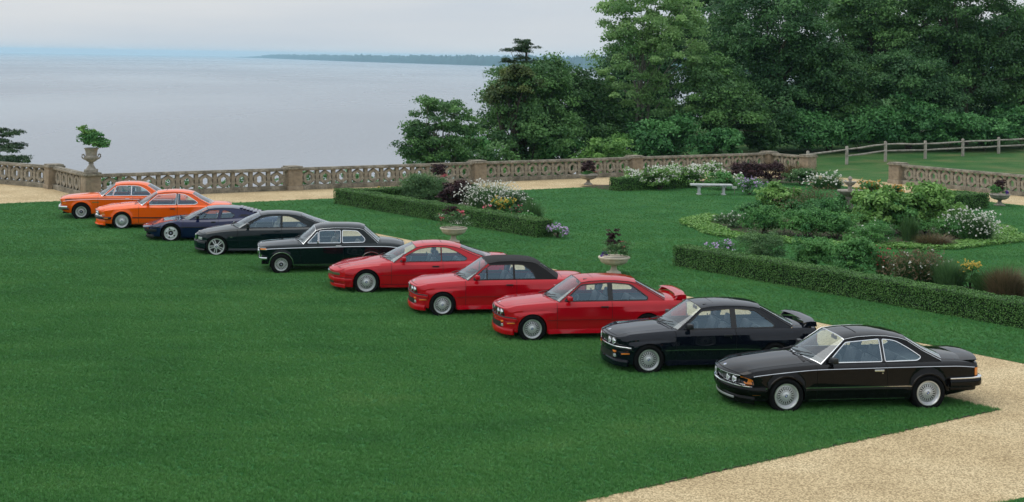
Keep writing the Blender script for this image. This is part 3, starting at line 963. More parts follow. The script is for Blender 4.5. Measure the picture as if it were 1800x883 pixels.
        for i in range(len(xs) - 1):
            xm = (xs[i] + xs[i + 1]) / 2
            for j in range(NR - 1):
                toprow = j < NT - 1
                if toprow and s.xA < xm < s.xC: continue
                g = 'body'
                if toprow:
                    isgapu = j == 4
                    inner = j < 4
                    for nm, a, b in (('hood', s.h0, s.h1), ('trunk_lid', s.t0, s.t1)):
                        if a - 0.006 < xm < b + 0.006:
                            if inner:
                                g = nm + '_gap' if (abs(xm - a) < 0.004 or abs(xm - b) < 0.004) else nm
                            elif isgapu: g = nm + '_gap'
                else:
                    k = j - NT
                    if s.d0 - 0.006 < xm < s.d1 + 0.006:
                        if k < NS - 3: g = 'door_gap' if (abs(xm - s.d0) < 0.004 or abs(xm - s.d1) < 0.004) else 'door'
                        elif k == NS - 3: g = 'door_gap'
                parts[g].append((i, j))
        def emit(name, faces, sides, m, smooth=19, off=0.0, extra=None):
            idx = {}; VV = []; FF = []
            def vid(i, j, sd):
                k = (i, j, sd)
                if j == 0: k = (i, j, 0)
                if k not in idx:
                    x, y, z = V[i][j]
                    if off:
                        if j >= NT: y -= off
                        else: z -= off
                    x, y, z = s.D(x, y, z)
                    idx[k] = len(VV); VV.append((x, y * sd, z))
                return idx[k]
            for sd in sides:
                for i, j in faces:
                    f = (vid(i, j, sd), vid(i, j + 1, sd), vid(i + 1, j + 1, sd), vid(i + 1, j, sd))
                    FF.append(f if sd < 0 else f[::-1])
            if extra: extra(VV, FF, vid)
            return link(name, mesh(name, VV, FF, m, smooth), s.root)
        def caps(VV, FF, vid):
            for i, x, flip in ((0, s.xf, False), (len(xs) - 1, s.xr, True)):
                cols = [-1, -0.97, -0.9, -0.7, -0.45, -0.2, 0, 0.2, 0.45, 0.7, 0.9, 0.97, 1]
                grid = []
                for j in range(NT - 1, NR):
                    yj = V[i][j][1]; zj = V[i][j][2]
                    row = []
                    for c in cols:
                        y = c * yj
                        z = zj if j > NT - 1 else s.top(x, y)
                        row.append(len(VV)); VV.append(s.D(x, y, z))
                    grid.append(row)
                for a in range(len(grid) - 1):
                    for b in range(len(cols) - 1):
                        f = (grid[a][b], grid[a][b + 1], grid[a + 1][b + 1], grid[a + 1][b])
                        FF.append(f if flip else f[::-1])
        s.xs = xs
        p2 = s.p2 if s.S.get('p2') else s.p
        emit('body', parts['body'], (-1, 1), s.p, extra=caps)
        emit('hood', parts['hood'], (-1, 1), s.p)
        if parts['trunk_lid']: emit('trunk_lid', parts['trunk_lid'], (-1, 1), s.p)
        for sd in (-1, 1):
            d = emit('door', parts['door'], (sd,), s.p)
            s.door = d if sd < 0 else s.door
            s.doors = [d] if sd < 0 else s.doors + [d]
        for gp in ('hood_gap', 'trunk_lid_gap', 'door_gap'):
            for sd in (-1, 1):
                if parts[gp]: emit(gp, parts[gp], (sd,), M_GAP, off=0.006)
        # floor pan, wheel housings
        u = MB()
        zu = s.zb(1.2) + 0.01
        u.box(s.xf + 0.12, -s.ra - 0.01, -s.W0 * 0.9, s.W0 * 0.9, zu, zu + 0.03)
        u.box(s.ra + 0.01, s.wb - s.ra - 0.01, -s.W(1.2) * 0.9, s.W(1.2) * 0.9, zu, zu + 0.03)
        u.box(s.wb + s.ra + 0.01, s.xr - 0.1, -s.W1 * 0.9, s.W1 * 0.9, s.zb(s.xr) + 0.03, s.zb(s.xr) + 0.06)
        u.box(-s.ra, s.wb + s.ra, -0.45, 0.45, zu, zu + 0.03)
        for xc in (0.0, s.wb):
            for sd in (-1, 1):
                Vh = []; Fh = []
                yo = s.side(xc, s.rt + s.ra) - 0.004
                for k in range(17):
                    a = math.pi * (-0.12 + 1.24 * k / 16)
                    px, pz = xc + (s.ra + 0.004) * math.cos(a), s.rt + (s.ra + 0.004) * math.sin(a)
                    yy = min(yo, s.side(px, max(pz, s.zb(px))) - 0.002)
                    Vh += [(px, sd * yy, pz), (px, sd * 0.42, pz)]
                for k in range(16): Fh.append((2 * k, 2 * k + 1, 2 * k + 3, 2 * k + 2))
                c0 = len(Vh); Vh.append((xc, sd * 0.42, s.rt))
                for k in range(16): Fh.append((2 * k + 1, c0, 2 * k + 3))
                u.add(Vh, Fh)
        u.obj('underbody', M_UNDER, s.root)

    # --- cabin
    def gy(s, x, z):
        """half width of the cabin side at height z"""
        zs = s.zs(x)
        h = max(0.0, z - zs)
        return s.ws(min(x, s.xC + 0.1)) - s.shelf - s.tum * h - s.tum2 * h * h
    def cabin(s):
        A = s.A; C = s.C; roofl = s.roof
        s.glass_objs = []
        bl = [(s.A[0][0] + (s.C[-1][0] - s.A[0][0]) * i / 14) for i in range(15)]
        outline = [(x, z) for x, z in A] + roofl[1:-1] + [(x, z) for x, z in C]
        belt = [(x, s.zs(x) - 0.004) for x in reversed(bl[1:-1])]
        outer = outline + belt
        holes = [round_poly(h, 0.04) for h in s.dlo]
        pts = [Vector(p) for p in outer]; edges = [(i, (i + 1) % len(outer)) for i in range(len(outer))]
        for h in holes:
            b = len(pts); pts += [Vector(p) for p in h]
            edges += [(b + i, b + (i + 1) % len(h)) for i in range(len(h))]
        # extra points along the belt to keep the curvature
        vo, eo, fo, *_ = delaunay_2d_cdt(pts, edges, [], 0, 1e-5)
        def inside(p, poly):
            c = False; n = len(poly); j = n - 1
            for i in range(n):
                if (poly[i][1] > p[1]) != (poly[j][1] > p[1]) and p[0] < (poly[j][0] - poly[i][0]) * (p[1] - poly[i][1]) / (poly[j][1] - poly[i][1]) + poly[i][0]: c = not c
                j = i
            return c
        keepA, keepB = [], []
        a0, a1 = Vector(A[0]), Vector(A[-1])
        for f in fo:
            c = (vo[f[0]] + vo[f[1]] + vo[f[2]]) / 3
            if not inside(c, outer) or any(inside(c, h) for h in holes): continue
            d = abs((a1 - a0).normalized().cross(c - a0)) if True else 0
            (keepA if (s.soft and d < 0.075 and c.x < A[-1][0] + 0.03) else keepB).append(f)
        V2 = [(v.x, v.y) for v in vo]
        for sd in (-1, 1):
            def emit(name, faces, m):
                VV = [(x, sd * s.gy(x, z), z) for x, z in V2]
                FF = []
                for f in faces:
                    a, b, c = (Vector((V2[k][0], V2[k][1])) for k in f)
                    ccw = (b - a).cross(c - a) > 0
                    g = tuple(f) if ccw == (sd < 0) else tuple(reversed(f))
                    FF.append(g)
                return link(name, mesh(name, VV, FF, m, 40), s.root)
            if s.soft:
                emit('windscreen_pillar', keepA, s.p)
                emit('soft_top_side', keepB, M_FABRIC)
            else:
                emit('window_frame', keepB, s.pil if s.S.get('pil') else s.p)
            for hi, h in enumerate(holes):
                inn = offset_poly(h, 0.004)
                VV = [(x, sd * (s.gy(x, z) - 0.006), z) for x, z in inn]
                f = tuple(range(len(inn)))
                n = link('side_window', mesh('side_window', VV, [f if sd > 0 else f[::-1]], M_GLASS), s.root)
                # trim ring around the glass
                o1 = offset_poly(h, s.trw); o0 = offset_poly(h, -0.004)
                VV = []; FF = []; L = len(h)
                for pl, dy in ((o1, 0.001), (o1, 0.008), (o0, 0.008), (o0, -0.008)):
                    VV += [(x, sd * (s.gy(x, z) + dy), z) for x, z in pl]
                for r_ in range(3):
                    for k in range(L):
                        f = (r_ * L + k, r_ * L + (k + 1) % L, (r_ + 1) * L + (k + 1) % L, (r_ + 1) * L + k)
                        FF.append(f if sd > 0 else f[::-1])
                t = link('window_trim', mesh('window_trim', VV, FF, s.trim_m, 40), n)
            for bars in s.bars:
                (xa, za), (xb, zb_), wd_, mm = bars
                b = MB()
                P = lambda x, z, o: (x, sd * (s.gy(x, z) + o), z)
                b.add([P(xa - wd_, za, .006), P(xa + wd_, za, .006), P(xb + wd_, zb_, .006), P(xb - wd_, zb_, .006), P(xa - wd_, za, -.02), P(xa + wd_, za, -.02), P(xb + wd_, zb_, -.02), P(xb - wd_, zb_, -.02)],
                      [(0, 1, 2, 3), (0, 3, 7, 4), (1, 5, 6, 2), (4, 7, 6, 5)])
                b.obj('window_divider', mm, s.root)
            # gutter along the roof edge
            g = MB()
            gl = [(x, sd * (s.gy(x, z) + 0.004), z + 0.002) for x, z in (A + roofl[1:-1] + C[:s.gutC])]
            g.tube(gl, s.gutr, 6)
            g.obj('roof_gutter', s.gut_m, s.root, 60)
        # windscreen, roof, rear window
        NU = 18
        us = [-1 + 2 * k / NU for k in range(NU + 1)]
        us = sorted(set(us + [-s.gw, s.gw, -s.rw, s.rw]))
        cr = lambda u: s.rcrown * (1 - abs(u) ** 3.2)
        def patch(edge, bul0, bul1, foot0, foot1, crown0, crown1):
            """grid rows along the edge polyline"""
            P = []
            n = len(edge)
            L = [0]
            for a, b in zip(edge[:-1], edge[1:]): L.append(L[-1] + math.hypot(b[0] - a[0], b[1] - a[1]))
            for i, (x, z) in enumerate(edge):
                v = L[i] / L[-1]
                y = s.gy(x, z)
                bul = bul0 + (bul1 - bul0) * v
                row = []
                for u in us:
                    xx = x + bul * (1 - u * u)
                    yy = u * y
                    dz = 0
                    if foot0: dz += (1 - v) * (s.top(edge[0][0] + bul0 * (1 - u * u), u * s.gy(*edge[0])) + 0.004 - edge[0][1]) * 1.0
                    if foot1: dz += v * (s.top(edge[-1][0] + bul1 * (1 - u * u), u * s.gy(*edge[-1])) + 0.004 - edge[-1][1])
                    dz += (crown0 * (1 - v) + crown1 * v) * (1 - abs(u) ** 3.2)
                    row.append((xx, yy, z + dz))
                P.append(row)
            return P
        def dens(pl, k):
            out = []
            for (a, b) in zip(pl[:-1], pl[1:]):
                for j in range(k): out.append((a[0] + (b[0] - a[0]) * j / k, a[1] + (b[1] - a[1]) * j / k))
            return out + [pl[-1]]
        k = 0 if s.soft and False else 0
        def emit_patch(P, name, m, sel):
            idx = {}; VV = []; FF = []
            for i in range(len(P) - 1):
                for j in range(len(us) - 1):
                    if not sel(i, (us[j] + us[j + 1]) / 2, len(P) - 1): continue
                    f = []
                    for a, b in ((i, j), (i, j + 1), (i + 1, j + 1), (i + 1, j)):
                        if (a, b) not in idx: idx[(a, b)] = len(VV); VV.append(P[a][b])
                        f.append(idx[(a, b)])
                    FF.append(tuple(f[::-1]))
            return link(name, mesh(name, VV, FF, m, 40), s.root)
        def flipmesh(o):
            o.data.flip_normals()
        def edged(pl, k):
            q = dens(pl, k)
            a, b2 = q[0], q[1]; e, f2 = q[-2], q[-1]
            i0 = (a[0] + (b2[0] - a[0]) * .10, a[1] + (b2[1] - a[1]) * .10)
            i1 = (f2[0] + (e[0] - f2[0]) * .10, f2[1] + (e[1] - f2[1]) * .10)
            return [a, i0] + q[1:-1] + [i1, f2]
        PW = patch(edged(A, 5 if len(A) == 2 else 3), -s.bulw, -s.bulw * 0.22, True, False, 0, s.rcrown)
        nW = len(PW) - 1
        gl = emit_patch(PW, 'windscreen', M_GLASSG, lambda i, u, n: abs(u) < s.gw and 0 < i < n - 1)
        fr = emit_patch(PW, 'windscreen_surround', s.wtrim, lambda i, u, n: not (abs(u) < s.gw and 0 < i < n - 1))
        roofm = M_FABRIC if s.soft else s.p
        PR = patch(dens(roofl, 2), -s.bulw * 0.22, s.bulr * 0.5, False, False, s.rcrown, s.rcrown)
        emit_patch(PR, 'soft_top' if s.soft else 'roof', roofm, lambda i, u, n: True)
        PC = patch(dens(C, 6 if len(C) == 2 else 3), s.bulr * 0.5, s.bulr, False, True, s.rcrown, 0)
        if s.rglass:
            g1 = s.rg0; 
            emit_patch(PC, 'rear_window', M_GLASSG, lambda i, u, n: abs(u) < s.rw and g1[0] <= i < n - g1[1])
            emit_patch(PC, 'soft_top_rear' if s.soft else 'rear_pillar', roofm, lambda i, u, n: not (abs(u) < s.rw and g1[0] <= i < n - g1[1]))
            # rubber or chrome surround of the rear glass
            for sd in (-1, 1):
                b = MB()
                j = us.index(s.rw if sd > 0 else -s.rw)
                b.tube([(p[j][0], p[j][1], p[j][2] + 0.004) for p in PC[g1[0]:len(PC) - g1[1]]], 0.009, 6)
                b.obj('rear_window_trim', s.trim_m, s.root, 60)
        else:
            emit_patch(PC, 'engine_cover', s.p, lambda i, u, n: True)
        s.PC = PC; s.us = us; s.PW = PW
        # wipers
        for y0, y1 in ((-0.46, 0.0), (0.05, 0.5)):
            wv = MB()
            pts = []
            for k in range(5):
                y = y0 + (y1 - y0) * k / 4
                u = y / s.gy(*A[0]); x = A[0][0] - s.bulw * (1 - u * u)
                v = 0.02 + 0.13 * (1 - k / 4)
                xx = x + (A[-1][0] - A[0][0]) * v; zz = s.top(x, y) + (A[-1][1] - A[0][1]) * v + 0.03
                pts.append((xx - 0.01, y, zz))
            wv.tube(pts, 0.009, 5)
            xb = A[0][0] - s.bulw - 0.06
            wv.tube([(xb, y1 - 0.02, s.top(xb, y1) + 0.01), pts[2]], 0.010, 5)
            wv.obj('wiper', M_BLKT, s.root)

    # --- attachments
    def FP(s, y, z, off=0.0):
        p = s.D(s.xf, y, z); return (p[0] - off, p[1], p[2])
    def RP(s, y, z, off=0.0):
        p = s.D(s.xr, y, z); return (p[0] + off, p[1], p[2])
    def plan(s, front, z, xin, o=0.0):
        """outline of the nose or tail in plan at height z, from one flank round to the other"""
        pts = []
        xe = s.xf if front else s.xr
        n = 12
        for i in range(n):
            t = i / n
            x = xin + (xe - xin) * (1 - (1 - t) ** 1.8)
            pts.append(s.D(x, -s.side(x, z), z)[:2])
        Wm = s.side(xe, z)
        for i in range(13):
            y = -Wm + 2 * Wm * i / 12
            pts.append(s.D(xe, y, z)[:2])
        for i in range(n - 1, -1, -1):
            t = i / n
            x = xin + (xe - xin) * (1 - (1 - t) ** 1.8)
            pts.append(s.D(x, s.side(x, z), z)[:2])
        q = [pts[0]]
        for p in pts[1:]:
            if math.hypot(p[0] - q[-1][0], p[1] - q[-1][1]) > 0.004: q.append(p)
        return q
    def wrap(s, name, front, z0, z1, xin, off, th, m, zref=None, parent=None, span=None, round_=0.3, smooth=50):
        """a bumper-like band swept round nose or tail"""
        pl = s.plan(front, zref if zref is not None else (z0 + z1) / 2, xin)
        n = len(pl)
        h = z1 - z0
        prof = [(0, z0 + h * 0.02), (th * 0.8, z0), (th, z0 + h * round_), (th, z1 - h * round_), (th * 0.8, z1), (0, z1 - h * 0.02)]
        VV = []; FF = []
        sg = 1 if front else -1
        sm = []
        for i in range(n):
            a = pl[max(0, i - 1)]; b = pl[min(n - 1, i + 1)]
            t = Vector((b[0] - a[0], b[1] - a[1])).normalized()
            nr = Vector((-t.y, t.x)) * (1 if front else -1)
            sm.append(nr)
        # make the normals point outwards
        mid = n // 2
        if (sm[mid].x > 0) == front: sm = [-v for v in sm]
        for i in range(n):
            if span and not (span[0] <= i / (n - 1) <= span[1]): continue
            for d, z in prof:
                VV.append((pl[i][0] + sm[i].x * (off + d), pl[i][1] + sm[i].y * (off + d), z))
        L = len(prof); k = len(VV) // L
        for i in range(k - 1):
            for j in range(L - 1):
                f = (i * L + j, i * L + j + 1, (i + 1) * L + j + 1, (i + 1) * L + j)
                FF.append(f if front else f[::-1])
        FF.append(tuple(range(L))); FF.append(tuple(range((k - 1) * L, k * L))[::-1])
        me = mesh(name, VV, FF, m, smooth)
        bm = bmesh.new(); bm.from_mesh(me); bmesh.ops.recalc_face_normals(bm, faces=bm.faces); bm.to_mesh(me); bm.free()
        return link(name, me, parent or s.root)
    def strip(s, name, x0, x1, z, h, off, m, both=True, skip=True, parent=None, zf=None, tilt=False):
        """thin moulding along the flank, broken at the wheel arches"""
        for sd in (-1, 1):
            runs = []; cur = []
            n = int((x1 - x0) / 0.05) + 2
            for i in range(n):
                x = x0 + (x1 - x0) * i / (n - 1)
                zz = z + (zf(x) if zf else 0)
                ok = True
                if skip:
                    for xc in (0.0, s.wb):
                        if math.hypot(x - xc, zz - s.rt) < s.ra + 0.015 or (zz < s.rt and abs(x - xc) < s.ra + 0.015): ok = False
                if ok: cur.append((x, zz))
                elif cur: runs.append(cur); cur = []
            if cur: runs.append(cur)
            b = MB()
            for r in runs:
                if len(r) < 2: continue
                VV = []; FF = []
                for x, zz in r:
                    for dy, dz in (((0.0, -h / 2), (off, -h * 0.4), (off * .35, h * 0.4), (0.0, h / 2)) if tilt else ((0.0, -h / 2), (off, -h * 0.4), (off, h * 0.4), (0.0, h / 2))):
                        p = s.D(x, s.side(x, zz + dz) + dy, zz + dz)
                        VV.append((p[0], sd * p[1], p[2]))
                for i in range(len(r) - 1):
                    for j in range(3):
                        f = (i * 4 + j, i * 4 + j + 1, i * 4 + j + 5, i * 4 + j + 4)
                        FF.append(f if sd > 0 else f[::-1])
                FF.append((0, 1, 2, 3) if sd < 0 else (3, 2, 1, 0))
                e = (len(r) - 1) * 4
                FF.append((e + 3, e + 2, e + 1, e) if sd < 0 else (e, e + 1, e + 2, e + 3))
                b.add(VV, FF)
            if b.V: b.obj(name, m, parent or s.root, 40)
    def archlip(s, m, w=0.022, off=0.006, name='arch_lip'):
        for xc in (0.0, s.wb):
            for sd in (-1, 1):
                VV = []; FF = []; n = 25
                for k in range(n):
                    a = math.pi * (k / (n - 1)) * 1.06 - 0.03 * math.pi
                    for r, o in ((s.ra - 0.002, -0.02), (s.ra - 0.002, off), (s.ra + w * 0.7, off), (s.ra + w, 0.0)):
                        x = xc + r * math.cos(a); z = s.rt + r * math.sin(a)
                        VV.append((x, sd * (s.side(x, z) + o), z))
                for k in range(n - 1):
                    for j in range(3):
                        f = (k * 4 + j, k * 4 + j + 1, k * 4 + j + 5, k * 4 + j + 4)
                        FF.append(f if sd < 0 else f[::-1])
                me = mesh(name, VV, FF, m, 45)
                link(name, me, s.root)
    def wheels(s, kind, rr, wd=0.21, inset=0.012, steer=0.0, rr2=None):
        meshes = wheel_meshes(kind, s.rt, rr, wd)
        for xc in (0.0, s.wb):
            for sd in (-1, 1):
                yo = s.side(xc, s.rt + s.ra) - inset
                e = empty('wheel', (xc, sd * yo, s.rt), 0 if sd < 0 else math.pi, s.root)
                if xc == 0.0: e.rotation_euler.z += steer
                for nm, me in zip(('tyre', 'rim', 'hub_emblem', 'brake_disc'), meshes):
                    o = link(nm, me, e)
                    o.rotation_euler = (0, R(37 * (xc + sd) + 11), 0) if nm in ('rim',) else (0, 0, 0)
    def mirror(s, x, z, m, h=0.10, l=0.10, wdt=0.17):
        for i, sd in enumerate((-1, 1)):
            y = s.gy(x, z)
            b = MB()
            b.rbox(x - l * 0.6, x + l * 0.4, 0.045, 0.045 + wdt, z + 0.01, z + 0.01 + h, 0.028)
            b.box(x - 0.03, x + 0.03, -0.02, 0.06, z + 0.0, z + 0.045)
            for k, v in enumerate(b.V): b.V[k] = (v[0] + 0.3 * abs(v[1]) * 0.3, sd * (y + v[1]), v[2])
            o = b.obj('mirror', m, s.doors[i], 50)
            if sd > 0: o.data.flip_normals()
            g = MB(); g.box(x + l * 0.4 + 0.012, x + l * 0.4 + 0.016, 0.06, 0.03 + wdt, z + 0.025, z + h - 0.005)
            for k, v in enumerate(g.V): g.V[k] = (v[0] + 0.3 * abs(v[1]) * 0.3, sd * (y + v[1]), v[2])
            g.obj('mirror_glass', M_CHROME, o) if False else None
    def handle(s, x, z, m, l=0.15, h=0.03):
        for i, sd in enumerate((-1, 1)):
            b = MB()
            y = s.side(x, z)
            b.rbox(x - l / 2, x + l / 2, sd * (y + 0.012) - 0.012, sd * (y + 0.012) + 0.012, z - h / 2, z + h / 2, 0.008)
            b.obj('door_handle', m, s.doors[i], 50)
            k = MB(); k.lathe([(0.011, 0.012), (0.011, -0.004), (0.001, -0.005)], 10, 'y', (x + l / 2 - 0.02, 0, z - h / 2 - 0.03))
            for q, v in enumerate(k.V): k.V[q] = (v[0], sd * (y - v[1]) if sd > 0 else -(y - v[1]), v[2])
            k.obj('door_lock', M_CHROME, s.doors[i])
    def lamp(s, name, y, z, r, m, off=0.012, ring=None, n=20):
        """round lamp in the nose"""
        for sd in (-1, 1):
            p = s.FP(y, z, off)
            b = MB()
            b.lathe([(r, 0.03), (r * 0.98, -0.005), (r * 0.7, -0.014), (r * 0.3, -0.02), (0.001, -0.022)], n, 'y')
            VV = [(p[0] + v[1], sd * p[1] + v[0], p[2] + v[2]) for v in b.V]
            o = link(name, mesh(name, VV, b.F, m, 50), s.root)
            b = MB(); b.lathe([(r * 1.13, 0.03), (r * 1.13, -0.008), (r * 0.98, -0.010), (r * 0.97, 0.02)], n, 'y')
            VV = [(p[0] + v[1], sd * p[1] + v[0], p[2] + v[2]) for v in b.V]
            link('bezel', mesh('bezel', VV, b.F, ring or M_CHROME, 50), o)
    def patchf(s, name, y0, y1, z0, z1, m, off=0.008, front=True, parent=None, both=True, th=0.03, n=6, tl=0.0):
        """thin panel following the nose or tail between two widths and heights; both: mirrored pair"""
        for sd in ((-1, 1) if both else (-1,)):
            b = MB(); VV = []; FF = []
            for k in range(n + 1):
                y = y0 + (y1 - y0) * k / n
                for z in (z0 + tl * k / n, z1):
                    for o in (-th, off):
                        p = s.FP(y, z, o) if front else s.RP(y, z, o)
                        VV.append((p[0], sd * p[1] if both else p[1], p[2]))
            for k in range(n):
                a = k * 4; c = a + 4
                FF += [(a + 1, a + 3, c + 3, c + 1), (a, a + 1, c + 1, c), (a + 2, c + 2, c + 3, a + 3)]
            FF += [(0, 2, 3, 1), (n * 4, n * 4 + 1, n * 4 + 3, n * 4 + 2)]
            me = mesh(name, VV, FF, m, 40)
            bm = bmesh.new(); bm.from_mesh(me); bmesh.ops.recalc_face_normals(bm, faces=bm.faces); bm.to_mesh(me); bm.free()
            link(name, me, parent or s.root)
    def kidneys(s, yc, wk, z0, z1, off=0.02, ring=None):
        """twin upright grille openings with bright surrounds"""
        for sd in (-1, 1):
            b = MB(); c = sd * (yc)
            t = 0.012
            for (ya, yb, za, zb_) in ((c - wk, c + wk, z1 - t, z1), (c - wk, c + wk, z0, z0 + t), (c - wk, c - wk + t, z0 + t, z1 - t), (c + wk - t, c + wk, z0 + t, z1 - t)):
                q = [s.FP(y, z, o) for y in (ya, yb) for z in (za, zb_) for o in (off, -0.02)]
                b.add(q, [(0, 2, 6, 4), (0, 4, 5, 1), (2, 3, 7, 6), (0, 1, 3, 2), (4, 6, 7, 5)])
            o = b.obj('kidney_grille', ring or M_CHROME, s.root)
            g = MB()
            q = [s.FP(y, z, off * 0.4) for y, z in ((c - wk + t, z0 + t), (c + wk - t, z0 + t), (c + wk - t, z1 - t), (c - wk + t, z1 - t))]
            g.add(q, [(0, 1, 2, 3)])
            for k in range(1, 5):
                y = c - wk + t + (2 * wk - 2 * t) * k / 5
                q = [s.FP(yy, z, oo) for yy in (y - 0.004, y + 0.004) for z in (z0 + t, z1 - t) for oo in (off * 0.8, off * 0.4)]
                g.add(q, [(0, 1, 3, 2), (0, 4, 5, 1), (2, 3, 7, 6), (0, 2, 6, 4), (4, 6, 7, 5)])
            g.obj('grille_bars', M_BLKT, o)
    def badge(s, front=True):
        x = s.xf + 0.10 if front else s.xr - 0.1
        e = MB(); emblem(e, 0.04, 0.0)
        z = s.top(x, 0)
        zx = s.top(x + 0.05, 0)
        p = s.D(x, 0, z)
        VV = [(p[0] + v[2] * 0.97, v[0], p[2] + 0.003 - v[1] + v[2] * (zx - z) / 0.05) for v in e.V]
        me = mesh('hood_emblem', VV, e.F, [M_BLKT, M_BLUE, M_WHITE, M_CHROME], None, e.M)
        link('hood_emblem', me, s.root)
    def interior(s, seat_m=None, belt_drop=0.03):
        seat_m = seat_m or M_SEAT
        xA, xC = s.xA, s.xC
        zb = s.zs((xA + xC) / 2) - belt_drop
        wi = min(s.W(1.2) - 0.10, s.ws(1.2) - 0.03)
        b = MB()
        # tub: floor and inner flanks, bulkheads
        b.box(xA - 0.25, xC, -wi, wi, 0.28, 0.31)
        b.box(xA - 0.1, xC, -wi, -wi + 0.03, 0.31, zb - .02)
        b.box(xA - 0.1, xC, wi - 0.03, wi, 0.31, zb - .02)
        b.obj('cabin_lining', M_INT, s.root)
        d = MB()
        xd = xA - s.bulw - 0.0
        n = 8
        zt = lambda x, y: min(s.top(x, y) + 0.012, s.zs(xA) + 0.06)
        VV = []; FF = []
        for i, x in enumerate((xA - s.bulw * 0.7, xA - s.bulw * 0.3, xA + 0.08, xA + 0.22, xA + 0.26, xA + 0.26)):
            for k in range(n + 1):
                y = (-1 + 2 * k / n) * (s.gy(xA, s.zs(xA)) - 0.05)
                z = s.top(min(x, xA), y) + 0.008 if i < 3 else (s.zs(xA) - 0.02 if i < 5 else 0.4)
                if i in (0, 1):
                    u = y / s.gy(*s.A[0]); lim = s.A[0][0] - s.bulw * (1 - u * u)
                    xx = max(x, lim + 0.03)
                else: xx = x
                VV.append((xx, y, z))
        for i in range(5):
            for k in range(n): FF.append((i * (n + 1) + k, i * (n + 1) + k + 1, (i + 1) * (n + 1) + k + 1, (i + 1) * (n + 1) + k))
        link('dashboard', mesh('dashboard', VV, [f[::-1] for f in FF], M_INT, 40), s.root)
        xs = s.seatx
        for sd in (-1, 1):
            q = MB()
            yc = sd * 0.36
            q.rbox(xs - 0.25, xs + 0.27, yc - 0.25, yc + 0.25, 0.31, 0.50, 0.06)
            T = Matrix.Translation((xs + 0.27, 0, 0.45)) @ Matrix.Rotation(R(18), 4, 'Y') @ Matrix.Translation((-(xs + 0.27), 0, -0.45))
            q.rbox(xs + 0.18, xs + 0.32, yc - 0.25, yc + 0.25, 0.42, zb + 0.10, 0.055, T)
            o = q.obj('seat', seat_m, s.root, 50)
            h = MB()
            T = T
            h.rbox(xs + 0.20, xs + 0.29, yc - 0.13, yc + 0.13, zb + 0.13, zb + 0.30, 0.04, T)
            h.box(xs + 0.238, xs + 0.252, yc - 0.07, yc - 0.058, zb + 0.08, zb + 0.15)
            h.box(xs + 0.238, xs + 0.252, yc + 0.058, yc + 0.07, zb + 0.08, zb + 0.15)
            h.obj('headrest', seat_m, o, 50)
        if s.rearseat:
            q = MB()
            xr_ = s.rearseat
            q.rbox(xr_ - 0.35, xr_ + 0.1, -0.6, 0.6, 0.33, 0.5, 0.06)
            T = Matrix.Translation((xr_, 0, 0.45)) @ Matrix.Rotation(R(22), 4, 'Y') @ Matrix.Translation((-xr_, 0, -0.45))
            for sd in (-1, 1):
                q.rbox(xr_ - 0.02, xr_ + 0.12, 0.31 * sd - 0.28, 0.31 * sd + 0.28, 0.42, zb + 0.06, 0.06, T)
            q.obj('rear_seat', seat_m, s.root, 50)
        q = MB()
        q.box(s.shelfx, xC + 0.0, -wi + 0.02, wi - 0.02, zb - 0.07, zb - 0.05)
        q.obj('parcel_shelf', M_INT, s.root)
        # steering wheel
        q = MB()
        cx, cy, cz = xA + 0.42, -0.36, zb - 0.06
        ring = []
        for k in range(25):
            a = 2 * math.pi * k / 24
            ring.append((cx + 0.19 * math.sin(a) * math.sin(R(22)), cy + 0.19 * math.cos(a), cz + 0.19 * math.sin(a) * math.cos(R(22))))
        q.tube(ring, 0.014, 6, cap=False)
        q.tube([(cx, cy, cz), (cx - 0.25, cy, cz - 0.09)], 0.035, 8)
        q.tube([(cx, cy - 0.18, cz), (cx - 0.01, cy, cz), (cx, cy + 0.18, cz)], 0.016, 6)
        q.obj('steering_wheel', M_BLKT, s.root, 50)
        q = MB()
        xm, zm = s.A[-1][0] + 0.02, s.A[-1][1] - 0.06
        q.rbox(xm, xm + 0.03, -0.11, 0.11, zm - 0.03, zm + 0.03, 0.01)
        q.box(xm - 0.01, xm + 0.005, -0.01, 0.01, zm, zm + 0.10)
        q.obj('inner_mirror', M_BLKT, s.root)

BASE = dict(bulge=0.0, lip=0.012, box=0.0, shelf=0.012, soft=False, rglass=True, rg0=(0, 0), gw=0.982, rw=0.86, trw=0.012, bars=[], gutC=99, gutr=0.0065,
            tum=0.36, tum2=0.10, rcrown=0.045, bulw=0.20, bulr=0.14, hu=0.80, bowf=0.06, bowr=0.05, rearseat=2.15, seatx=1.25, shelfx=2.3,
            fprof=[(0.2, 0), (1, 0)], rprof=[(0.2, 0), (1, 0)], crown=[(-1, 2.6), (5, 2.6)], S=None)
def spec(**k):
    d = dict(BASE); d.pop('S'); d.update(k)
    d.setdefault('trim_m', M_BLKT); d.setdefault('gut_m', M_BLKT); d.setdefault('wtrim', M_RUB)
    return d
# ------------------------------------------------------------------ the individual cars
P_BLACK = paint('paint_black', (0.0045, 0.0045, 0.005))
P_NAVYBLK = paint('paint_diamond_black', (0.004, 0.006, 0.011), 0.32, 0.0)
P_RED = paint('paint_red', (0.44, 0.003, 0.010), 0.4)
P_REDB = paint('paint_bright_red', (0.46, 0.003, 0.011), 0.4)
P_GREEN = paint('paint_dark_teal_green', (0.002, 0.010, 0.013), 0.35, 0.0)
P_DKGRN = paint('paint_near_black_green', (0.002, 0.008, 0.010), 0.35, 0.0)
P_NAVY = paint('paint_navy', (0.004, 0.010, 0.055), 0.35, 0.1)
P_ORANGE = paint('paint_orange', (0.88, 0.115, 0.004), 0.42)
P_ORANGE2 = paint('paint_inka_orange', (0.86, 0.125, 0.005), 0.42)
for _m in (P_BLACK, P_NAVYBLK, P_GREEN, P_DKGRN):
    _m.node_tree.nodes['Principled BSDF'].inputs['Coat IOR'].default_value = 1.40
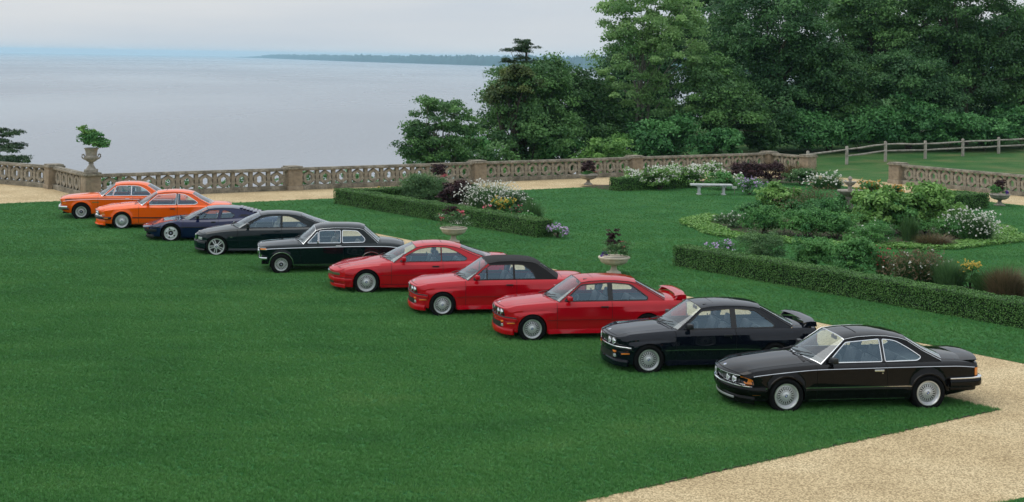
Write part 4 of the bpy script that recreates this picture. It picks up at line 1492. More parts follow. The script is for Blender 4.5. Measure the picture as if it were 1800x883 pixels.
P_BLACK.node_tree.nodes['Principled BSDF'].inputs['Coat IOR'].default_value = 1.32
CYAW = R(9.2)

def car_loc(p, yoff):
    """origin on the ground below the middle of the front axle; p is the near front wheel's outer face"""
    return (p[0] - math.sin(CYAW) * yoff, p[1] + math.cos(CYAW) * yoff, -0.045)

E30 = dict(bulge=.012, bars=[((1.75, .872), (1.75, 1.252), .042, M_BLKT)], xf=-0.71, xr=3.53, wb=2.562, rt=0.305, ra=.322,
    Wp=[(-0.71, .62), (-0.68, .70), (-0.61, .755), (-0.45, .795), (-0.2, .812), (0.3, .815), (2.2, .815), (2.8, .81), (3.2, .79), (3.43, .755), (3.50, .72), (3.53, .65)],
    sh=[(-.71, .715), (-.5, .765), (0, .815), (.6, .85), (1.5, .863), (2.6, .868), (3.1, .872), (3.53, .85)],
    ks=[(-.71, .93), (0, .90), (.6, .90), (3.0, .90), (3.53, .93)],
    ztop=[(-.71, .722), (-.64, .755), (-.5, .79), (0, .85), (.5, .895), (.75, .915), (2.6, .93), (3.1, .925), (3.45, .915), (3.53, .895)],
    bot=[(-.71, .24), (-.4, .23), (.4, .21), (2.2, .21), (2.95, .26), (3.53, .34)],
    sec=[('s', 0, None), ('s', -.035, .95), ('s', -.105, 1.0), ('a', .55, .998), ('a', .45, .985), ('b', .08, .975), ('b', 0, .95)],
    crown=[(-1, 3.0), (5, 3.0)], hu=0.80, h0=-.665, h1=.52, t0=3.0, t1=3.50, d0=.55, d1=1.77, xA=.60, xC=2.96,
    A=[(.60, .85), (1.12, 1.25)], roof=[(1.12, 1.25), (1.3, 1.278), (1.6, 1.292), (1.9, 1.287), (2.18, 1.265), (2.34, 1.232)], C=[(2.34, 1.232), (2.96, .88)],
    dlo=[[(.735, .882, .02), (1.12, 1.195, .03), (1.70, 1.235, .02), (1.70, .886, .02)], [(1.80, .888, .02), (1.80, 1.235, .02), (2.22, 1.198, .06), (2.58, .935, .05), (2.56, .892, .03)]],
    tum=.40, tum2=.05, bulw=.17, bulr=.12, rcrown=.05, trw=.020, bowf=.12, bowr=.05, box=.040, lip=.010, rw=.88,
    fprof=[(.2, .03), (.42, -.01), (.52, .04), (.70, .0), (.76, .02)], rprof=[(.3, -.06), (.5, .0), (.75, 0), (.95, -.03)], rearseat=2.2, seatx=1.30, shelfx=2.35)

def m3(name, p, pnt, label, group, soft=False, mirror_m=None, us=False):
    k = dict(E30)
    if soft:
        k.update(soft=True, box=.036, bars=[], A=[(.60, .85), (1.10, 1.235)], roof=[(1.10, 1.235), (1.35, 1.275), (1.65, 1.283), (1.95, 1.275), (2.18, 1.25), (2.30, 1.21)], C=[(2.30, 1.21), (2.50, 1.08), (2.76, .885)], xC=2.76,
                 dlo=[[(.735, .882, .02), (.92, 1.035, .02), (1.02, 1.115, .02), (1.06, 1.14, .02), (1.06, .884, .01)], [(1.085, .884, .01), (1.085, 1.155, .02), (1.15, 1.195, .02), (1.70, 1.208, .02), (1.70, .888, .02)], [(1.74, .888, .02), (1.74, 1.208, .02), (1.98, 1.195, .12), (2.18, 1.03, .10), (2.24, .892, .02)]],
                 t0=2.90, rw=.72, rg0=(1, 2), trw=.012, gutC=1, shelfx=2.25, rearseat=2.1)
    yo = 0.83
    c = Car(name, spec(**k), label, group, car_loc(p, yo), CYAW, pnt)
    c.body(); c.cabin()
    c.interior(M_SEAT)
    c.wheels('cross', .207, .22, inset=0.012)
    # nose: black grille panel, four lamps, kidneys
    c.patchf('grille_panel', -.60, .60, .555, .70, M_BLKT, .006, both=False, n=14)
    c.lamp('headlight', .50, .628, .060, M_LENS, .016)
    c.lamp('high_beam', .335, .628, .060, M_LENS, .016)
    c.kidneys(.062, .055, .555, .705, .018)
    c.wrap('front_bumper', True, .455, .545, -.36, -.002, .05, pnt)
    c.wrap('bumper_strip', True, .53, .552, -.37, .03, .026, M_CHROME if us else M_BLKT, zref=.5)
    c.wrap('front_spoiler', True, .17, .30, -.40, -.005, .055, pnt, zref=.26, span=(0.05, .95))
    c.wrap('air_intake', True, .30, .42, -.5, .0, .006, M_BLKT, zref=.36, span=(.34, .66))
    for sd in (-1, 1):
        b = MB(); y = c.side(-.48, .43); q = c.D(-.48, y, .43)
        b.rbox(-.55, -.38, sd * (y + .004) - .01, sd * (y + .004) + .01, .415, .437, .004)
        b.obj('side_marker', M_AMBER, c.root)
        b = MB(); p2 = c.FP(sd * .55, .36, .01)
        b.rbox(p2[0] - .01, p2[0] + .05, p2[1] - .05, p2[1] + .05, .33, .39, .01)
        b.obj('fog_lamp', M_LENS, c.root)
        b = MB(); p2 = c.FP(sd * .55, .435, .012)
        b.rbox(p2[0] - .012, p2[0] + .04, p2[1] - .055, p2[1] + .055, .42, .455, .008)
        b.obj('turn_signal', M_AMBER, c.root)
    c.wrap('rear_bumper', False, .40, .54, 2.95, -.004, .06, pnt)
    c.patchf('tail_light', .38, .66, .58, .72, M_REDL, .008, front=False)
    c.patchf('rear_turn_signal', .60, .672, .64, .71, M_AMBER, .012, front=False)
    c.patchf('plate_recess', -.34, .34, .60, .74, M_BLKT, .004, front=False, both=False)
    c.strip('side_moulding', -.58, 3.35, .468, .026, .010, pnt if not us else pnt)
    c.strip('moulding_line', -.42, 3.3, .484, .007, .012, M_BLKT if not us else M_CHROME)
    c.strip('side_skirt', .30, 2.26, .235, .10, .055, pnt, tilt=True)
    c.mirror(.82, .885, mirror_m or pnt, wdt=.16)
    c.handle(1.60, .758, M_BLKT, .17, .032)
    c.badge(); c.badge(False)
    # antenna and sunroof seams
    if not soft:
        b = MB()
        zr = 1.285 + .055
        for xx in (1.42, 1.88):
            zz = [c.gy(xx, 1.3) * u for u in (-.62, -.3, 0, .3, .62)]
            b.tube([(xx, yy, 1.285 + .05 * (1 - abs(yy / c.gy(xx, 1.3)) ** 3.2) + (.001 if xx > 1.5 else -.001)) for yy in zz], .0045, 4)
        b.obj('sunroof_seam', M_GAP, c.root)
        b = MB(); b.rbox(1.20, 1.30, -.40, -.34, 1.27, 1.312, .012); b.obj('roof_aerial_base', M_BLKT, c.root)
        # tall rear wing
        wv = MB()
        n = 12
        prof = [(3.27, .982), (3.34, 1.000), (3.42, 1.010), (3.49, 1.006), (3.50, .992), (3.42, .990), (3.34, .980)]
        VV = []; FF = []
        ys = [-.70 + 1.40 * i / n for i in range(n + 1)]
        for y in ys:
            e = (abs(y) / .70) ** 4
            for x, z in prof: VV.append((x - .05 * e - .03 * (abs(y) / .7) ** 2, y, z - .022 * e))
        L = len(prof)
        for i in range(n):
            for j in range(L): FF.append((i * L + j, i * L + (j + 1) % L, (i + 1) * L + (j + 1) % L, (i + 1) * L + j))
        FF += [tuple(range(L))[::-1], tuple(range(n * L, n * L + L))]
        wv.add(VV, FF)
        wing = wv.obj('rear_wing', pnt, c.root, 40)
        for sd in (-1, 1):
            b = MB(); zt = .95
            y0, y1 = sd * .70, sd * .66
            ya, yb = min(y0, y1), max(y0, y1)
            b.prism([(3.20, .888), (3.47, .884), (3.45, .984), (3.29, .980)], ya, yb)
            b.obj('wing_upright', pnt, wing, 40)
    else:
        for sd in (-1, 1): pass
    return c

E24 = dict(bulge=.010, bars=[((1.832, .862), (1.832, 1.24), .022, M_BLKT)], xf=-0.94, xr=3.70, wb=2.626, rt=0.316, ra=.332,
    Wp=[(-.94, .62), (-.91, .70), (-.83, .76), (-.6, .815), (-.2, .848), (.5, .858), (2.2, .858), (2.8, .845), (3.3, .81), (3.58, .77), (3.67, .73), (3.70, .66)],
    sh=[(-.94, .655), (-.6, .72), (0, .79), (.6, .83), (1.5, .842), (2.6, .85), (3.1, .845), (3.70, .80)],
    ks=[(-.94, .95), (-.2, .90), (.6, .895), (3.0, .88), (3.70, .93)],
    ztop=[(-.94, .665), (-.86, .71), (-.6, .775), (0, .85), (.45, .89), (.75, .912), (2.7, .918), (3.1, .905), (3.6, .872), (3.70, .845)],
    bot=[(-.94, .24), (-.5, .22), (.4, .20), (2.2, .20), (2.98, .26), (3.70, .37)],
    sec=[('s', 0, None), ('s', -.03, .955), ('s', -.065, 1.0), ('a', .50, .998), ('a', .34, .985), ('b', .05, .965), ('b', 0, .94)],
    crown=[(-1, 3.3), (5, 3.3)], hu=.86, h0=-.90, h1=.56, t0=2.96, t1=3.67, d0=.56, d1=1.86, xA=.66, xC=2.92,
    A=[(.66, .832), (1.16, 1.235)], roof=[(1.16, 1.235), (1.4, 1.272), (1.7, 1.286), (1.95, 1.278), (2.18, 1.244), (2.32, 1.204)], C=[(2.32, 1.204), (2.60, 1.025), (2.92, .862)],
    dlo=[[(.80, .864, .02), (1.17, 1.185, .03), (1.80, 1.231, .02), (1.80, .870, .02)], [(1.865, .871, .02), (1.865, 1.229, .02), (2.10, 1.206, .10), (2.36, 1.060, .10), (2.55, .930, .09), (2.47, .880, .06)]],
    tum=.46, tum2=.05, bulw=.20, bulr=.16, rcrown=.048, trw=.009, bowf=.16, bowr=.05, lip=.026, rw=.86,
    fprof=[(.2, .05), (.38, 0), (.46, .05), (.65, -.02), (.72, -.01)], rprof=[(.3, -.08), (.5, 0), (.75, 0), (.9, -.03)], rearseat=2.25, seatx=1.36, shelfx=2.4)

def six(name, p, pnt, label, group, euro=False):
    k = dict(E24); k['trim_m'] = M_CHROME; k['gut_m'] = M_CHROME if not euro else M_BLKT; k['wtrim'] = M_CHROME if not euro else M_CHROME
    c = Car(name, spec(**k), label, group, car_loc(p, .86), CYAW, pnt)
    c.body(); c.cabin(); c.interior(M_SEAT if not euro else M_SEATG)
    c.wheels('crossd', .222, .23, inset=.004)
    c.archlip(pnt, .030, .010)
    c.patchf('grille_panel', -.60, .60, .50, .64, M_BLKT, .006, both=False, n=16)
    c.lamp('headlight', .50, .572, .060, M_LENS, .016)
    c.lamp('high_beam', .335, .572, .056, M_LENS, .016)
    c.kidneys(.065, .052, .485, .655, .02)
    c.wrap('grille_trim', True, .642, .653, -.80, .002, .010, M_CHROME, zref=.645, span=(.2, .8))
    c.wrap('grille_lower_trim', True, .488, .498, -.80, .002, .010, M_CHROME, zref=.49, span=(.2, .8))
    for sd in (-1, 1):
        b = MB()
        xs_ = [-.925, -.90, -.86, -.80, -.72]
        VV = []; FF = []
        for i, x in enumerate(xs_):
            zt = .635 - .045 * i / 4; z0 = .505 + .0 * i
            for z in (z0, zt):
                q = c.D(x, c.side(x, z) + .008, z); VV.append((q[0], sd * q[1], q[2]))
        for i in range(len(xs_) - 1):
            f = (2 * i, 2 * i + 1, 2 * i + 3, 2 * i + 2); FF.append(f if sd < 0 else f[::-1])
        b.add(VV, FF)
        b.obj('turn_signal', M_AMBER, c.root, 40)
    mb = M_BLKT if euro else pnt
    if not euro:
        c.wrap('front_bumper', True, .345, .475, -.38, .0, .07, pnt)
        c.wrap('bumper_strip', True, .466, .490, -.55, .02, .058, M_CHROME, zref=.42, span=(.08, .92))
        c.wrap('front_spoiler', True, .17, .30, -.42, -.02, .05, pnt, zref=.26, span=(.05, .95))
        c.wrap('spoiler_lip', True, .225, .262, -.72, .02, .018, mat('spoiler_grey_trim', (.5, .5, .52), .3, .6), zref=.26, span=(.36, .64))
        c.strip('side_moulding', -.60, 3.5, .425, .045, .012, M_BLKT)
        c.strip('chrome_line', -.55, 2.3, .452, .011, .014, M_CHROME)
        c.wrap('rear_bumper', False, .42, .56, 3.02, .0, .075, pnt)
        c.wrap('rear_bumper_strip', False, .552, .585, 3.02, .01, .06, M_CHROME, zref=.5)
        c.wrap('rear_apron', False, .33, .43, 3.05, -.03, .04, pnt, zref=.40)
        c.strip('sill_line', .42, 2.22, .235, .012, .006, M_CHROME)
        c.strip('waist_line', -.62, 3.6, .0, .009, .004, M_CHROME, zf=lambda x: c.zs(x) - .066)
        c.handle(1.70, .735, M_CHROME, .18, .036)
    else:
        c.wrap('front_bumper', True, .375, .455, -.36, .0, .07, M_BLKT)
        c.wrap('bumper_chrome', True, .45, .495, -.66, .0, .085, M_CHROME, zref=.45, span=(.16, .84))
        c.wrap('front_spoiler', True, .17, .36, -.40, -.01, .05, pnt, zref=.28, span=(.04, .96))
        c.wrap('spoiler_lip', True, .17, .21, -.45, .02, .05, pnt, zref=.28, span=(.1, .9))
        c.strip('side_moulding', -.60, 3.5, .425, .040, .012, M_BLKT)
        c.wrap('rear_bumper', False, .44, .56, 3.05, .0, .07, M_BLKT)
        c.wrap('rear_bumper_strip', False, .55, .59, 3.2, .01, .06, M_CHROME, zref=.5)
        c.strip('sill_line', .42, 2.22, .235, .014, .006, M_CHROME)
        c.handle(1.70, .735, M_BLKT, .18, .034)
    for sd in (-1, 1):
        b = MB(); y = c.side(-.52, .37) if not euro else c.side(-.52, .415) + .07
        zz = .345 if not euro else .415
        b.rbox(-.60, -.46, sd * (y + .004) - .012, sd * (y + .004) + .012, zz - .014, zz + .014, .004)
        b.obj('side_marker', M_AMBER, c.root)
    c.patchf('tail_light', .36, .64, .585, .725, M_REDL, .008, front=False)
    for sd in (-1, 1):
        VV = []; FF = []
        xs_ = [3.60, 3.64, 3.68, 3.70]
        for x in xs_:
            for z in (.595, .735):
                q = c.D(x, c.side(x, z) + .008, z); VV.append((q[0], sd * q[1], q[2]))
        for i in range(3):
            f = (2 * i, 2 * i + 1, 2 * i + 3, 2 * i + 2); FF.append(f if sd < 0 else f[::-1])
        b = MB(); b.add(VV, FF); b.obj('rear_turn_signal', M_AMBER, c.root, 40)
    c.mirror(.86, .862, pnt if euro else M_BLKT, wdt=.17)
    c.badge(); c.badge(False)
    # soft rubber lip on the boot lid
    VV = []; FF = []; n = 12
    prof = [(3.40, -.004), (3.55, .022), (3.70, .055), (3.73, .05), (3.70, .028), (3.66, -.004)]
    for i in range(n + 1):
        y = -.66 + 1.32 * i / n
        e = (abs(y) / .66) ** 3
        for x, dz in prof:
            xx = x - .10 * e
            VV.append((xx, y, c.top(min(xx, 3.68), y) + dz * (1 - .35 * e)))
    L = len(prof)
    for i in range(n):
        for j in range(L): FF.append((i * L + j, i * L + (j + 1) % L, (i + 1) * L + (j + 1) % L, (i + 1) * L + j))
    FF += [tuple(range(L))[::-1], tuple(range(n * L, n * L + L))]
    if not euro:
        b = MB(); b.add(VV, FF); b.obj('boot_spoiler', pnt, c.root, 40)
    b = MB()
    for xx in (1.46, 1.92):
        b.tube([(xx, yy, 1.276 + .05 * (1 - abs(yy / c.gy(xx, 1.28)) ** 3.2) + (0.003 if xx < 1.8 else -.002)) for yy in (-.34, -.17, 0, .17, .34)], .0045, 4)
    b.obj('sunroof_seam', M_GAP, c.root)
    # cowl vent
    b = MB()
    for k in range(5):
        y0 = -.52
        x = .40 + k * .022
        b.tube([(x, -.60 + .015 * k, c.top(x, -.6) + .004), (x, -.30, c.top(x, -.3) + .004)], .006, 4)
    b.obj('cowl_vent', M_BLKT, c.root)
    return c
E31 = dict(bulge=.010, xf=-0.92, xr=3.82, wb=2.684, rt=0.325, ra=.345,
    Wp=[(-.92, .52), (-.89, .63), (-.80, .74), (-.6, .83), (-.3, .885), (0, .905), (.6, .90), (2.2, .90), (2.8, .905), (3.3, .87), (3.65, .80), (3.78, .72), (3.82, .64)],
    sh=[(-.92, .585), (-.7, .65), (-.3, .725), (0, .765), (.6, .80), (1.5, .81), (2.6, .835), (3.1, .86), (3.82, .85)],
    ks=[(-.92, .95), (-.2, .86), (.6, .88), (3.0, .86), (3.82, .92)],
    ztop=[(-.92, .595), (-.84, .635), (-.6, .695), (-.2, .77), (.3, .835), (.75, .885), (2.9, .94), (3.4, .935), (3.75, .92), (3.82, .895)],
    bot=[(-.92, .24), (-.5, .20), (.4, .19), (2.2, .19), (3.0, .25), (3.82, .36)],
    sec=[('s', 0, None), ('s', -.05, .95), ('s', -.13, .99), ('a', .56, 1.0), ('a', .40, .985), ('b', .10, .975), ('b', 0, .95)],
    crown=[(-1, 3.0), (5, 3.0)], hu=.80, h0=-.74, h1=.55, t0=3.12, t1=3.76, d0=.64, d1=1.97, xA=.70, xC=3.14,
    A=[(.70, .806), (.97, 1.00), (1.30, 1.175)], roof=[(1.30, 1.175), (1.52, 1.212), (1.82, 1.228), (2.08, 1.217), (2.28, 1.186), (2.43, 1.147)], C=[(2.43, 1.147), (2.75, 1.012), (3.14, .874)],
    dlo=[[(.86, .838, .02), (1.04, .975, .05), (1.35, 1.128, .08), (1.64, 1.174, .06), (1.925, 1.178, .02), (1.925, .843, .02)], [(1.955, .843, .02), (1.955, 1.177, .02), (2.12, 1.158, .08), (2.37, 1.055, .10), (2.62, .905, .06), (2.55, .852, .05)]],
    tum=.50, tum2=.06, bulw=.24, bulr=.18, rcrown=.05, trw=.010, bowf=.12, bowr=.08, lip=.014, rw=.86, gutr=.006,
    fprof=[(.2, .07), (.36, .0), (.5, .0), (.62, .0)], rprof=[(.3, -.1), (.5, 0), (.75, 0), (.9, -.03)], rearseat=2.3, seatx=1.42, shelfx=2.5)

def eight(name, p, pnt, label, group):
    c = Car(name, spec(**E31), label, group, car_loc(p, .905), CYAW, pnt)
    c.body(); c.cabin(); c.interior(M_SEAT)
    c.wheels('crossd', .236, .24, inset=.012)
    c.wrap('front_bumper', True, .33, .42, -.37, -.004, .03, pnt, zref=.38)
    c.wrap('bumper_seam', True, .428, .438, -.36, -.006, .012, M_GAP, zref=.43)
    c.wrap('lamp_band', True, .475, .545, -.62, -.004, .014, M_SMOKE, zref=.51, span=(.17, .83))
    c.kidneys(.075, .06, .47, .55, .03)
    c.wrap('front_spoiler', True, .17, .26, -.42, -.005, .03, pnt, zref=.24, span=(.05, .95))
    c.wrap('air_intake', True, .25, .325, -.6, -.002, .006, M_BLKT, zref=.29, span=(.36, .64))
    # closed pop-up lamp covers: seams across the nose
    for sd in (-1, 1):
        b = MB()
        for xx in (-.72, -.42):
            b.tube([c.D(xx, sd * yy, c.top(xx, yy) + .001) for yy in (.34, .42, .50, .58)], .004, 4)
        b.tube([c.D(xx, sd * .34, c.top(xx, .34) + .001) for xx in (-.72, -.62, -.52, -.42)], .004, 4)
        b.obj('pop_up_lamp_seam', M_GAP, c.root)
    c.wrap('rear_bumper', False, .40, .56, 3.1, -.004, .05, pnt)
    c.patchf('tail_light', .2, .62, .62, .75, M_REDL, .008, front=False)
    c.strip('side_seam', -.55, 3.3, .50, .008, .002, M_GAP)
    c.strip('sill_panel', .38, 2.3, .262, .012, .006, M_GAP)
    c.strip('sill_skirt', .38, 2.3, .215, .07, .012, pnt)
    c.mirror(.95, .85, pnt, wdt=.17, h=.11)
    c.handle(1.78, .72, M_BLKT, .18, .034)
    c.badge(); c.badge(False)
    b = MB()
    for xx in (1.50, 1.98):
        zr = pchip(E31['roof'], xx)
        b.tube([(xx, yy, zr + .05 * (1 - abs(yy / c.gy(xx, zr)) ** 3.2) + .002) for yy in (-.34, -.17, 0, .17, .34)], .0045, 4)
    b.obj('sunroof_seam', M_GAP, c.root)
    return c

N02 = dict(xf=-0.66, xr=3.48, wb=2.50, rt=0.292, ra=.325,
    Wp=[(-.66, .66), (-.63, .715), (-.55, .745), (-.3, .77), (0, .785), (.6, .79), (2.0, .79), (2.5, .785), (3.0, .76), (3.36, .71), (3.45, .67), (3.48, .60)],
    sh=[(-.66, .765), (-.3, .795), (.3, .82), (1.2, .84), (2.2, .855), (2.8, .85), (3.48, .785)],
    ks=[(-.66, .96), (-.2, .93), (.6, .92), (2.6, .90), (3.48, .93)],
    ztop=[(-.66, .785), (-.55, .82), (-.2, .86), (.3, .895), (.7, .92), (2.4, .945), (2.8, .935), (3.3, .89), (3.48, .835)],
    bot=[(-.66, .37), (-.4, .32), (.4, .27), (2.1, .27), (2.85, .31), (3.48, .40)],
    sec=[('s', 0, None), ('s', -.04, .975), ('s', -.075, 1.0), ('a', .55, .995), ('a', .40, .975), ('b', .04, .95), ('b', 0, .93)],
    crown=[(-1, 3.3), (5, 3.3)], hu=.93, h0=-.63, h1=.46, t0=2.76, t1=3.44, d0=.53, d1=1.71, xA=.60, xC=2.68,
    A=[(.60, .835), (.95, 1.205)], roof=[(.95, 1.205), (1.12, 1.252), (1.45, 1.275), (1.87, 1.272), (2.16, 1.255), (2.30, 1.21)], C=[(2.30, 1.21), (2.68, .862)],
    dlo=[[(.72, .876, .02), (.89, 1.05, .02), (1.005, 1.175, .03), (1.01, .878, .01)], [(1.04, .878, .01), (1.04, 1.19, .04), (1.17, 1.205, .03), (1.635, 1.212, .03), (1.635, .880, .02)], [(1.69, .882, .03), (1.69, 1.212, .03), (2.11, 1.195, .07), (2.325, .975, .05), (2.29, .895, .04)]],
    tum=.34, tum2=.06, bulw=.14, bulr=.10, rcrown=.095, trw=.010, bowf=.03, bowr=.04, lip=.012, rw=.86,
    fprof=[(.35, .13), (.50, .10), (.62, .045), (.74, .02), (.80, .0)], rprof=[(.35, -.08), (.5, 0), (.75, 0), (.9, -.03)], rearseat=2.0, seatx=1.14, shelfx=2.1)

def twodoor(name, p, pnt, label, group):
    k = dict(N02); k['trim_m'] = M_CHROME; k['gut_m'] = M_CHROME; k['wtrim'] = M_CHROME
    c = Car(name, spec(**k), label, group, car_loc(p, .79), CYAW, pnt)
    c.body(); c.cabin(); c.interior(mat('seat_tan', (.26, .20, .15), .6))
    c.wheels('fin', .182, .20, inset=.0)
    c.archlip(M_CHROME, .016, .008)
    c.patchf('grille_panel', -.62, .62, .585, .735, M_BLKT, .004, both=False, n=14)
    c.lamp('headlight', .52, .655, .085, M_LENS, .03)
    c.kidneys(.055, .045, .57, .745, .02)
    c.wrap('grille_trim', True, .735, .75, -.5, .004, .012, M_CHROME, zref=.745, span=(.2, .8))
    c.wrap('belt_moulding', True, .737, .753, -.46, .0, .012, M_CHROME, zref=.745)
    c.strip('belt_moulding', -.52, 3.4, .0, .016, .010, M_CHROME, zf=lambda x: c.zs(x) - .072)
    c.wrap('front_bumper', True, .435, .495, -.42, .055, .04, M_CHROME, zref=.46, span=(.02, .98))
    for sd in (-1, 1):
        b = MB(); x0, x1 = -.62, -.42
        VV = []; FF = []
        for x in (-.64, -.58, -.52, -.44):
            for z in (.70, .735):
                q = c.D(x, c.side(x, z) + .012, z); VV.append((q[0], sd * q[1], q[2]))
        for i in range(3):
            f = (2 * i, 2 * i + 1, 2 * i + 3, 2 * i + 2); FF.append(f if sd < 0 else f[::-1])
        b.add(VV, FF); t_ = b.obj('turn_signal', M_AMBER, c.root, 40)
        b = MB(); VV = []
        for x in (-.64, -.58, -.52, -.42):
            for z in (.685, .70):
                q = c.D(x, c.side(x, z) + .014, z); VV.append((q[0], sd * q[1], q[2]))
        b.add(VV, FF); b.obj('bezel', M_CHROME, t_, 40)
    c.wrap('rear_bumper', False, .42, .50, 3.0, .03, .05, M_CHROME)
    c.patchf('tail_light', .42, .58, .60, .68, M_REDL, .012, front=False)
    c.strip('sill_trim', .36, 2.14, .285, .016, .008, M_CHROME)
    b = MB()
    b.rbox(.98, 1.02, -.85, -.75, .905, .965, .015); b.tube([(1.02, -.77, .87), (1.0, -.80, .92)], .008, 6)
    b.obj('mirror', M_CHROME, c.doors[0], 50)
    c.handle(1.58, .80, M_CHROME, .16, .026)
    c.badge(); c.badge(False)
    # cowl intake
    b = MB()
    for i in range(6): b.tube([(.24 + .025 * i, yy, c.top(.24 + .025 * i, yy) + .002) for yy in (-.4, -.2, 0, .2, .4)], .003, 4)
    b.obj('cowl_vent', M_BLKT, c.root)
    return c

E36 = dict(bulge=.010, xf=-0.66, xr=3.62, wb=2.70, rt=0.316, ra=.332,
    Wp=[(-.66, .52), (-.63, .62), (-.56, .72), (-.42, .785), (-.15, .832), (.3, .845), (2.2, .85), (2.8, .845), (3.2, .82), (3.5, .755), (3.59, .70), (3.62, .62)],
    sh=[(-.66, .62), (-.5, .68), (-.2, .745), (.2, .80), (.7, .835), (1.5, .85), (2.6, .87), (3.1, .88), (3.62, .86)],
    ks=[(-.66, .93), (-.2, .85), (.6, .87), (3.0, .86), (3.62, .92)],
    ztop=[(-.66, .64), (-.58, .69), (-.4, .735), (0, .805), (.4, .865), (.75, .905), (2.8, .96), (3.2, .95), (3.55, .935), (3.62, .91)],
    bot=[(-.66, .22), (-.4, .20), (.4, .20), (2.3, .20), (3.0, .25), (3.62, .35)],
    sec=[('s', 0, None), ('s', -.05, .955), ('s', -.12, .99), ('a', .58, 1.0), ('a', .46, .99), ('b', .10, .975), ('b', 0, .955)],
    crown=[(-1, 3.0), (5, 3.0)], hu=.80, h0=-.58, h1=.58, t0=3.29, t1=3.58, d0=.62, d1=1.93, xA=.68, xC=3.26,
    A=[(.68, .836), (1.00, 1.055), (1.32, 1.215)], roof=[(1.32, 1.215), (1.52, 1.247), (1.82, 1.259), (2.12, 1.25), (2.34, 1.222), (2.50, 1.185)], C=[(2.50, 1.185), (2.84, 1.045), (3.26, .90)],
    dlo=[[(.86, .868, .02), (1.07, 1.022, .05), (1.36, 1.16, .08), (1.62, 1.20, .05), (1.90, 1.207, .02), (1.90, .875, .02)], [(1.96, .875, .02), (1.96, 1.206, .02), (2.19, 1.19, .08), (2.46, 1.068, .10), (2.71, .925, .06), (2.65, .888, .04)]],
    tum=.44, tum2=.06, bulw=.22, bulr=.16, rcrown=.05, trw=.014, bowf=.11, bowr=.07, lip=.012, rw=.86, gutr=.006,
    fprof=[(.2, .04), (.4, -.01), (.5, .02), (.64, .02)], rprof=[(.3, -.1), (.5, 0), (.75, 0), (.9, -.03)], rearseat=2.3, seatx=1.42, shelfx=2.5)

def m3later(name, p, pnt, label, group):
    c = Car(name, spec(**E36), label, group, car_loc(p, .85), CYAW, pnt)
    c.body(); c.cabin(); c.interior(mat('seat_sand', (.30, .27, .22), .6))
    c.wheels('five', .244, .225, inset=.008)
    c.wrap('front_bumper', True, .26, .44, -.37, -.004, .04, pnt, zref=.36)
    c.wrap('bumper_strip', True, .435, .452, -.37, .0, .035, M_BLKT, zref=.44)
    c.wrap('spoiler_lip', True, .17, .225, -.42, -.002, .045, M_BLKT, zref=.24, span=(.05, .95))
    c.wrap('air_intake', True, .27, .36, -.5, .03, .014, M_BLKT, zref=.32, span=(.34, .66))
    c.wrap('headlight_cover', True, .50, .575, -.50, -.004, .014, M_LENS, zref=.55, span=(.14, .36))
    c.wrap('headlight_cover', True, .50, .575, -.50, -.004, .014, M_LENS, zref=.55, span=(.64, .86))
    c.kidneys(.085, .075, .47, .60, .03)
    c.wrap('rear_bumper', False, .36, .56, 3.05, -.004, .05, pnt)
    c.patchf('tail_light', .34, .62, .62, .76, M_REDL, .008, front=False)
    c.strip('side_moulding', -.56, 3.3, .475, .05, .012, pnt)
    c.strip('moulding_line', -.5, 3.3, .503, .006, .012, M_BLKT)
    c.strip('side_skirt', .36, 2.32, .225, .07, .045, pnt, tilt=True)
    c.mirror(.92, .89, M_BLKT, wdt=.17, h=.11)
    c.handle(1.80, .76, pnt, .18, .034)
    b = MB()
    for k, xx in enumerate((.40, .425, .45)): b.box(xx, xx + .016, -c.side(.42, .60) - .005, -c.side(.42, .60) + .01, .585, .605)
    b.obj('fender_badge', M_LETTER, c.root)
    c.badge(); c.badge(False)
    return c

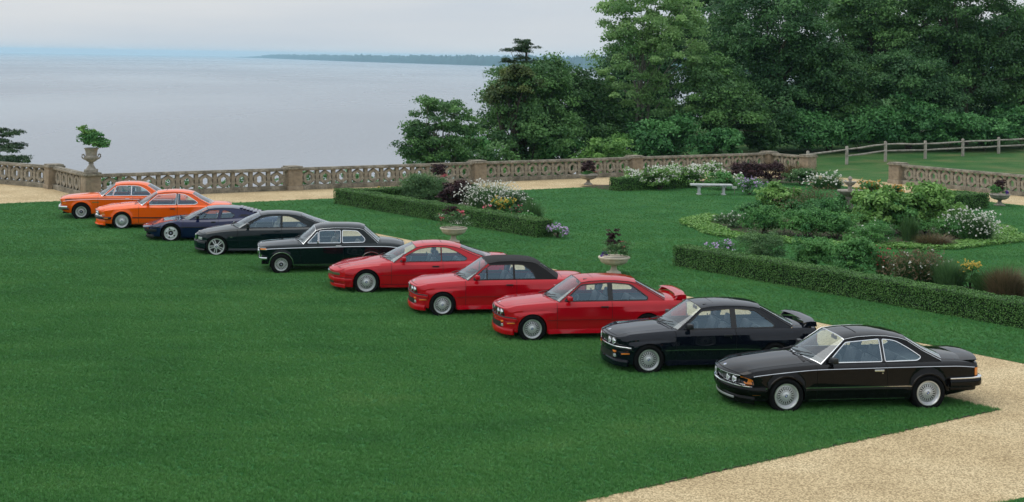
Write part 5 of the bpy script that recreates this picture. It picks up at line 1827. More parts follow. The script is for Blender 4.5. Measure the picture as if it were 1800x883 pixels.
M1S = dict(xf=-0.92, xr=3.48, wb=2.56, rt=0.312, ra=.335,
    Wp=[(-.92, .64), (-.89, .71), (-.78, .775), (-.48, .84), (-.1, .88), (.3, .885), (1.2, .885), (2.2, .905), (2.8, .905), (3.2, .88), (3.42, .82), (3.48, .76)],
    sh=[(-.92, .50), (-.6, .565), (-.25, .655), (.1, .715), (.45, .725), (.9, .725), (1.5, .735), (2.0, .76), (2.6, .80), (3.1, .815), (3.48, .81)],
    ks=[(-.92, .96), (-.2, .88), (.5, .87), (2.0, .84), (3.0, .84), (3.48, .90)],
    ztop=[(-.92, .505), (-.7, .545), (-.3, .635), (.1, .70), (.5, .745), (2.3, .85), (2.9, .86), (3.4, .83), (3.48, .82)],
    bot=[(-.92, .32), (-.6, .22), (.4, .17), (2.1, .17), (2.95, .22), (3.48, .30)],
    sec=[('s', 0, None), ('s', -.06, .95), ('s', -.13, .985), ('a', .515, 1.0), ('a', .48, 1.0), ('a', .36, .985), ('b', .06, .96), ('b', 0, .94)],
    crown=[(-1, 3.0), (5, 3.0)], hu=.72, h0=-.55, h1=.36, t0=3.02, t1=3.42, d0=.38, d1=1.50, xA=.58, xC=2.95,
    A=[(.58, .735), (.86, .895), (1.16, 1.045)], roof=[(1.16, 1.045), (1.38, 1.075), (1.66, 1.083), (1.95, 1.078), (2.12, 1.06)], C=[(2.12, 1.06), (2.5, .975), (2.95, .865)],
    dlo=[[(.72, .765, .02), (.94, .895, .03), (1.21, 1.010, .05), (1.52, 1.028, .02), (1.47, .768, .02)], [(1.56, .778, .03), (1.63, 1.022, .03), (1.80, .995, .08), (2.03, .88, .06), (1.94, .795, .08)]],
    tum=.62, tum2=.10, bulw=.26, bulr=.05, rcrown=.03, trw=.010, bowf=.05, bowr=.03, lip=.016, rglass=False, gutr=.006,
    fprof=[(.3, .12), (.42, .03), (.48, .0), (.52, .0)], rprof=[(.3, -.06), (.5, 0), (.82, -.02)], rearseat=0, seatx=1.14, shelfx=1.85,
    bars=[((1.02, .768), (1.16, .985), .010, M_BLKT)])

def wedge(name, p, pnt, label, group):
    c = Car(name, spec(**M1S), label, group, car_loc(p, .88), CYAW, pnt)
    c.body(); c.cabin(); c.interior(M_SEAT, belt_drop=.02)
    c.wheels('disc', .215, .24, inset=.01)
    c.archlip(pnt, .028, .008)
    c.strip('black_waist_strip', -.70, 3.4, .498, .026, .008, M_BLKT)
    c.wrap('nose_strip', True, .455, .487, -.72, .0, .012, M_BLKT, zref=.47)
    c.wrap('front_spoiler', True, .15, .26, -.40, -.03, .05, M_BLKT, zref=.28, span=(.05, .95))
    c.wrap('front_bumper', True, .36, .45, -.45, -.004, .02, M_BLKT, zref=.40)
    for sd in (-1, 1):
        VV = []; FF = []; b = MB()
        for x in (-.90, -.86, -.81, -.76):
            for z in (.455, .482):
                q = c.D(x, c.side(x, z) + .016, z); VV.append((q[0], sd * q[1], q[2]))
        for i in range(3):
            f = (2 * i, 2 * i + 1, 2 * i + 3, 2 * i + 2); FF.append(f if sd < 0 else f[::-1])
        b.add(VV, FF); b.obj('turn_signal', M_AMBER, c.root)
        # hood vents and lamp covers
        b = MB()
        for k in range(4):
            x = -.62 + .035 * k
            b.tube([c.D(x, sd * yy, c.top(x, yy) + .004) for yy in (.08, .2, .32)], .007, 4)
        for k in range(3):
            x = .08 + .04 * k
            b.tube([c.D(x, sd * yy, c.top(x, yy) + .004) for yy in (.10, .3, .5)], .009, 4)
        b.obj('hood_vent', M_BLKT, c.root)
        # flank louvre behind the quarter window
        b = MB()
        for k in range(5):
            z0 = .835 + .014 * k
            x0, x1 = 2.14 + .02 * k, 2.62 - .05 * k
            b.add([(x0, sd * (c.gy(x0, z0) + .006), z0), (x1, sd * (c.gy(x1, z0) + .006), z0), (x1, sd * (c.gy(x1, z0 + .009) + .006), z0 + .009), (x0, sd * (c.gy(x0, z0 + .009) + .006), z0 + .009)], [(0, 1, 2, 3) if sd < 0 else (3, 2, 1, 0)])
        b.obj('intake_louvre', M_BLKT, c.root)
        b = MB(); b.lathe([(.028, .006), (.028, -.008), (.02, -.011), (.001, -.011)], 16, 'y', (2.0, 0, .66))
        for q, v in enumerate(b.V): b.V[q] = (v[0], sd * (c.side(2.0, .66) - v[1]), v[2])
        b.obj('fuel_cap', M_CHROME, c.root)
    c.kidneys(.05, .04, .40, .46, .03)
    # rear window louvres: broad slats stepping down over the engine
    for k in range(6):
        v = .05 + .14 * k
        i = v * (len(c.PC) - 1); i0 = int(i); fr = i - i0
        def pt(u):
            j = min(range(len(c.us)), key=lambda q: abs(c.us[q] - u))
            a, b_ = Vector(c.PC[i0][j]), Vector(c.PC[min(i0 + 1, len(c.PC) - 1)][j])
            return a.lerp(b_, fr)
        b = MB(); VV = []; FF = []
        uu = [-.74, -.5, -.25, 0, .25, .5, .74]
        for u in uu:
            q = pt(u)
            VV += [(q.x, q.y, q.z + .022), (q.x + .10, q.y, q.z + .020), (q.x + .10, q.y, q.z + .006), (q.x, q.y, q.z + .004)]
        for a in range(len(uu) - 1):
            for e in range(4): FF.append((a * 4 + e, a * 4 + (e + 1) % 4, a * 4 + 4 + (e + 1) % 4, a * 4 + 4 + e))
        FF += [(3, 2, 1, 0), (len(VV) - 4, len(VV) - 3, len(VV) - 2, len(VV) - 1)]
        b.add(VV, [f[::-1] for f in FF]); b.obj('rear_louvre', M_BLKT if False else pnt, c.root)
    c.wrap('rear_bumper', False, .40, .50, 3.1, -.004, .04, M_BLKT)
    c.patchf('tail_light', .30, .68, .60, .72, M_REDL, .008, front=False)
    c.mirror(.84, .775, M_BLKT, wdt=.15, h=.09)
    c.handle(1.34, .665, M_BLKT, .14, .04)
    c.badge()
    return c

E9 = dict(bulge=.010, xf=-0.80, xr=3.72, wb=2.625, rt=0.316, ra=.352,
    Wp=[(-.80, .70), (-.77, .755), (-.68, .795), (-.4, .825), (0, .84), (.6, .845), (2.2, .845), (2.8, .835), (3.3, .80), (3.6, .745), (3.69, .70), (3.72, .62)],
    sh=[(-.80, .765), (-.5, .80), (0, .835), (.6, .855), (1.5, .855), (2.6, .85), (3.1, .84), (3.72, .78)],
    ks=[(-.80, .96), (-.2, .92), (.6, .90), (3.0, .88), (3.72, .92)],
    ztop=[(-.80, .775), (-.70, .815), (-.4, .86), (0, .895), (.45, .925), (.8, .945), (2.6, .955), (3.1, .94), (3.6, .885), (3.72, .83)],
    bot=[(-.80, .34), (-.5, .28), (.4, .235), (2.2, .235), (2.98, .29), (3.72, .40)],
    sec=[('s', 0, None), ('s', -.04, .97), ('s', -.09, 1.0), ('a', .55, .995), ('a', .40, .97), ('b', .05, .95), ('b', 0, .93)],
    crown=[(-1, 3.3), (5, 3.3)], hu=.86, h0=-.76, h1=.58, t0=2.86, t1=3.68, d0=.58, d1=1.80, xA=.72, xC=2.78,
    A=[(.72, .857), (1.16, 1.25)], roof=[(1.16, 1.25), (1.34, 1.287), (1.62, 1.302), (1.92, 1.295), (2.14, 1.262), (2.28, 1.213)], C=[(2.28, 1.213), (2.52, 1.05), (2.78, .868)],
    dlo=[[(.83, .892, .02), (1.06, 1.10, .02), (1.15, 1.18, .02), (1.08, .895, .01)], [(1.11, .895, .01), (1.205, 1.215, .03), (1.34, 1.233, .02), (1.735, 1.245, .02), (1.735, .895, .02)], [(1.755, .895, .02), (1.755, 1.245, .02), (2.03, 1.222, .08), (2.27, 1.098, .08), (2.44, .943, .06), (2.38, .895, .05)]],
    tum=.40, tum2=.06, bulw=.18, bulr=.16, rcrown=.055, trw=.009, bowf=.05, bowr=.05, lip=.022, rw=.84,
    fprof=[(.35, .07), (.5, .05), (.62, .045), (.74, .0), (.80, -.02)], rprof=[(.35, -.08), (.5, 0), (.75, 0), (.9, -.03)], rearseat=2.15, seatx=1.30, shelfx=2.3)

def csl(name, p, pnt, label, group):
    k = dict(E9); k['trim_m'] = M_CHROME; k['gut_m'] = pnt; k['wtrim'] = M_CHROME
    c = Car(name, spec(**k), label, group, car_loc(p, .84), CYAW, pnt)
    c.body(); c.cabin(); c.interior(M_SEAT)
    c.wheels('fin', .196, .22, inset=-.004)
    c.archlip(pnt, .030, .012)
    c.patchf('grille_panel', -.68, .68, .575, .735, M_BLKT, .004, both=False, n=14)
    c.lamp('headlight', .55, .655, .07, M_LENS, .014)
    c.lamp('high_beam', .37, .655, .07, M_LENS, .014)
    c.kidneys(.055, .045, .56, .74, .02)
    c.strip('black_stripe', -.62, 3.5, .0, .040, .002, M_BLKT, zf=lambda x: c.zs(x) - .045)
    c.strip('waist_trim', -.74, 3.6, .0, .014, .008, M_CHROME, zf=lambda x: c.zs(x) - .088)
    c.wrap('front_bumper', True, .44, .53, -.44, .06, .06, M_CHROME, zref=.48, span=(.02, .98))
    c.wrap('bumper_rubber', True, .40, .445, -.42, .05, .075, M_BLKT, zref=.48, span=(.0, 1))
    for sd in (-1, 1):
        VV = []; FF = []; b = MB()
        for x in (-.77, -.72, -.66, -.58):
            for z in (.60, .645):
                q = c.D(x, c.side(x, z) + .012, z); VV.append((q[0], sd * q[1], q[2]))
        for i in range(3):
            f = (2 * i, 2 * i + 1, 2 * i + 3, 2 * i + 2); FF.append(f if sd < 0 else f[::-1])
        b.add(VV, FF); b.obj('turn_signal', M_AMBER, c.root)
        b = MB(); y = c.side(.50, .66)
        for k in range(7): b.box(.38 + .035 * k, .403 + .035 * k, sd * y - .008, sd * y + .008, .64, .675)
        b.obj('fender_vent', M_CHROME, c.root)
    c.wrap('rear_bumper', False, .46, .55, 3.1, .03, .06, M_CHROME)
    c.patchf('tail_light', .34, .60, .62, .72, M_REDL, .012, front=False)
    c.strip('sill_trim', .40, 2.24, .25, .014, .008, M_CHROME)
    b = MB(); b.rbox(.80, .84, -.88, -.77, .885, .945, .012); b.tube([(.83, -.79, .86), (.82, -.82, .90)], .008, 6)
    b.obj('mirror', M_BLKT, c.doors[0], 50)
    c.handle(1.62, .79, M_CHROME, .15, .024)
    c.badge(); c.badge(False)
    return c
G_CARS = 'classic coupes parked in a diagonal row on the lawn'
six('coupe_car', at(1382.5, 697, 0.270), P_BLACK, 'nearest car of the row, black coupe with chrome window trim and low boot spoiler', G_CARS)
m3('coupe_car', at(1140.5, 633.1, 0.260), P_NAVYBLK, 'blue-black coupe with tall rear wing, second car from the gravel corner', G_CARS, mirror_m=M_BLKT, us=True)
m3('coupe_car', at(935.6, 578.4, 0.260), P_RED, 'red coupe with a tall red rear wing', G_CARS)
m3('convertible_car', at(777.8, 536.3, 0.260), P_REDB, 'red convertible with raised black cloth roof', G_CARS, soft=True)
eight('coupe_car', at(644.3, 496.8, 0.280), P_REDB, 'low red coupe without a wing, beside the dark green two-door saloon', G_CARS)
twodoor('saloon_car', at(494.3, 465.2, 0.247), P_DKGRN, 'old dark green two-door saloon with upright cabin and chrome beltline', G_CARS)
m3later('coupe_car', at(380.3, 433.7, 0.271), P_GREEN, 'dark green coupe with five-spoke wheels between the navy wedge and the old saloon', G_CARS)
wedge('sports_car', at(300, 410.3, 0.267), P_NAVY, 'low navy blue wedge sports car with louvred rear deck', G_CARS)
six('coupe_car', at(214, 388.8, 0.271), P_ORANGE, 'orange coupe with black bumpers, second farthest car', G_CARS, euro=True)
csl('coupe_car', at(142.7, 372.4, 0.271), P_ORANGE2, 'farthest car, orange coupe with black side stripes and chrome bumper', G_CARS)
# ------------------------------------------------------------------ vegetation
def leaf_mat(name, dark, light, rough=0.5, trans=0.3):
    m, t, p = new_mat(name)
    at_ = t.nodes.new('ShaderNodeAttribute'); at_.attribute_name = 'tint'; at_.attribute_type = 'GEOMETRY'
    r = t.nodes.new('ShaderNodeValToRGB')
    r.color_ramp.elements[0].color = (*dark, 1); r.color_ramp.elements[1].color = (*light, 1)
    t.links.new(at_.outputs['Fac'], r.inputs[0])
    t.links.new(r.outputs[0], p.inputs['Base Color'])
    p.inputs['Roughness'].default_value = rough
    p.inputs['Specular IOR Level'].default_value = 0.3
    if trans:
        tl = t.nodes.new('ShaderNodeBsdfTranslucent')
        t.links.new(r.outputs[0], tl.inputs[0])
        mx = t.nodes.new('ShaderNodeMixShader'); mx.inputs[0].default_value = trans
        t.links.new(p.outputs[0], mx.inputs[1]); t.links.new(tl.outputs[0], mx.inputs[2])
        t.links.new(mx.outputs[0], t.nodes['Material Output'].inputs['Surface'])
    return m

def leaves(P, Nrm, size, rng, jitter=0.8, aspect=0.5, var=0.35):
    """diamond leaves at points P facing roughly along Nrm -> (n*4,3)"""
    n = len(P)
    N_ = Nrm + rng.normal(0, jitter, (n, 3))
    N_ /= np.linalg.norm(N_, axis=1, keepdims=True) + 1e-9
    A = rng.normal(0, 1, (n, 3))
    T = np.cross(N_, A); T /= np.linalg.norm(T, axis=1, keepdims=True) + 1e-9
    B = np.cross(N_, T)
    s = size * (1 + rng.uniform(-var, var, (n, 1)))
    out = np.empty((n, 4, 3), np.float32)
    out[:, 0] = P - T * s * 0.5
    out[:, 1] = P + B * s * aspect * 0.5 + N_ * s * 0.06
    out[:, 2] = P + T * s * 0.5
    out[:, 3] = P - B * s * aspect * 0.5 + N_ * s * 0.06
    return out.reshape(-1, 3)

def crown_points(blobs, nclump, per, rc, rng, flat=0.6, shell=0.55, droop=0.0):
    """clumps of leaves filling the given ellipsoids; returns points, normals, clump tint"""
    w_ = np.array([b[3] * b[4] * b[5] for b in blobs]); w_ = w_ / w_.sum()
    PP, NN, TT, CC = [], [], [], []
    for _ in range(nclump):
        b = blobs[rng.choice(len(blobs), p=w_)]
        d = rng.normal(0, 1, 3); d /= np.linalg.norm(d)
        if d[2] < -0.55: d[2] = -d[2]
        r = shell + (1 - shell) * rng.random() ** 0.6
        r *= 0.86 + 0.28 * rng.random()
        c = np.array(b[:3]) + d * np.array(b[3:6]) * r
        rr = rc * rng.uniform(0.6, 1.4)
        k = int(per * rng.uniform(0.6, 1.4))
        q = rng.normal(0, 1, (k, 3)); q /= np.linalg.norm(q, axis=1, keepdims=True)
        q[:, 2] = np.where(q[:, 2] < -0.3, -q[:, 2], q[:, 2])
        rad = rng.uniform(0.2, 1.0, (k, 1)) ** 0.6 * (1 + .14 * rng.normal(0, 1, (k, 1)))
        off = q * rad * rr
        off[:, 2] *= flat
        off[:, 2] -= droop * (off[:, 0] ** 2 + off[:, 1] ** 2) / rr
        PP.append(c + off)
        nn = q * 0.7 + d * 0.4 + np.array([0, 0, 0.5])
        NN.append(nn)
        t = np.clip(0.45 + 0.30 * rng.normal() + rng.normal(0, 0.10, k), 0, 1)
        TT.append(t); CC.append(c)
    return np.concatenate(PP), np.concatenate(NN), np.concatenate(TT), CC

def tree(name, label, base, top_fork, blobs, nclump, per, rc, leaf, mats, bark, seed, r0=0.3, flat=0.74, shell=0.5, aspect=0.55, group='trees beyond the terrace', limbs=22, droop=0.0, lean=(0, 0), twigs=0, forks=1):
    rng = np.random.default_rng(seed)
    bx, by = base[0], base[1]; bz = terrain_z(bx, by) if len(base) < 3 else base[2]
    root = empty(name, (bx, by, bz)); tag(root, label, 'tree', group)
    o0 = np.array([bx, by, bz])
    P, Nn, T, C = crown_points(blobs, int(nclump * 1.15), int(per * 1.55), rc * .98, rng, flat, shell, droop)
    keep = P[:, 2] < CAM_H + (HZN + 30) * by / FPX + rng.normal(0, .5, len(P))
    P, Nn, T = P[keep], Nn[keep], T[keep]
    V = leaves(P - o0, Nn, leaf * .72, rng, .9, aspect)
    link('crown', quads_mesh('crown', V, mats, T), root)
    tr = MB()
    fk = Vector((bx + lean[0], by + lean[1], top_fork))
    for f in range(forks):
        off = Vector((0.5 * (f - (forks - 1) / 2), 0.15 * f, 0))
        b0 = Vector((bx, by, bz)) + off * .5
        f1 = fk + off * 1.8
        pts = []
        for k in range(7):
            t = k / 6
            p = b0.lerp(f1, t) + Vector((math.sin(t * 5 + seed + f) * .12, math.cos(t * 4 + seed) * .1, 0)) * (1 if 0 < k < 6 else 0)
            pts.append(p - Vector(o0))
        tr.tube(pts, [r0 * (1.25 - .65 * k / 6) for k in range(7)], 8)
    C = [c for c in C if c[2] < CAM_H + (HZN + 25) * by / FPX]
    sel = rng.permutation(len(C))[:limbs]
    for k in sel:
        c = Vector(C[k])
        t0 = rng.uniform(0.45, 1.0)
        s0 = Vector((bx, by, bz)).lerp(fk, t0)
        if c.z < s0.z: s0 = Vector((bx, by, bz)).lerp(fk, max(.2, t0 - .35))
        mid = s0.lerp(c, .5) + Vector((rng.normal() * .2, rng.normal() * .2, .25 * (c - s0).length * .3))
        pts = [s0, s0.lerp(mid, .5) + Vector((0, 0, .05)), mid, mid.lerp(c, .55), c]
        L = (c - s0).length
        ra_ = r0 * .42 * min(1, L / 5 + .3)
        tr.tube([p - Vector(o0) for p in pts], [ra_, ra_ * .8, ra_ * .55, ra_ * .35, .012], 6)
    tr.obj('trunk', bark, root, 60)
    return root

def PX(px, Y):  return (px - 900) / FPX * Y        # rough metric helpers while laying the trees out
def TZ(px, py, Y):
    dx, dy = px - 900, py - HZN
    return CAM_H - (dy - dx * math.sin(R(ROLL))) * Y / FPX

L_MID = leaf_mat('leaf_mid_green', (0.056, 0.144, 0.048), (0.174, 0.350, 0.101))
L_DARK = leaf_mat('leaf_dark_green', (0.034, 0.098, 0.032), (0.110, 0.245, 0.072))
L_BLUE = leaf_mat('leaf_blue_green', (0.034, 0.104, 0.040), (0.115, 0.262, 0.085))
L_PALE = leaf_mat('leaf_poplar', (0.125, 0.265, 0.085), (0.34, 0.54, 0.20), trans=0.4)
L_OLIVE = leaf_mat('leaf_olive', (0.050, 0.091, 0.025), (0.155, 0.200, 0.059))
L_PINE = leaf_mat('needle_pine', (0.018, 0.055, 0.022), (0.062, 0.123, 0.041), trans=0.1)
L_VINE = leaf_mat('leaf_vine', (0.043, 0.160, 0.049), (0.153, 0.383, 0.118))
L_LIME = leaf_mat('leaf_fresh', (0.095, 0.231, 0.051), (0.257, 0.462, 0.120))
L_BUSH = leaf_mat('leaf_bush', (0.048, 0.179, 0.048), (0.154, 0.372, 0.099))
L_BOX = leaf_mat('leaf_box_hedge', (0.042, 0.130, 0.025), (0.126, 0.274, 0.060), trans=0.15)
L_PURP = leaf_mat('leaf_purple', (0.020, 0.008, 0.012), (0.075, 0.030, 0.032), trans=0.15)
L_GREY = leaf_mat('leaf_feathery', (0.057, 0.144, 0.051), (0.151, 0.288, 0.107))
L_TAWNY = leaf_mat('grass_tawny', (0.075, 0.085, 0.038), (0.230, 0.160, 0.090))
L_BLADE = leaf_mat('grass_blade_tall', (0.037, 0.119, 0.037), (0.119, 0.225, 0.075))
F_WHITE = leaf_mat('petal_white', (0.55, 0.56, 0.48), (0.80, 0.80, 0.74), trans=0.2)
F_YEL = leaf_mat('petal_yellow', (0.42, 0.29, 0.03), (0.62, 0.46, 0.07), trans=0.2)
F_ORG = leaf_mat('petal_orange', (0.40, 0.20, 0.03), (0.58, 0.33, 0.05), trans=0.2)
F_PINK = leaf_mat('petal_pink', (0.50, 0.05, 0.10), (0.75, 0.20, 0.24), trans=0.2)
F_LIL = leaf_mat('petal_lilac', (0.32, 0.20, 0.46), (0.62, 0.50, 0.70), trans=0.2)
F_RED = leaf_mat('petal_red', (0.28, 0.02, 0.03), (0.45, 0.06, 0.06), trans=0.2)
F_VIO = leaf_mat('petal_violet', (0.10, 0.04, 0.34), (0.22, 0.10, 0.50), trans=0.2)

# --- trees
def ell(px, py, Y, wpx, hpx, dy=None):
    """ellipsoid seen at photo position, sizes in photo pixels"""
    s = Y / FPX
    return (PX(px, Y) + (py - HZN) * math.sin(R(ROLL)) * s, Y, TZ(px, py, Y), wpx / 2 * s, (dy if dy else wpx / 2 * s * .9), hpx / 2 * s)

tree('broadleaf_tree', 'loose round tree standing out against the water behind the balustrade', (PX(768, 90), 90), TZ(770, 235, 90),
     [ell(775, 215, 90, 120, 85), ell(735, 250, 90, 75, 60), ell(810, 250, 91, 70, 80), ell(770, 265, 90, 130, 50), ell(722, 270, 89, 40, 36), ell(770, 288, 90, 140, 40)], 150, 95, .48, .24, L_MID, M_BARKP, 11, r0=.15, limbs=40, shell=.35, group='trees on the bluff', flat=.7)
tree('broadleaf_tree', 'tall olive-tinged tree between the round tree and the pale tree', (PX(925, 97), 97), TZ(925, 200, 97),
     [ell(925, 185, 97, 150, 130), ell(885, 205, 97, 90, 110), ell(960, 150, 98, 90, 100), ell(930, 245, 96, 190, 90)], 210, 130, .75, .27, [L_MID], M_BARK, 12, r0=.25, shell=.5, group='trees on the bluff')
tree('broadleaf_tree', 'brown-green leafy tree crown just below the pine top', (PX(905, 95), 95), TZ(905, 190, 95),
     [ell(908, 150, 95, 75, 60), ell(890, 175, 95, 70, 50)], 45, 100, .55, .26, L_OLIVE, M_BARK, 13, r0=.16, group='trees on the bluff')
tree('broadleaf_tree', 'dark tree in shade left of the pale tree', (PX(1005, 102), 102), TZ(1005, 190, 102),
     [ell(1000, 180, 102, 110, 110), ell(1035, 200, 102, 100, 120), ell(1000, 240, 101, 160, 80)], 170, 125, .8, .28, L_DARK, M_BARK, 14, r0=.28, group='trees on the bluff')
# pine with flat tiers poking out above
tree('pine_tree', 'pine with flat tiered top above the leafy trees', (PX(925, 100), 100), TZ(925, 78, 100),
     [ell(916, 76, 100, 34, 14), ell(903, 90, 100, 42, 13), ell(936, 88, 100, 34, 15), ell(920, 98, 100, 26, 46), ell(903, 110, 100, 46, 15), ell(940, 112, 100, 46, 16), ell(925, 130, 100, 74, 22), ell(893, 132, 99, 42, 14)], 95, 80, .34, .20, L_PINE, M_BARK, 15, r0=.14, flat=.4, aspect=.3, shell=.2, limbs=30, group='trees on the bluff')
tree('poplar_tree', 'tall pale green tree with two slender forked trunks', (PX(1118, 101), 101), TZ(1128, 60, 101),
     [ell(1130, 40, 101, 180, 150), ell(1110, 110, 101, 140, 130), ell(1175, 95, 101, 150, 180), ell(1085, 50, 101, 80, 150), ell(1150, -40, 101, 190, 150), ell(1210, 60, 102, 80, 140), ell(1100, 175, 101, 110, 70), ell(1185, 185, 101, 130, 90)], 270, 100, .62, .24, L_PALE, M_BARKP, 16, r0=.13, shell=.35, limbs=30, aspect=.7, forks=2, lean=(.9, 0))
tree('broadleaf_tree', 'big dark tree right of the pale tree, its crown above the clipped vines', (PX(1355, 106), 106), TZ(1355, 120, 106),
     [ell(1345, 60, 106, 220, 150), ell(1300, 130, 106, 170, 150), ell(1400, 140, 106, 180, 150), ell(1350, 190, 105, 230, 90), ell(1380, -20, 106, 190, 120), ell(1270, 190, 106, 90, 100)], 330, 125, .95, .30, L_BLUE, M_BARK, 17, r0=.45)
tree('broadleaf_tree', 'slim dark tree between the two biggest dark crowns', (PX(1530, 112), 112), TZ(1530, 90, 112),
     [ell(1520, 40, 112, 150, 200), ell(1560, 110, 112, 170, 150), ell(1510, 150, 111, 130, 110), ell(1570, 0, 112, 170, 130)], 260, 125, .95, .31, L_MID, M_BARK, 18, r0=.38)
tree('broadleaf_tree', 'massive dark tree at the right with its trunk in deep shade', (PX(1690, 110), 110), TZ(1690, 110, 110),
     [ell(1690, 40, 110, 190, 170), ell(1640, 120, 110, 150, 130), ell(1740, 110, 110, 170, 150), ell(1700, -30, 110, 170, 120), ell(1690, 165, 109, 220, 80)], 300, 125, .95, .30, L_DARK, M_BARK, 19, r0=.5)
tree('broadleaf_tree', 'lighter tree at the right edge of the wood', (PX(1800, 113), 113), TZ(1800, 130, 113),
     [ell(1795, 100, 113, 120, 130), ell(1820, 60, 113, 130, 90), ell(1790, 160, 112, 130, 90)], 150, 120, .9, .30, L_MID, M_BARK, 20, r0=.35)
tree('broadleaf_tree', 'leafy young tree filling in under the big dark crown', (PX(1260, 100), 100), TZ(1260, 200, 100),
     [ell(1255, 170, 100, 110, 120), ell(1290, 215, 100, 130, 80), ell(1230, 215, 100, 110, 80)], 130, 115, .75, .27, L_MID, M_BARK, 41, r0=.18)
tree('broadleaf_tree', 'leafy young tree filling in between slim and massive trees', (PX(1600, 106), 106), TZ(1600, 170, 106),
     [ell(1600, 150, 106, 140, 110), ell(1560, 190, 106, 120, 80), ell(1640, 190, 106, 130, 80)], 130, 115, .8, .28, L_BLUE, M_BARK, 42, r0=.2)
tree('broadleaf_tree', 'leafy young tree filling in left of the slim dark tree', (PX(1460, 105), 105), TZ(1460, 170, 105),
     [ell(1460, 150, 105, 130, 130), ell(1430, 195, 105, 130, 70), ell(1490, 195, 105, 110, 70)], 130, 115, .8, .28, L_DARK, M_BARK, 43, r0=.2)
# second rank behind, closing the wood
for i, (px, py, Y, wp, hp, sd_, lb) in enumerate([
        (1120, 170, 118, 130, 170, 31, 'backmost tree seen through the pale tree'), (1255, 60, 122, 190, 230, 32, 'backmost tree between the pale tree and the dark crown'),
        (1440, 90, 124, 190, 260, 33, 'backmost tree left of the slim dark tree'), (1610, 60, 124, 200, 260, 34, 'backmost tree left of the massive dark tree'), (1760, 130, 124, 200, 170, 35, 'backmost tree at the right end of the wood')]):
    tree('broadleaf_tree', lb, (PX(px, Y), Y), TZ(px, py, Y), [ell(px, py, Y, wp, hp), ell(px - 40, py + 70, Y, wp * .8, hp * .7), ell(px + 40, py + 90, Y, wp * .8, hp * .7)], 260, 105, 1.2, .36, L_DARK if i % 2 else L_BLUE, M_BARK, sd_, r0=.35)
# cedar reaching in at the left edge
tree('cedar_tree', 'conifer branches reaching in at the left edge above the balustrade', (PX(-55, 78), 78), TZ(-40, 215, 78),
     [ell(8, 233, 78, 62, 14), ell(-5, 250, 78, 60, 14), ell(14, 262, 77, 72, 16), ell(10, 284, 76, 86, 16), ell(-50, 240, 78, 70, 80), ell(0, 242, 78, 40, 12), ell(-8, 274, 77, 50, 14)], 110, 110, .40, .18, L_PINE, M_BARK, 21, r0=.25, flat=.4, aspect=.35, shell=.15, limbs=26, group='trees on the bluff')

def shrub(name, label, px, py, wpx, top, mats, n, leaf, seed, aspect=.55, blobs=3, cat='shrub', group='plants of the flower garden', flowers=None, fn=0, fsize=.07, ground=True, zb=None, depth=.8, shell=.55, jit=.8, Y=None, fmask=0.2, clumps=None):
    """rounded leafy bush; px,py: foot in the photograph, wpx wide, its top at photo row `top`"""
    rng = np.random.default_rng(seed)
    if Y is None:
        x, y = at(px, py)
    else:
        y = Y; x = PX(px, Y) + (py - HZN) * math.sin(R(ROLL)) * Y / FPX
    zb = terrain_z(x, y) if zb is None and Y is not None else (zb or 0)
    s = y / FPX
    w_ = wpx * s / 2
    h = (TZ(px, top, y) - zb)
    root = empty(name, (x, y, zb)); tag(root, label, cat, group)
    bl = []
    for k in range(blobs):
        a = 2 * math.pi * k / blobs + rng.random()
        rr = 0 if blobs == 1 else .38
        hh = h * (.86 + .2 * rng.random())
        bl.append((w_ * rr * math.cos(a), w_ * depth * rr * math.sin(a), hh * .48, w_ * (1 - rr * .8), w_ * depth * (1 - rr * .8), hh * .54))
    n = int(n * 1.3); leaf *= .93
    nc = clumps or max(16, int(n / 60))
    P, Nn, T, C = crown_points(bl, nc, int(n / nc), max(.08, w_ * .26), rng, .75, shell)
    P[:, 2] = np.clip(P[:, 2], .02, None)
    V = leaves(P, Nn, leaf, rng, jit, aspect)
    link('foliage', quads_mesh('foliage', V, mats, T), root)
    st = MB()
    for k in rng.permutation(len(C))[:7]:
        c = Vector(C[k]); c.z = max(.1, c.z)
        st.tube([(rng.normal() * .04, rng.normal() * .04, -.02), (c.x * .4, c.y * .4, c.z * .55), c], [.018, .012, .005], 5)
    st.obj('stems', M_BARK, root)
    if flowers:
        fn = int(fn * .75)
        top_ = P[P[:, 2] > h * fmask]
        q = top_[rng.integers(0, len(top_), fn)] + rng.normal(0, .04, (fn, 3)) + np.array([0, -.02, .05])
        q = np.repeat(q, 3, 0) + rng.normal(0, fsize * .22, (fn * 3, 3))
        V = leaves(q, np.tile([0, -.45, .8], (fn * 3, 1)), fsize * .8, rng, .45, .9)
        link('flowers', quads_mesh('flowers', V, flowers, rng.random(fn * 3)), root)
    return root

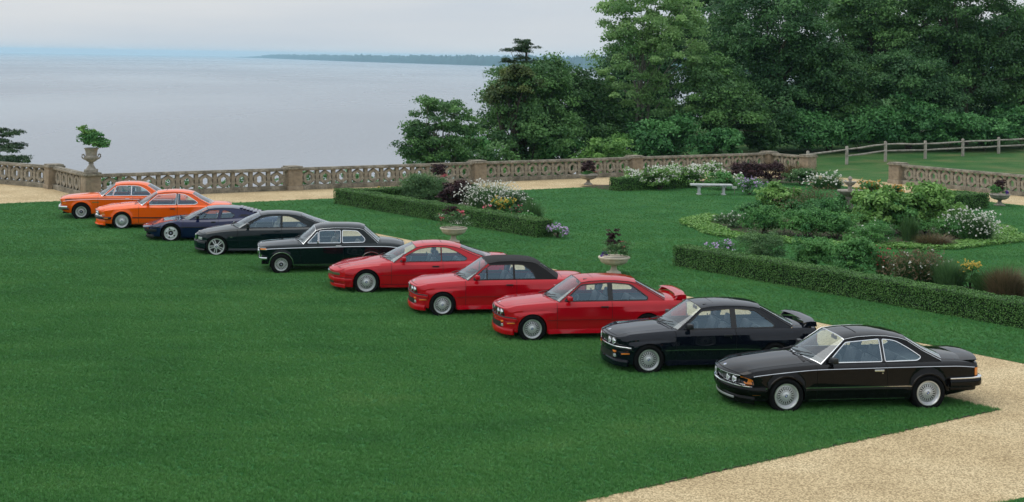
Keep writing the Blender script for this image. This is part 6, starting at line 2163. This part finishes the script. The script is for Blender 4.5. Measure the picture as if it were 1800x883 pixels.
def grasses(name, label, px, py, wpx, top, mats, n, seed, blade=.012, spread=.8, plume=None, group='plants of the flower garden', cat='ornamental grass', depth=.8, loc=None, h=None, w_=None, flowers=None, fn=0, fsize=.06):
    """tuft of long arching blades"""
    rng = np.random.default_rng(seed)
    if loc is None:
        x, y = at(px, py); s = y / FPX; w_ = wpx * s / 2; h = TZ(px, top, y); zb = 0
    else:
        x, y, zb = loc
    root = empty(name, (x, y, zb)); tag(root, label, cat, group)
    a = rng.uniform(0, 6.283, n); r = w_ * .62 * np.sqrt(rng.random(n))
    B = np.stack([r * np.cos(a), r * np.sin(a) * depth, np.zeros(n)], 1)
    a2 = a + rng.normal(0, .7, n)
    ln = h * rng.uniform(.35, 1.1, n) * (1 - .35 * (r / (w_ * .62)) ** 2)
    out = w_ * spread * rng.uniform(.05, 1.0, n) ** 1.3
    Tp = B + np.stack([out * np.cos(a2), out * np.sin(a2) * depth, ln], 1)
    Md = (B + Tp) / 2 + np.stack([-out * .18 * np.cos(a2), -out * .18 * np.sin(a2), ln * .10], 1)
    sd_ = np.stack([-np.sin(a2 + .6), np.cos(a2 + .6), np.zeros(n)], 1) * (blade * rng.uniform(.7, 1.3, (n, 1)))
    Q = np.empty((n, 2, 4, 3), np.float32)
    Q[:, 0, 0] = B - sd_; Q[:, 0, 1] = B + sd_; Q[:, 0, 2] = Md + sd_ * .8; Q[:, 0, 3] = Md - sd_ * .8
    Q[:, 1, 0] = Md - sd_ * .8; Q[:, 1, 1] = Md + sd_ * .8; Q[:, 1, 2] = Tp + sd_ * .1; Q[:, 1, 3] = Tp - sd_ * .1
    link('blades', quads_mesh('blades', Q.reshape(-1, 3), mats, np.repeat(rng.random(n), 2)), root)
    if plume is not None:
        k = n // 5
        q = np.repeat(Tp[:k], 3, 0) + rng.normal(0, .05, (k * 3, 3))
        V = leaves(q, np.tile([0, -.5, .4], (k * 3, 1)), .09, rng, .7, .4)
        link('plumes', quads_mesh('plumes', V, plume, rng.random(k * 3)), root)
    if flowers:
        q = Tp[rng.integers(0, n, fn)]
        q = np.repeat(q, 3, 0) + rng.normal(0, fsize * .25, (fn * 3, 3))
        V = leaves(q, np.tile([0, -.4, .8], (fn * 3, 1)), fsize, rng, .5, .9)
        link('flowers', quads_mesh('flowers', V, flowers, rng.random(fn * 3)), root)
    return root

# --- undergrowth on the bluff and below the wood
WG = 'undergrowth along the wood'
ub = [(1055, 292, 150, 243, 94, L_LIME, 'bright green bushes at the foot of the pale tree', 8000),
      (990, 292, 120, 255, 95, L_VINE, 'green bush left of the bright bushes below the pine', 6000),
      (880, 295, 150, 250, 93, L_MID, 'dark bush right of the loose round tree', 7000),
      (835, 296, 120, 232, 94, L_VINE, 'leafy bush between the round tree and the olive-tinged tree', 8000),
      (945, 294, 150, 222, 96, L_MID, 'broad bush below the pine behind the balustrade', 9000),
      (1085, 280, 130, 215, 100, L_DARK, 'dark thicket left of the pale trunks', 7000),
      (700, 305, 40, 288, 88, L_VINE, 'small green bush peeping over the balustrade at the water', 1200),
      (1165, 275, 160, 205, 98, L_VINE, 'tall leafy thicket right of the pale trunks', 9000),
      (1270, 275, 75, 232, 97, L_VINE, 'rounded bush left of the chain post', 5000),
      (1340, 278, 110, 212, 101, L_DARK, 'dark thicket under the biggest crown', 6000),
      (1420, 278, 150, 205, 103, L_VINE, 'vine-covered bank behind the first fence posts', 10000),
      (1510, 275, 140, 200, 104, L_VINE, 'vine-covered bank behind the third fence post', 10000),
      (1595, 272, 120, 178, 104, L_VINE, 'highest mound of vines in the middle of the fence', 10000),
      (1665, 270, 120, 196, 104, L_VINE, 'vine mound right of the highest one', 8000),
      (1730, 268, 110, 210, 104, L_VINE, 'drooping vine mound below the massive tree', 7000),
      (1795, 266, 120, 188, 106, L_VINE, 'vine mound at the right edge of the picture', 7000)]
for i, (px, py, wp, tp, Y, mm, lb, n) in enumerate(ub):
    shrub('thicket', lb, px, py, wp, tp, mm, n, .26, 100 + i, blobs=4, group=WG, Y=Y, shell=.6, depth=.7, cat='bush', clumps=max(26, n // 100))
# scrub showing through the balustrade
for i in range(13):
    t = (i + .5) / 13
    p = PC_ + (PG - PC_) * t + Vv * (1.6 + .5 * (i % 3))
    rng = np.random.default_rng(500 + i)
    root = empty('scrub_bush', (p.x, p.y, terrain_z(p.x, p.y)))
    wv_ = 1.1 + .4 * (i % 2)
    hgt = .62 - terrain_z(p.x, p.y) + (-.15 if i % 3 else .05)
    P, Nn, T, C = crown_points([(0, 0, hgt * .45, wv_, .6, hgt * .5)], 26, 46, .3, rng)
    link('foliage', quads_mesh('foliage', leaves(P, Nn, .13, rng), L_BUSH, T), root)
    st = MB(); st.tube([(0, 0, -.1), (.1, 0, hgt * .6)], [.04, .02], 6); st.obj('stem', M_BARK, root)
    tag(root, 'wild green scrub seen through the openings of the long balustrade', 'bush', 'scrub behind the balustrade')

# --- clipped hedges
def hedge(label, p0, d, L, th, h, seed, leaf=.05, dens=900, side=1):
    """box hedge from p0 along unit vector d; thickness to the left of d"""
    rng = np.random.default_rng(seed)
    nrm = Vector((-d.y, d.x, 0)) * side
    ang = math.atan2(d.y, d.x)
    root = empty('hedge', (p0.x, p0.y, 0), ang); tag(root, label, 'hedge', 'clipped box hedges of the flower garden')
    y0, y1 = (0, th) if side > 0 else (-th, 0)
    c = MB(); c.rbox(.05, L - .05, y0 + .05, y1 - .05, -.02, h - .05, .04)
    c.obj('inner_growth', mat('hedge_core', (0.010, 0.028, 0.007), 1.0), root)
    faces = [((0, y0, 0), (L, 0, 0), (0, 0, h), (0, -1, 0)), ((0, y1, 0), (L, 0, 0), (0, 0, h), (0, 1, 0)), ((0, y0, 0), (0, th, 0), (0, 0, h), (-1, 0, 0)), ((L, y0, 0), (0, th, 0), (0, 0, h), (1, 0, 0)), ((0, y0, h), (L, 0, 0), (0, th, 0), (0, 0, 1))]
    PP, NN, TT = [], [], []
    for o_, a, b_, n_ in faces:
        o_, a, b_, n_ = map(np.array, (o_, a, b_, n_))
        n = int(np.linalg.norm(a) * np.linalg.norm(b_) * dens)
        u, v = rng.random((n, 1)), rng.random((n, 1))
        p = o_ + a * u + b_ * v - n_ * np.abs(rng.normal(0, .022, (n, 1)))
        wob = .018 * np.sin(p[:, 0:1] * 3.1 + seed) + .012 * np.sin(p[:, 0:1] * 7.7 + p[:, 2:3] * 5)
        p = p + n_ * wob
        # soften the arrises
        p[:, 2] -= np.clip(.05 - np.minimum(p[:, 1] - y0, y1 - p[:, 1]), 0, .05) * .5 * (p[:, 2] > h - .08)
        PP.append(p); NN.append(np.tile(n_ * .9 + np.array([0, 0, .35]), (n, 1)))
        TT.append(np.clip(.42 + .16 * np.sin(p[:, 0] * 2.3) * np.sin(p[:, 2] * 9 + p[:, 0]) + rng.normal(0, .2, n), 0, 1))
    P, N2, T = np.concatenate(PP), np.concatenate(NN), np.concatenate(TT)
    link('foliage', quads_mesh('foliage', leaves(P, N2, leaf, rng, .55, .6), L_BOX, T), root)
    return root
h1 = Vector((*at(586, 358.4), 0)); h1e = Vector((*at(943, 419), 0)); L1 = (h1e - h1).length
h1d = (h1e - h1).normalized()
hedge('long clipped hedge in front of the left flower bed, behind the first urn', h1, h1d, L1, .75, .62, 1, .046, 1500)
h1n = Vector((-h1d.y, h1d.x, 0))
hedge('clipped hedge return along the balustrade walk behind yellow flowers', h1 + h1n * .75 + h1d * .0, U, 6.0, .6, .60, 2, .05, 1100, side=-1)
h2 = Vector((*at(1182, 468), 0)); h2e = Vector((*at(1800, 580), 0)); h2d = (h2e - h2).normalized()
hedge('long clipped hedge running out at the right behind the black cars', h2, h2d, 20, .75, .62, 3, .042, 1700)
hb = Vector((*at(1087, 337), 0))
hedge('short clipped hedge end left of the white flowers and bench', hb, U, 5.0, .7, .62, 4, .06, 900)
hr_ = Vector((*at(1668, 372), 0))
hedge('clipped hedge block at the right behind the bushes, near the side walk', hr_, U, 2.6, 1.6, .66, 5, .06, 900)
# ------------------------------------------------------------------ flower garden and ornaments
# soil of the beds (flush with the lawn, a few mm proud)
fc = Vector((12.5, 54.6, 0))
fc = Vector((*at(1493, 402), 0))
def bed(name, pts, z=0.012):
    o = link(name, mesh(name, [(p[0], p[1], z) for p in pts], [tuple(range(len(pts)))], M_SOIL))
    if o.data.polygons[0].normal.z < 0: o.data.flip_normals()
    return tag(o, kind='structure')
bed('flower_bed', [(fc.x + 5.6 * math.cos(2 * math.pi * k / 40), fc.y + 5.6 * math.sin(2 * math.pi * k / 40)) for k in range(40)])
_h1b = h1 + h1n * .7
bed('flower_bed', [C2(_h1b), C2(_h1b + h1d * L1), C2(_h1b + h1d * (L1 - .5) + U * .9), C2(_h1b + h1d * 8 + U * 3), C2(_h1b + h1d * 3 + U * 5.5), C2(_h1b + U * 8)])
_h2n = Vector((-h2d.y, h2d.x, 0)); _h2b = h2 + _h2n * .7
bed('flower_bed', [C2(_h2b), C2(_h2b + h2d * 20), C2(_h2b + h2d * 20 + _h2n * 4), C2(_h2b + h2d * 7 + _h2n * 3.6), C2(_h2b + h2d * 2.5 + _h2n * 2.2)])
bed('flower_bed', [C2(hb), C2(hb + U * 14), C2(hb + U * 14 + Vv * 3), C2(hb + Vv * 3)])

# left bed
shrub('flower_clump', 'low yellow flowers at the far corner inside the left hedge', 662, 350, 34, 337, L_BUSH, 900, .09, 201, flowers=F_YEL, fn=70, fsize=.11, cat='flowers')
shrub('flower_clump', 'dark red flowers beside the low yellow ones in the left bed', 690, 352, 36, 336, L_BUSH, 900, .09, 202, flowers=F_RED, fn=80, fsize=.11, cat='flowers')
shrub('feathery_shrub', 'feathery green shrub left of the dark purple bush', 743, 357, 92, 310, L_GREY, 7000, .11, 203, aspect=.25)
shrub('purple_shrub', 'round dark purple bush in the left bed', 802, 368, 54, 321, L_PURP, 4500, .10, 204)
grasses('white_flower_clump', 'airy white flowers right of the dark purple bush', 862, 372, 96, 320, L_GREY, 2600, 205, blade=.010, flowers=F_WHITE, fn=900, fsize=.06, cat='flowers')
shrub('white_flower_clump', 'low white flowers beside the airy ones in the left bed', 905, 372, 60, 338, L_GREY, 2500, .09, 206, flowers=F_WHITE, fn=160, fsize=.07, cat='flowers')
shrub('flower_clump', 'mound of yellow flowers behind the left hedge end', 882, 392, 46, 350, L_BUSH, 2200, .08, 207, flowers=F_YEL, fn=190, fsize=.08, cat='flowers', fmask=.55)
shrub('flower_clump', 'small pink flowers left of the yellow mound', 858, 388, 18, 362, L_BUSH, 500, .07, 208, flowers=F_PINK, fn=40, fsize=.08, cat='flowers')
shrub('flower_clump', 'pinkish flowers right of the yellow mound', 908, 394, 24, 358, L_GREY, 700, .07, 209, flowers=F_PINK, fn=30, fsize=.06, cat='flowers')
grasses('leafy_clump', 'thin wispy green plants near the end of the left hedge', 935, 396, 46, 346, L_BLADE, 700, 210, blade=.009)
shrub('leafy_clump', 'low green plants at the end of the left hedge', 925, 402, 46, 376, L_BUSH, 1500, .09, 211, flowers=F_WHITE, fn=16, fsize=.07)
shrub('petunia_mound', 'lilac and white flower mound at the end of the left hedge', 981, 419, 40, 398, L_BUSH, 1100, .06, 212, flowers=[F_LIL], fn=130, fsize=.07, cat='flowers', zb=0)
# back bed by the bench
for i, (px, py, wp, tp, n, fn, lb) in enumerate([(1122, 333, 62, 300, 1600, 300, 'leftmost mass of white flowers beside the hedge end'), (1160, 334, 70, 296, 2000, 330, 'white flowers left of the bench'),
        (1200, 330, 70, 294, 2000, 330, 'white flowers right behind the bench left end'), (1245, 322, 76, 291, 2000, 380, 'tallest white flowers at the balustrade behind the bench')]):
    shrub('white_flower_clump', lb, px, py, wp, tp, L_LIME, n, .12, 220 + i, flowers=F_WHITE, fn=int(fn * 1.7), fsize=.08, cat='flowers', fmask=.35)
shrub('green_shrub', 'clipped green shrub above the bench seat', 1275, 334, 62, 306, L_BUSH, 2500, .11, 226)
shrub('purple_shrub', 'wide dark purple shrub right of the white flowers', 1308, 322, 62, 288, L_PURP, 3500, .13, 227, aspect=.3)
shrub('purple_shrub', 'brownish purple shrub beside the wide one, nearer the corner pier', 1352, 322, 60, 287, L_PURP, 3500, .13, 228, aspect=.3)
shrub('flower_mound', 'lilac flower mound right of the bench', 1318, 343, 62, 318, L_BUSH, 1500, .09, 229, flowers=F_LIL, fn=170, fsize=.10, cat='flowers')
grasses('white_flower_spike', 'white flower stems above the lilac mound', 1298, 330, 26, 305, L_BLADE, 160, 230, flowers=F_WHITE, fn=26, fsize=.12, cat='flowers')
shrub('leafy_clump', 'pale leafy plants between the purple shrub and the bank', 1408, 326, 60, 298, L_GREY, 1800, .12, 231, flowers=F_WHITE, fn=25, fsize=.1)
grasses('tawny_grass', 'tawny grass tuft at the foot of the grassy rise', 1400, 312, 70, 284, L_TAWNY, 700, 232, blade=.016)
grasses('white_flower_clump', 'small white flowers in front of the side balustrade', 1455, 332, 70, 302, L_BLADE, 800, 233, blade=.014, flowers=F_WHITE, fn=110, fsize=.09, cat='flowers')
shrub('flower_clump', 'orange flowers behind the fountain at the side balustrade', 1530, 345, 56, 321, L_BUSH, 1400, .1, 234, flowers=F_ORG, fn=150, fsize=.10, cat='flowers')
shrub('flower_clump', 'orange flowers between the two bright bushes', 1575, 350, 34, 328, L_BUSH, 900, .1, 235, flowers=F_ORG, fn=100, fsize=.10, cat='flowers')
# round bed
shrub('leafy_shrub', 'light green broad-leaved shrub at the left of the round bed', 1372, 388, 84, 326, L_LIME, 4200, .16, 241, blobs=4)
shrub('dark_shrub', 'dark green mounds at the left front of the round bed', 1342, 412, 84, 366, L_BUSH, 4500, .085, 242, blobs=4)
shrub('dark_shrub', 'dark green mounds behind the little sign', 1418, 418, 96, 372, L_BUSH, 5000, .085, 243, blobs=4)
shrub('dark_shrub', 'dark green mounds right of the little sign', 1470, 420, 80, 372, L_BUSH, 4500, .085, 244, blobs=4)
grasses('tawny_grass', 'pinkish haze of tall grass in front of the fountain', 1432, 396, 104, 332, L_BLADE, 2600, 245, blade=.010, plume=L_TAWNY)
shrub('green_shrub', 'blue-green shrub below the tall pinkish grass', 1420, 398, 90, 356, L_VINE, 3500, .10, 246)
shrub('leafy_shrub', 'left of the two big bright bushes right of the fountain', 1542, 412, 98, 334, L_LIME, 5500, .17, 247, blobs=5)
shrub('leafy_shrub', 'right of the two big bright bushes, near the hedge block', 1628, 412, 98, 330, L_LIME, 5500, .17, 248, blobs=5)
shrub('green_shrub', 'ferny green plants at the foot of the left bright bush', 1530, 432, 86, 394, L_BUSH, 3500, .09, 249, aspect=.3, flowers=F_WHITE, fn=18, fsize=.07)
grasses('spiky_grass', 'upright spiky grass between the two bright bushes', 1598, 424, 36, 376, L_BLADE, 900, 250, blade=.011)
shrub('green_shrub', 'ferny green plants at the foot of the right bright bush', 1665, 424, 70, 386, L_BUSH, 2600, .09, 251, aspect=.3)
grasses('white_flower_clump', 'drift of small white flowers at the right of the round bed', 1705, 424, 96, 368, L_BLADE, 2400, 252, blade=.010, flowers=F_WHITE, fn=520, fsize=.055, cat='flowers')
grasses('tawny_grass', 'short tawny grass at the front of the round bed', 1640, 434, 80, 408, L_TAWNY, 1200, 253, blade=.010)
shrub('white_flower_clump', 'white daisies at the left tip of the round bed', 1288, 400, 58, 378, L_GREY, 1600, .08, 254, flowers=F_WHITE, fn=90, fsize=.07, cat='flowers')
shrub('green_shrub', 'low leafy filling between the light shrub and the fountain', 1462, 402, 90, 352, L_VINE, 3500, .11, 255, blobs=4)
shrub('green_shrub', 'low leafy filling behind the spiky grass', 1590, 414, 80, 366, L_BUSH, 3500, .11, 256, blobs=4)
shrub('green_shrub', 'leafy filling at the far right of the round bed', 1672, 404, 70, 362, L_LIME, 2600, .11, 257, blobs=3)
shrub('green_shrub', 'low leafy filling at the left rear of the round bed', 1322, 388, 60, 356, L_VINE, 2200, .10, 258)
# lime ground cover round the edge: a mat of tiny leaves
rng = np.random.default_rng(77)
n = 16000
a = rng.uniform(math.pi * .80, math.pi * 2.12, n); r = rng.uniform(5.0, 6.1, n) + .15 * np.sin(a * 9)
P = np.stack([fc.x + r * np.cos(a), fc.y + r * np.sin(a), rng.uniform(.02, .14, n)], 1)
o = link('ground_cover', quads_mesh('ground_cover', leaves(P, np.tile([0, 0, 1.0], (n, 1)), .10, rng, .5, .7), L_LIME, rng.random(n)))
tag(o, 'lime green ground cover round the edge of the round bed', 'ground cover', kind='stuff')
# right bed behind the long hedge
shrub('flower_clump', 'pale pink flowers at the left end of the right hedge', 1268, 458, 64, 430, L_BUSH, 1600, .07, 261, flowers=[F_LIL], fn=120, fsize=.06, cat='flowers', fmask=.6)
shrub('feathery_shrub', 'feathery green plants behind the left part of the right hedge', 1340, 468, 92, 412, L_GREY, 6000, .085, 262, aspect=.22)
shrub('dark_shrub', 'left dark bush behind the right hedge', 1430, 476, 84, 418, L_BUSH, 6000, .075, 263, blobs=4)
shrub('dark_shrub', 'right dark bush behind the right hedge', 1500, 488, 84, 422, L_BUSH, 6000, .075, 264, blobs=4)
grasses('flower_spike', 'reddish flower stems right of the dark bushes', 1553, 492, 34, 436, L_BLADE, 500, 265, blade=.008, flowers=F_RED, fn=60, fsize=.05, cat='flowers')
grasses('meadow_grass', 'mixed meadow grass behind the middle of the right hedge', 1612, 500, 104, 444, L_BLADE, 3600, 266, blade=.007, plume=L_TAWNY, flowers=F_WHITE, fn=70, fsize=.05)
grasses('meadow_grass', 'thin meadow grass left of the yellow flowers by the right hedge', 1668, 508, 70, 452, L_GREY, 2200, 267, blade=.007)
shrub('flower_clump', 'yellow flowers behind the right hedge', 1704, 510, 42, 462, L_BUSH, 1400, .06, 268, flowers=F_YEL, fn=120, fsize=.06, cat='flowers', fmask=.6)
grasses('meadow_grass', 'brownish grass clump at the right edge behind the hedge', 1768, 526, 84, 466, L_TAWNY, 2600, 269, blade=.007)
grasses('meadow_grass', 'green grass clump behind the yellow flowers', 1745, 515, 90, 470, L_BLADE, 2400, 270, blade=.007)

# --- wide shallow urns on the lawn
def lawn_urn(px, py, label, m=M_URN):
    x, y = at(px, py)
    root = empty('urn', (x, y, 0)); tag(root, label, 'urn', 'wide stone urns on the lawn')
    b = MB(); b.rbox(-.20, .20, -.20, .20, 0, .05, .01); b.lathe([(.19, .05), (.17, .075), (.13, .09), (.095, .13), (.08, .20), (.085, .235), (.12, .25)], 28); b.obj('foot', m, root, 40)
    c = MB()
    n = 64
    V = []; prof = [(.12, .25), (.25, .275), (.36, .335), (.395, .40), (.40, .43), (.405, .44), (.45, .455), (.455, .49), (.44, .505), (.40, .50), (.39, .47), (.0, .46)]
    for r, z in prof:
        for j in range(n):
            q = r * (1 + (.022 * math.cos(j * math.pi / 2) if .25 <= z < .44 else 0))
            V.append((q * math.cos(2 * math.pi * j / n), q * math.sin(2 * math.pi * j / n), z))
    F = [(i * n + j, i * n + (j + 1) % n, (i + 1) * n + (j + 1) % n, (i + 1) * n + j) for i in range(len(prof) - 1) for j in range(n)]
    c.add(V, F); c.obj('bowl', m, root, 40)
    return x, y
def urn_plants(loc, z, label, seed, sets, w_, h):
    """mixed planting sitting in an urn"""
    rng = np.random.default_rng(seed)
    root = empty('urn_planting', (loc[0], loc[1], z)); tag(root, label, 'flowers', 'plantings in the urns')
    for nm, m, n, leaf, (cx, cz, rx, rz), asp in sets:
        P, Nn, T, C = crown_points([(cx, 0, cz, rx, rx * .8, rz)], max(10, n // 16), 40, rx * .35, rng, shell=.3)
        if 'flower' in nm and 'head' not in nm:
            kk = rng.permutation(len(P))[:n]; P, Nn, T = P[kk], Nn[kk], T[kk]
        link(nm, quads_mesh(nm, leaves(P, Nn, leaf, rng, .8, asp), m, T), root)
    return root
u1 = lawn_urn(797, 427, 'cream stone urn with pink flowers behind the low red coupe')
urn_plants(u1, .46, 'pink flowers and dark leaves in the urn behind the low red coupe', 301, [('foliage', L_GREY, 900, .075, (0, .24, .50, .30), .35), ('dark_leaves', L_PURP, 300, .08, (-.06, .52, .26, .28), .25), ('pink_flowers', F_PINK, 190, .06, (.16, .42, .20, .24), .9), ('red_flowers', F_PINK, 50, .05, (-.40, .36, .12, .16), .9), ('white_flowers', F_WHITE, 130, .045, (0, .22, .50, .22), .9)], .4, .5)
u2 = lawn_urn(1079, 482, 'cream stone urn with purple spikes behind the winged red coupe')
urn_plants(u2, .46, 'purple spikes and small flowers in the urn behind the winged red coupe', 302, [('foliage', L_GREY, 800, .07, (.05, .22, .42, .28), .3), ('purple_spikes', L_PURP, 380, .09, (-.06, .50, .22, .36), .2), ('violet_flowers', F_VIO, 60, .07, (-.28, .08, .10, .07), .9), ('white_flowers', F_WHITE, 60, .05, (-.05, .12, .14, .09), .9), ('red_flowers', F_PINK, 30, .05, (.22, .36, .16, .16), .9)], .4, .6)
u3 = lawn_urn(1034, 325, 'stone urn with purple plant standing before the far balustrade pier', M_URNG)
urn_plants(u3, .46, 'purple plant in the urn before the far balustrade pier', 303, [('purple_leaves', L_PURP, 800, .10, (0, .34, .32, .36), .3), ('foliage', L_BUSH, 160, .08, (-.05, .08, .30, .10), .5), ('pink_flowers', F_PINK, 12, .06, (.2, .2, .2, .2), .9)], .4, .6)
u4 = lawn_urn(1757, 361.7, 'stone urn in front of the side balustrade at the right', M_URNG)
urn_plants(u4, .46, 'purple leaves and violet flowers in the urn at the right', 304, [('purple_leaves', L_PURP, 500, .10, (.02, .36, .26, .30), .3), ('foliage', L_BUSH, 500, .08, (-.12, .20, .32, .22), .4), ('violet_flowers', F_VIO, 50, .08, (.33, .10, .10, .08), .9), ('pale_flowers', F_WHITE, 30, .06, (-.2, .08, .14, .06), .9)], .4, .6)
u5 = lawn_urn(770, 333, 'stone urn hidden behind the feathery shrub with purple plant above', M_URNG)
urn_plants(u5, .46, 'purple and pink plant rising above the feathery shrub', 305, [('purple_leaves', L_PURP, 800, .10, (0, .36, .34, .36), .3), ('pink_flowers', F_PINK, 40, .08, (.25, .15, .2, .12), .9)], .4, .6)

# --- tall handled urn on the corner pier
root = empty('pedestal_urn', (PC_.x, PC_.y, 1.075)); root.scale = (.86, .86, .90); tag(root, 'tall grey stone urn with handles on the corner pier', 'urn')
b = MB(); b.rbox(-.27, .27, -.27, .27, 0, .14, .015); b.lathe([(.25, .14), (.22, .18), (.17, .26), (.12, .34), (.10, .38), (.13, .40), (.13, .43), (.09, .45)], 28); b.obj('foot', M_URNG, root, 40)
b = MB(); b.lathe([(.09, .45), (.20, .50), (.30, .58), (.345, .66), (.34, .71), (.29, .75), (.265, .78), (.27, .90), (.30, 1.04), (.345, 1.08), (.35, 1.11), (.30, 1.12), (.27, 1.08), (.0, 1.05)], 36); b.obj('vase', M_URNG, root, 40)
for sd in (-1, 1):
    b = MB()
    pts = [(.30, .60), (.40, .64), (.46, .72), (.45, .80), (.39, .83), (.34, .79), (.35, .74)]
    b.tube([(sd * x * U.x, sd * x * U.y, z) for x, z in pts], .035, 8); b.obj('handle', M_URNG, root, 50)
urn_plants((PC_.x, PC_.y), 1.075 + .95, 'bushy green plant with pale flower heads in the tall pier urn', 306, [('foliage', L_BUSH, 1300, .10, (.0, .34, .52, .42), .5), ('trailing_leaves', L_BUSH, 420, .10, (.46, .18, .34, .28), .5), ('pale_flower_heads', L_LIME, 240, .09, (-.20, .72, .34, .26), .8)], .5, .9)

# --- bench, fountain, signs
x, y = at(1250, 343)
root = empty('garden_bench', (x, y, 0), R(2)); tag(root, 'pale stone bench in front of the white flowers', 'bench')
b = MB(); b.rbox(-.95, .95, -.22, .22, .42, .50, .025); b.obj('seat', M_MARBLE, root, 40)
for sx in (-.56, .56):
    b = MB(); b.rbox(sx - .09, sx + .09, -.17, .17, 0, .06, .01); b.rbox(sx - .055, sx + .055, -.13, .13, .05, .37, .02); b.rbox(sx - .10, sx + .10, -.17, .17, .355, .422, .02); b.obj('leg', M_MARBLE, root, 40)
root = empty('fountain', (fc.x, fc.y, 0)); root.scale = (1, 1, .92); tag(root, 'two-tiered stone fountain among the plants of the round bed', 'fountain')
b = MB(); b.lathe([(.42, 0), (.42, .14), (.30, .18), (.20, .40), (.14, .60), (.13, 1.15), (.17, 1.22), (.10, 1.30)], 28); b.obj('pedestal', M_URNG, root, 40)
b = MB(); b.lathe([(.10, 1.26), (.26, 1.33), (.40, 1.43), (.46, 1.50), (.46, 1.54), (.42, 1.535), (.0, 1.48)], 36); b.obj('lower_bowl', M_URNG, root, 40)
b = MB(); b.lathe([(.08, 1.48), (.075, 1.70), (.10, 1.73), (.17, 1.78), (.235, 1.86), (.235, 1.885), (.20, 1.88), (.06, 1.84), (.055, 1.95), (.08, 1.98), (.075, 2.04), (.02, 2.10), (.0, 2.10)], 28); b.obj('upper_bowl', M_URNG, root, 40)
x, y = at(1384, 412)
root = empty('garden_sign', (x, y, 0), R(12)); tag(root, 'small slanted brown sign on two legs before the round bed', 'sign')
b = MB(); b.box(-.16, .16, -.02, .02, 0, .0); 
for sx in (-.12, .12):
    b = MB(); b.box(sx - .015, sx + .015, -.015, .015, 0, .42); b.obj('leg', M_WOOD, root)
b = MB(); b.add([(-.20, -.10, .34), (.20, -.10, .34), (.22, .16, .56), (-.18, .16, .56), (-.20, -.085, .32), (.20, -.085, .32), (.22, .175, .54), (-.18, .175, .54)], [(0, 1, 2, 3), (7, 6, 5, 4), (0, 4, 5, 1), (1, 5, 6, 2), (2, 6, 7, 3), (3, 7, 4, 0)]); b.obj('panel', mat('sign_brown', (.14, .08, .055), .5, noise=.3, nscale=8), root)
x, y = at(1291, 342)
root = empty('plant_label', (x, y, 0)); tag(root, 'tiny white plant label beside the bench', 'sign')
b = MB(); b.box(-.01, .01, -.005, .005, 0, .30); b.obj('stake', M_WOOD, root)
b = MB(); b.box(-.11, .11, -.012, -.006, .27, .38); b.obj('plate', mat('label_white', (.75, .75, .72), .6), root)

# --- split-rail fence on the rise
posts = [(1419.5, 293.7, 265.4), (1488, 287.5, 257), (1556, 280, 248.4), (1626, 275.3, 247.5), (1692, 270.5, 244), (1755, 269, 241.3), (1822, 267, 239)]
root = None; pp = []
for i, (px, pb_, pt_) in enumerate(posts):
    Y = 92 + 1.9 * i
    s = Y / FPX
    x = PX(px, Y) + (pb_ - HZN) * math.sin(R(ROLL)) * s
    zt = TZ(px, pt_, Y)
    pp.append((x, Y, terrain_z(x, Y), zt))
root = empty('split_rail_fence', (pp[0][0], pp[0][1], pp[0][2])); tag(root, 'grey split-rail fence along the top of the grassy rise', 'fence')
o0 = Vector((pp[0][0], pp[0][1], pp[0][2]))
rnd = random.Random(9)
for i, (x, y, z0, z1) in enumerate(pp):
    b = MB(); q = Vector((x, y, z0)) - o0
    b.tube([(q.x, q.y, q.z - .3), (q.x + .01, q.y, q.z + .4), (q.x + .0, q.y, z1 - o0.z - .04), (q.x, q.y, z1 - o0.z)], [.11, .105, .10, .07], 7); b.obj('post', M_WOOD, root, 40)
    if i:
        X, Y, Z0, Z1 = pp[i - 1]
        for k, dz in enumerate((.20, .62) if i > 1 else (.22,)):
            a = Vector((X, Y, Z1 - dz)) - o0; c = Vector((x, y, z1 - dz)) - o0
            m1 = a.lerp(c, .35) + Vector((0, 0, rnd.uniform(-.03, .02))); m2 = a.lerp(c, .7) + Vector((0, 0, rnd.uniform(-.03, .02)))
            b = MB(); b.tube([a - (c - a) * .03, m1, m2, c + (c - a) * .03], [.045, .068, .065, .045], 6); b.obj('rail', M_WOOD, root, 40)
# chain from the last pier to the first post
b = MB()
a = Vector((PK.x, PK.y, .95)); c = Vector((pp[0][0], pp[0][1], pp[0][3] - .15))
pts = [a.lerp(c, k / 14) - Vector((0, 0, .28 * (1 - (2 * k / 14 - 1) ** 2))) for k in range(15)]
b.tube(pts, .022, 5); o = b.obj('chain', mat('chain_steel', (.25, .25, .24), .5, .6)); tag(o, 'chain hanging between the end pier and the first fence post', 'chain')
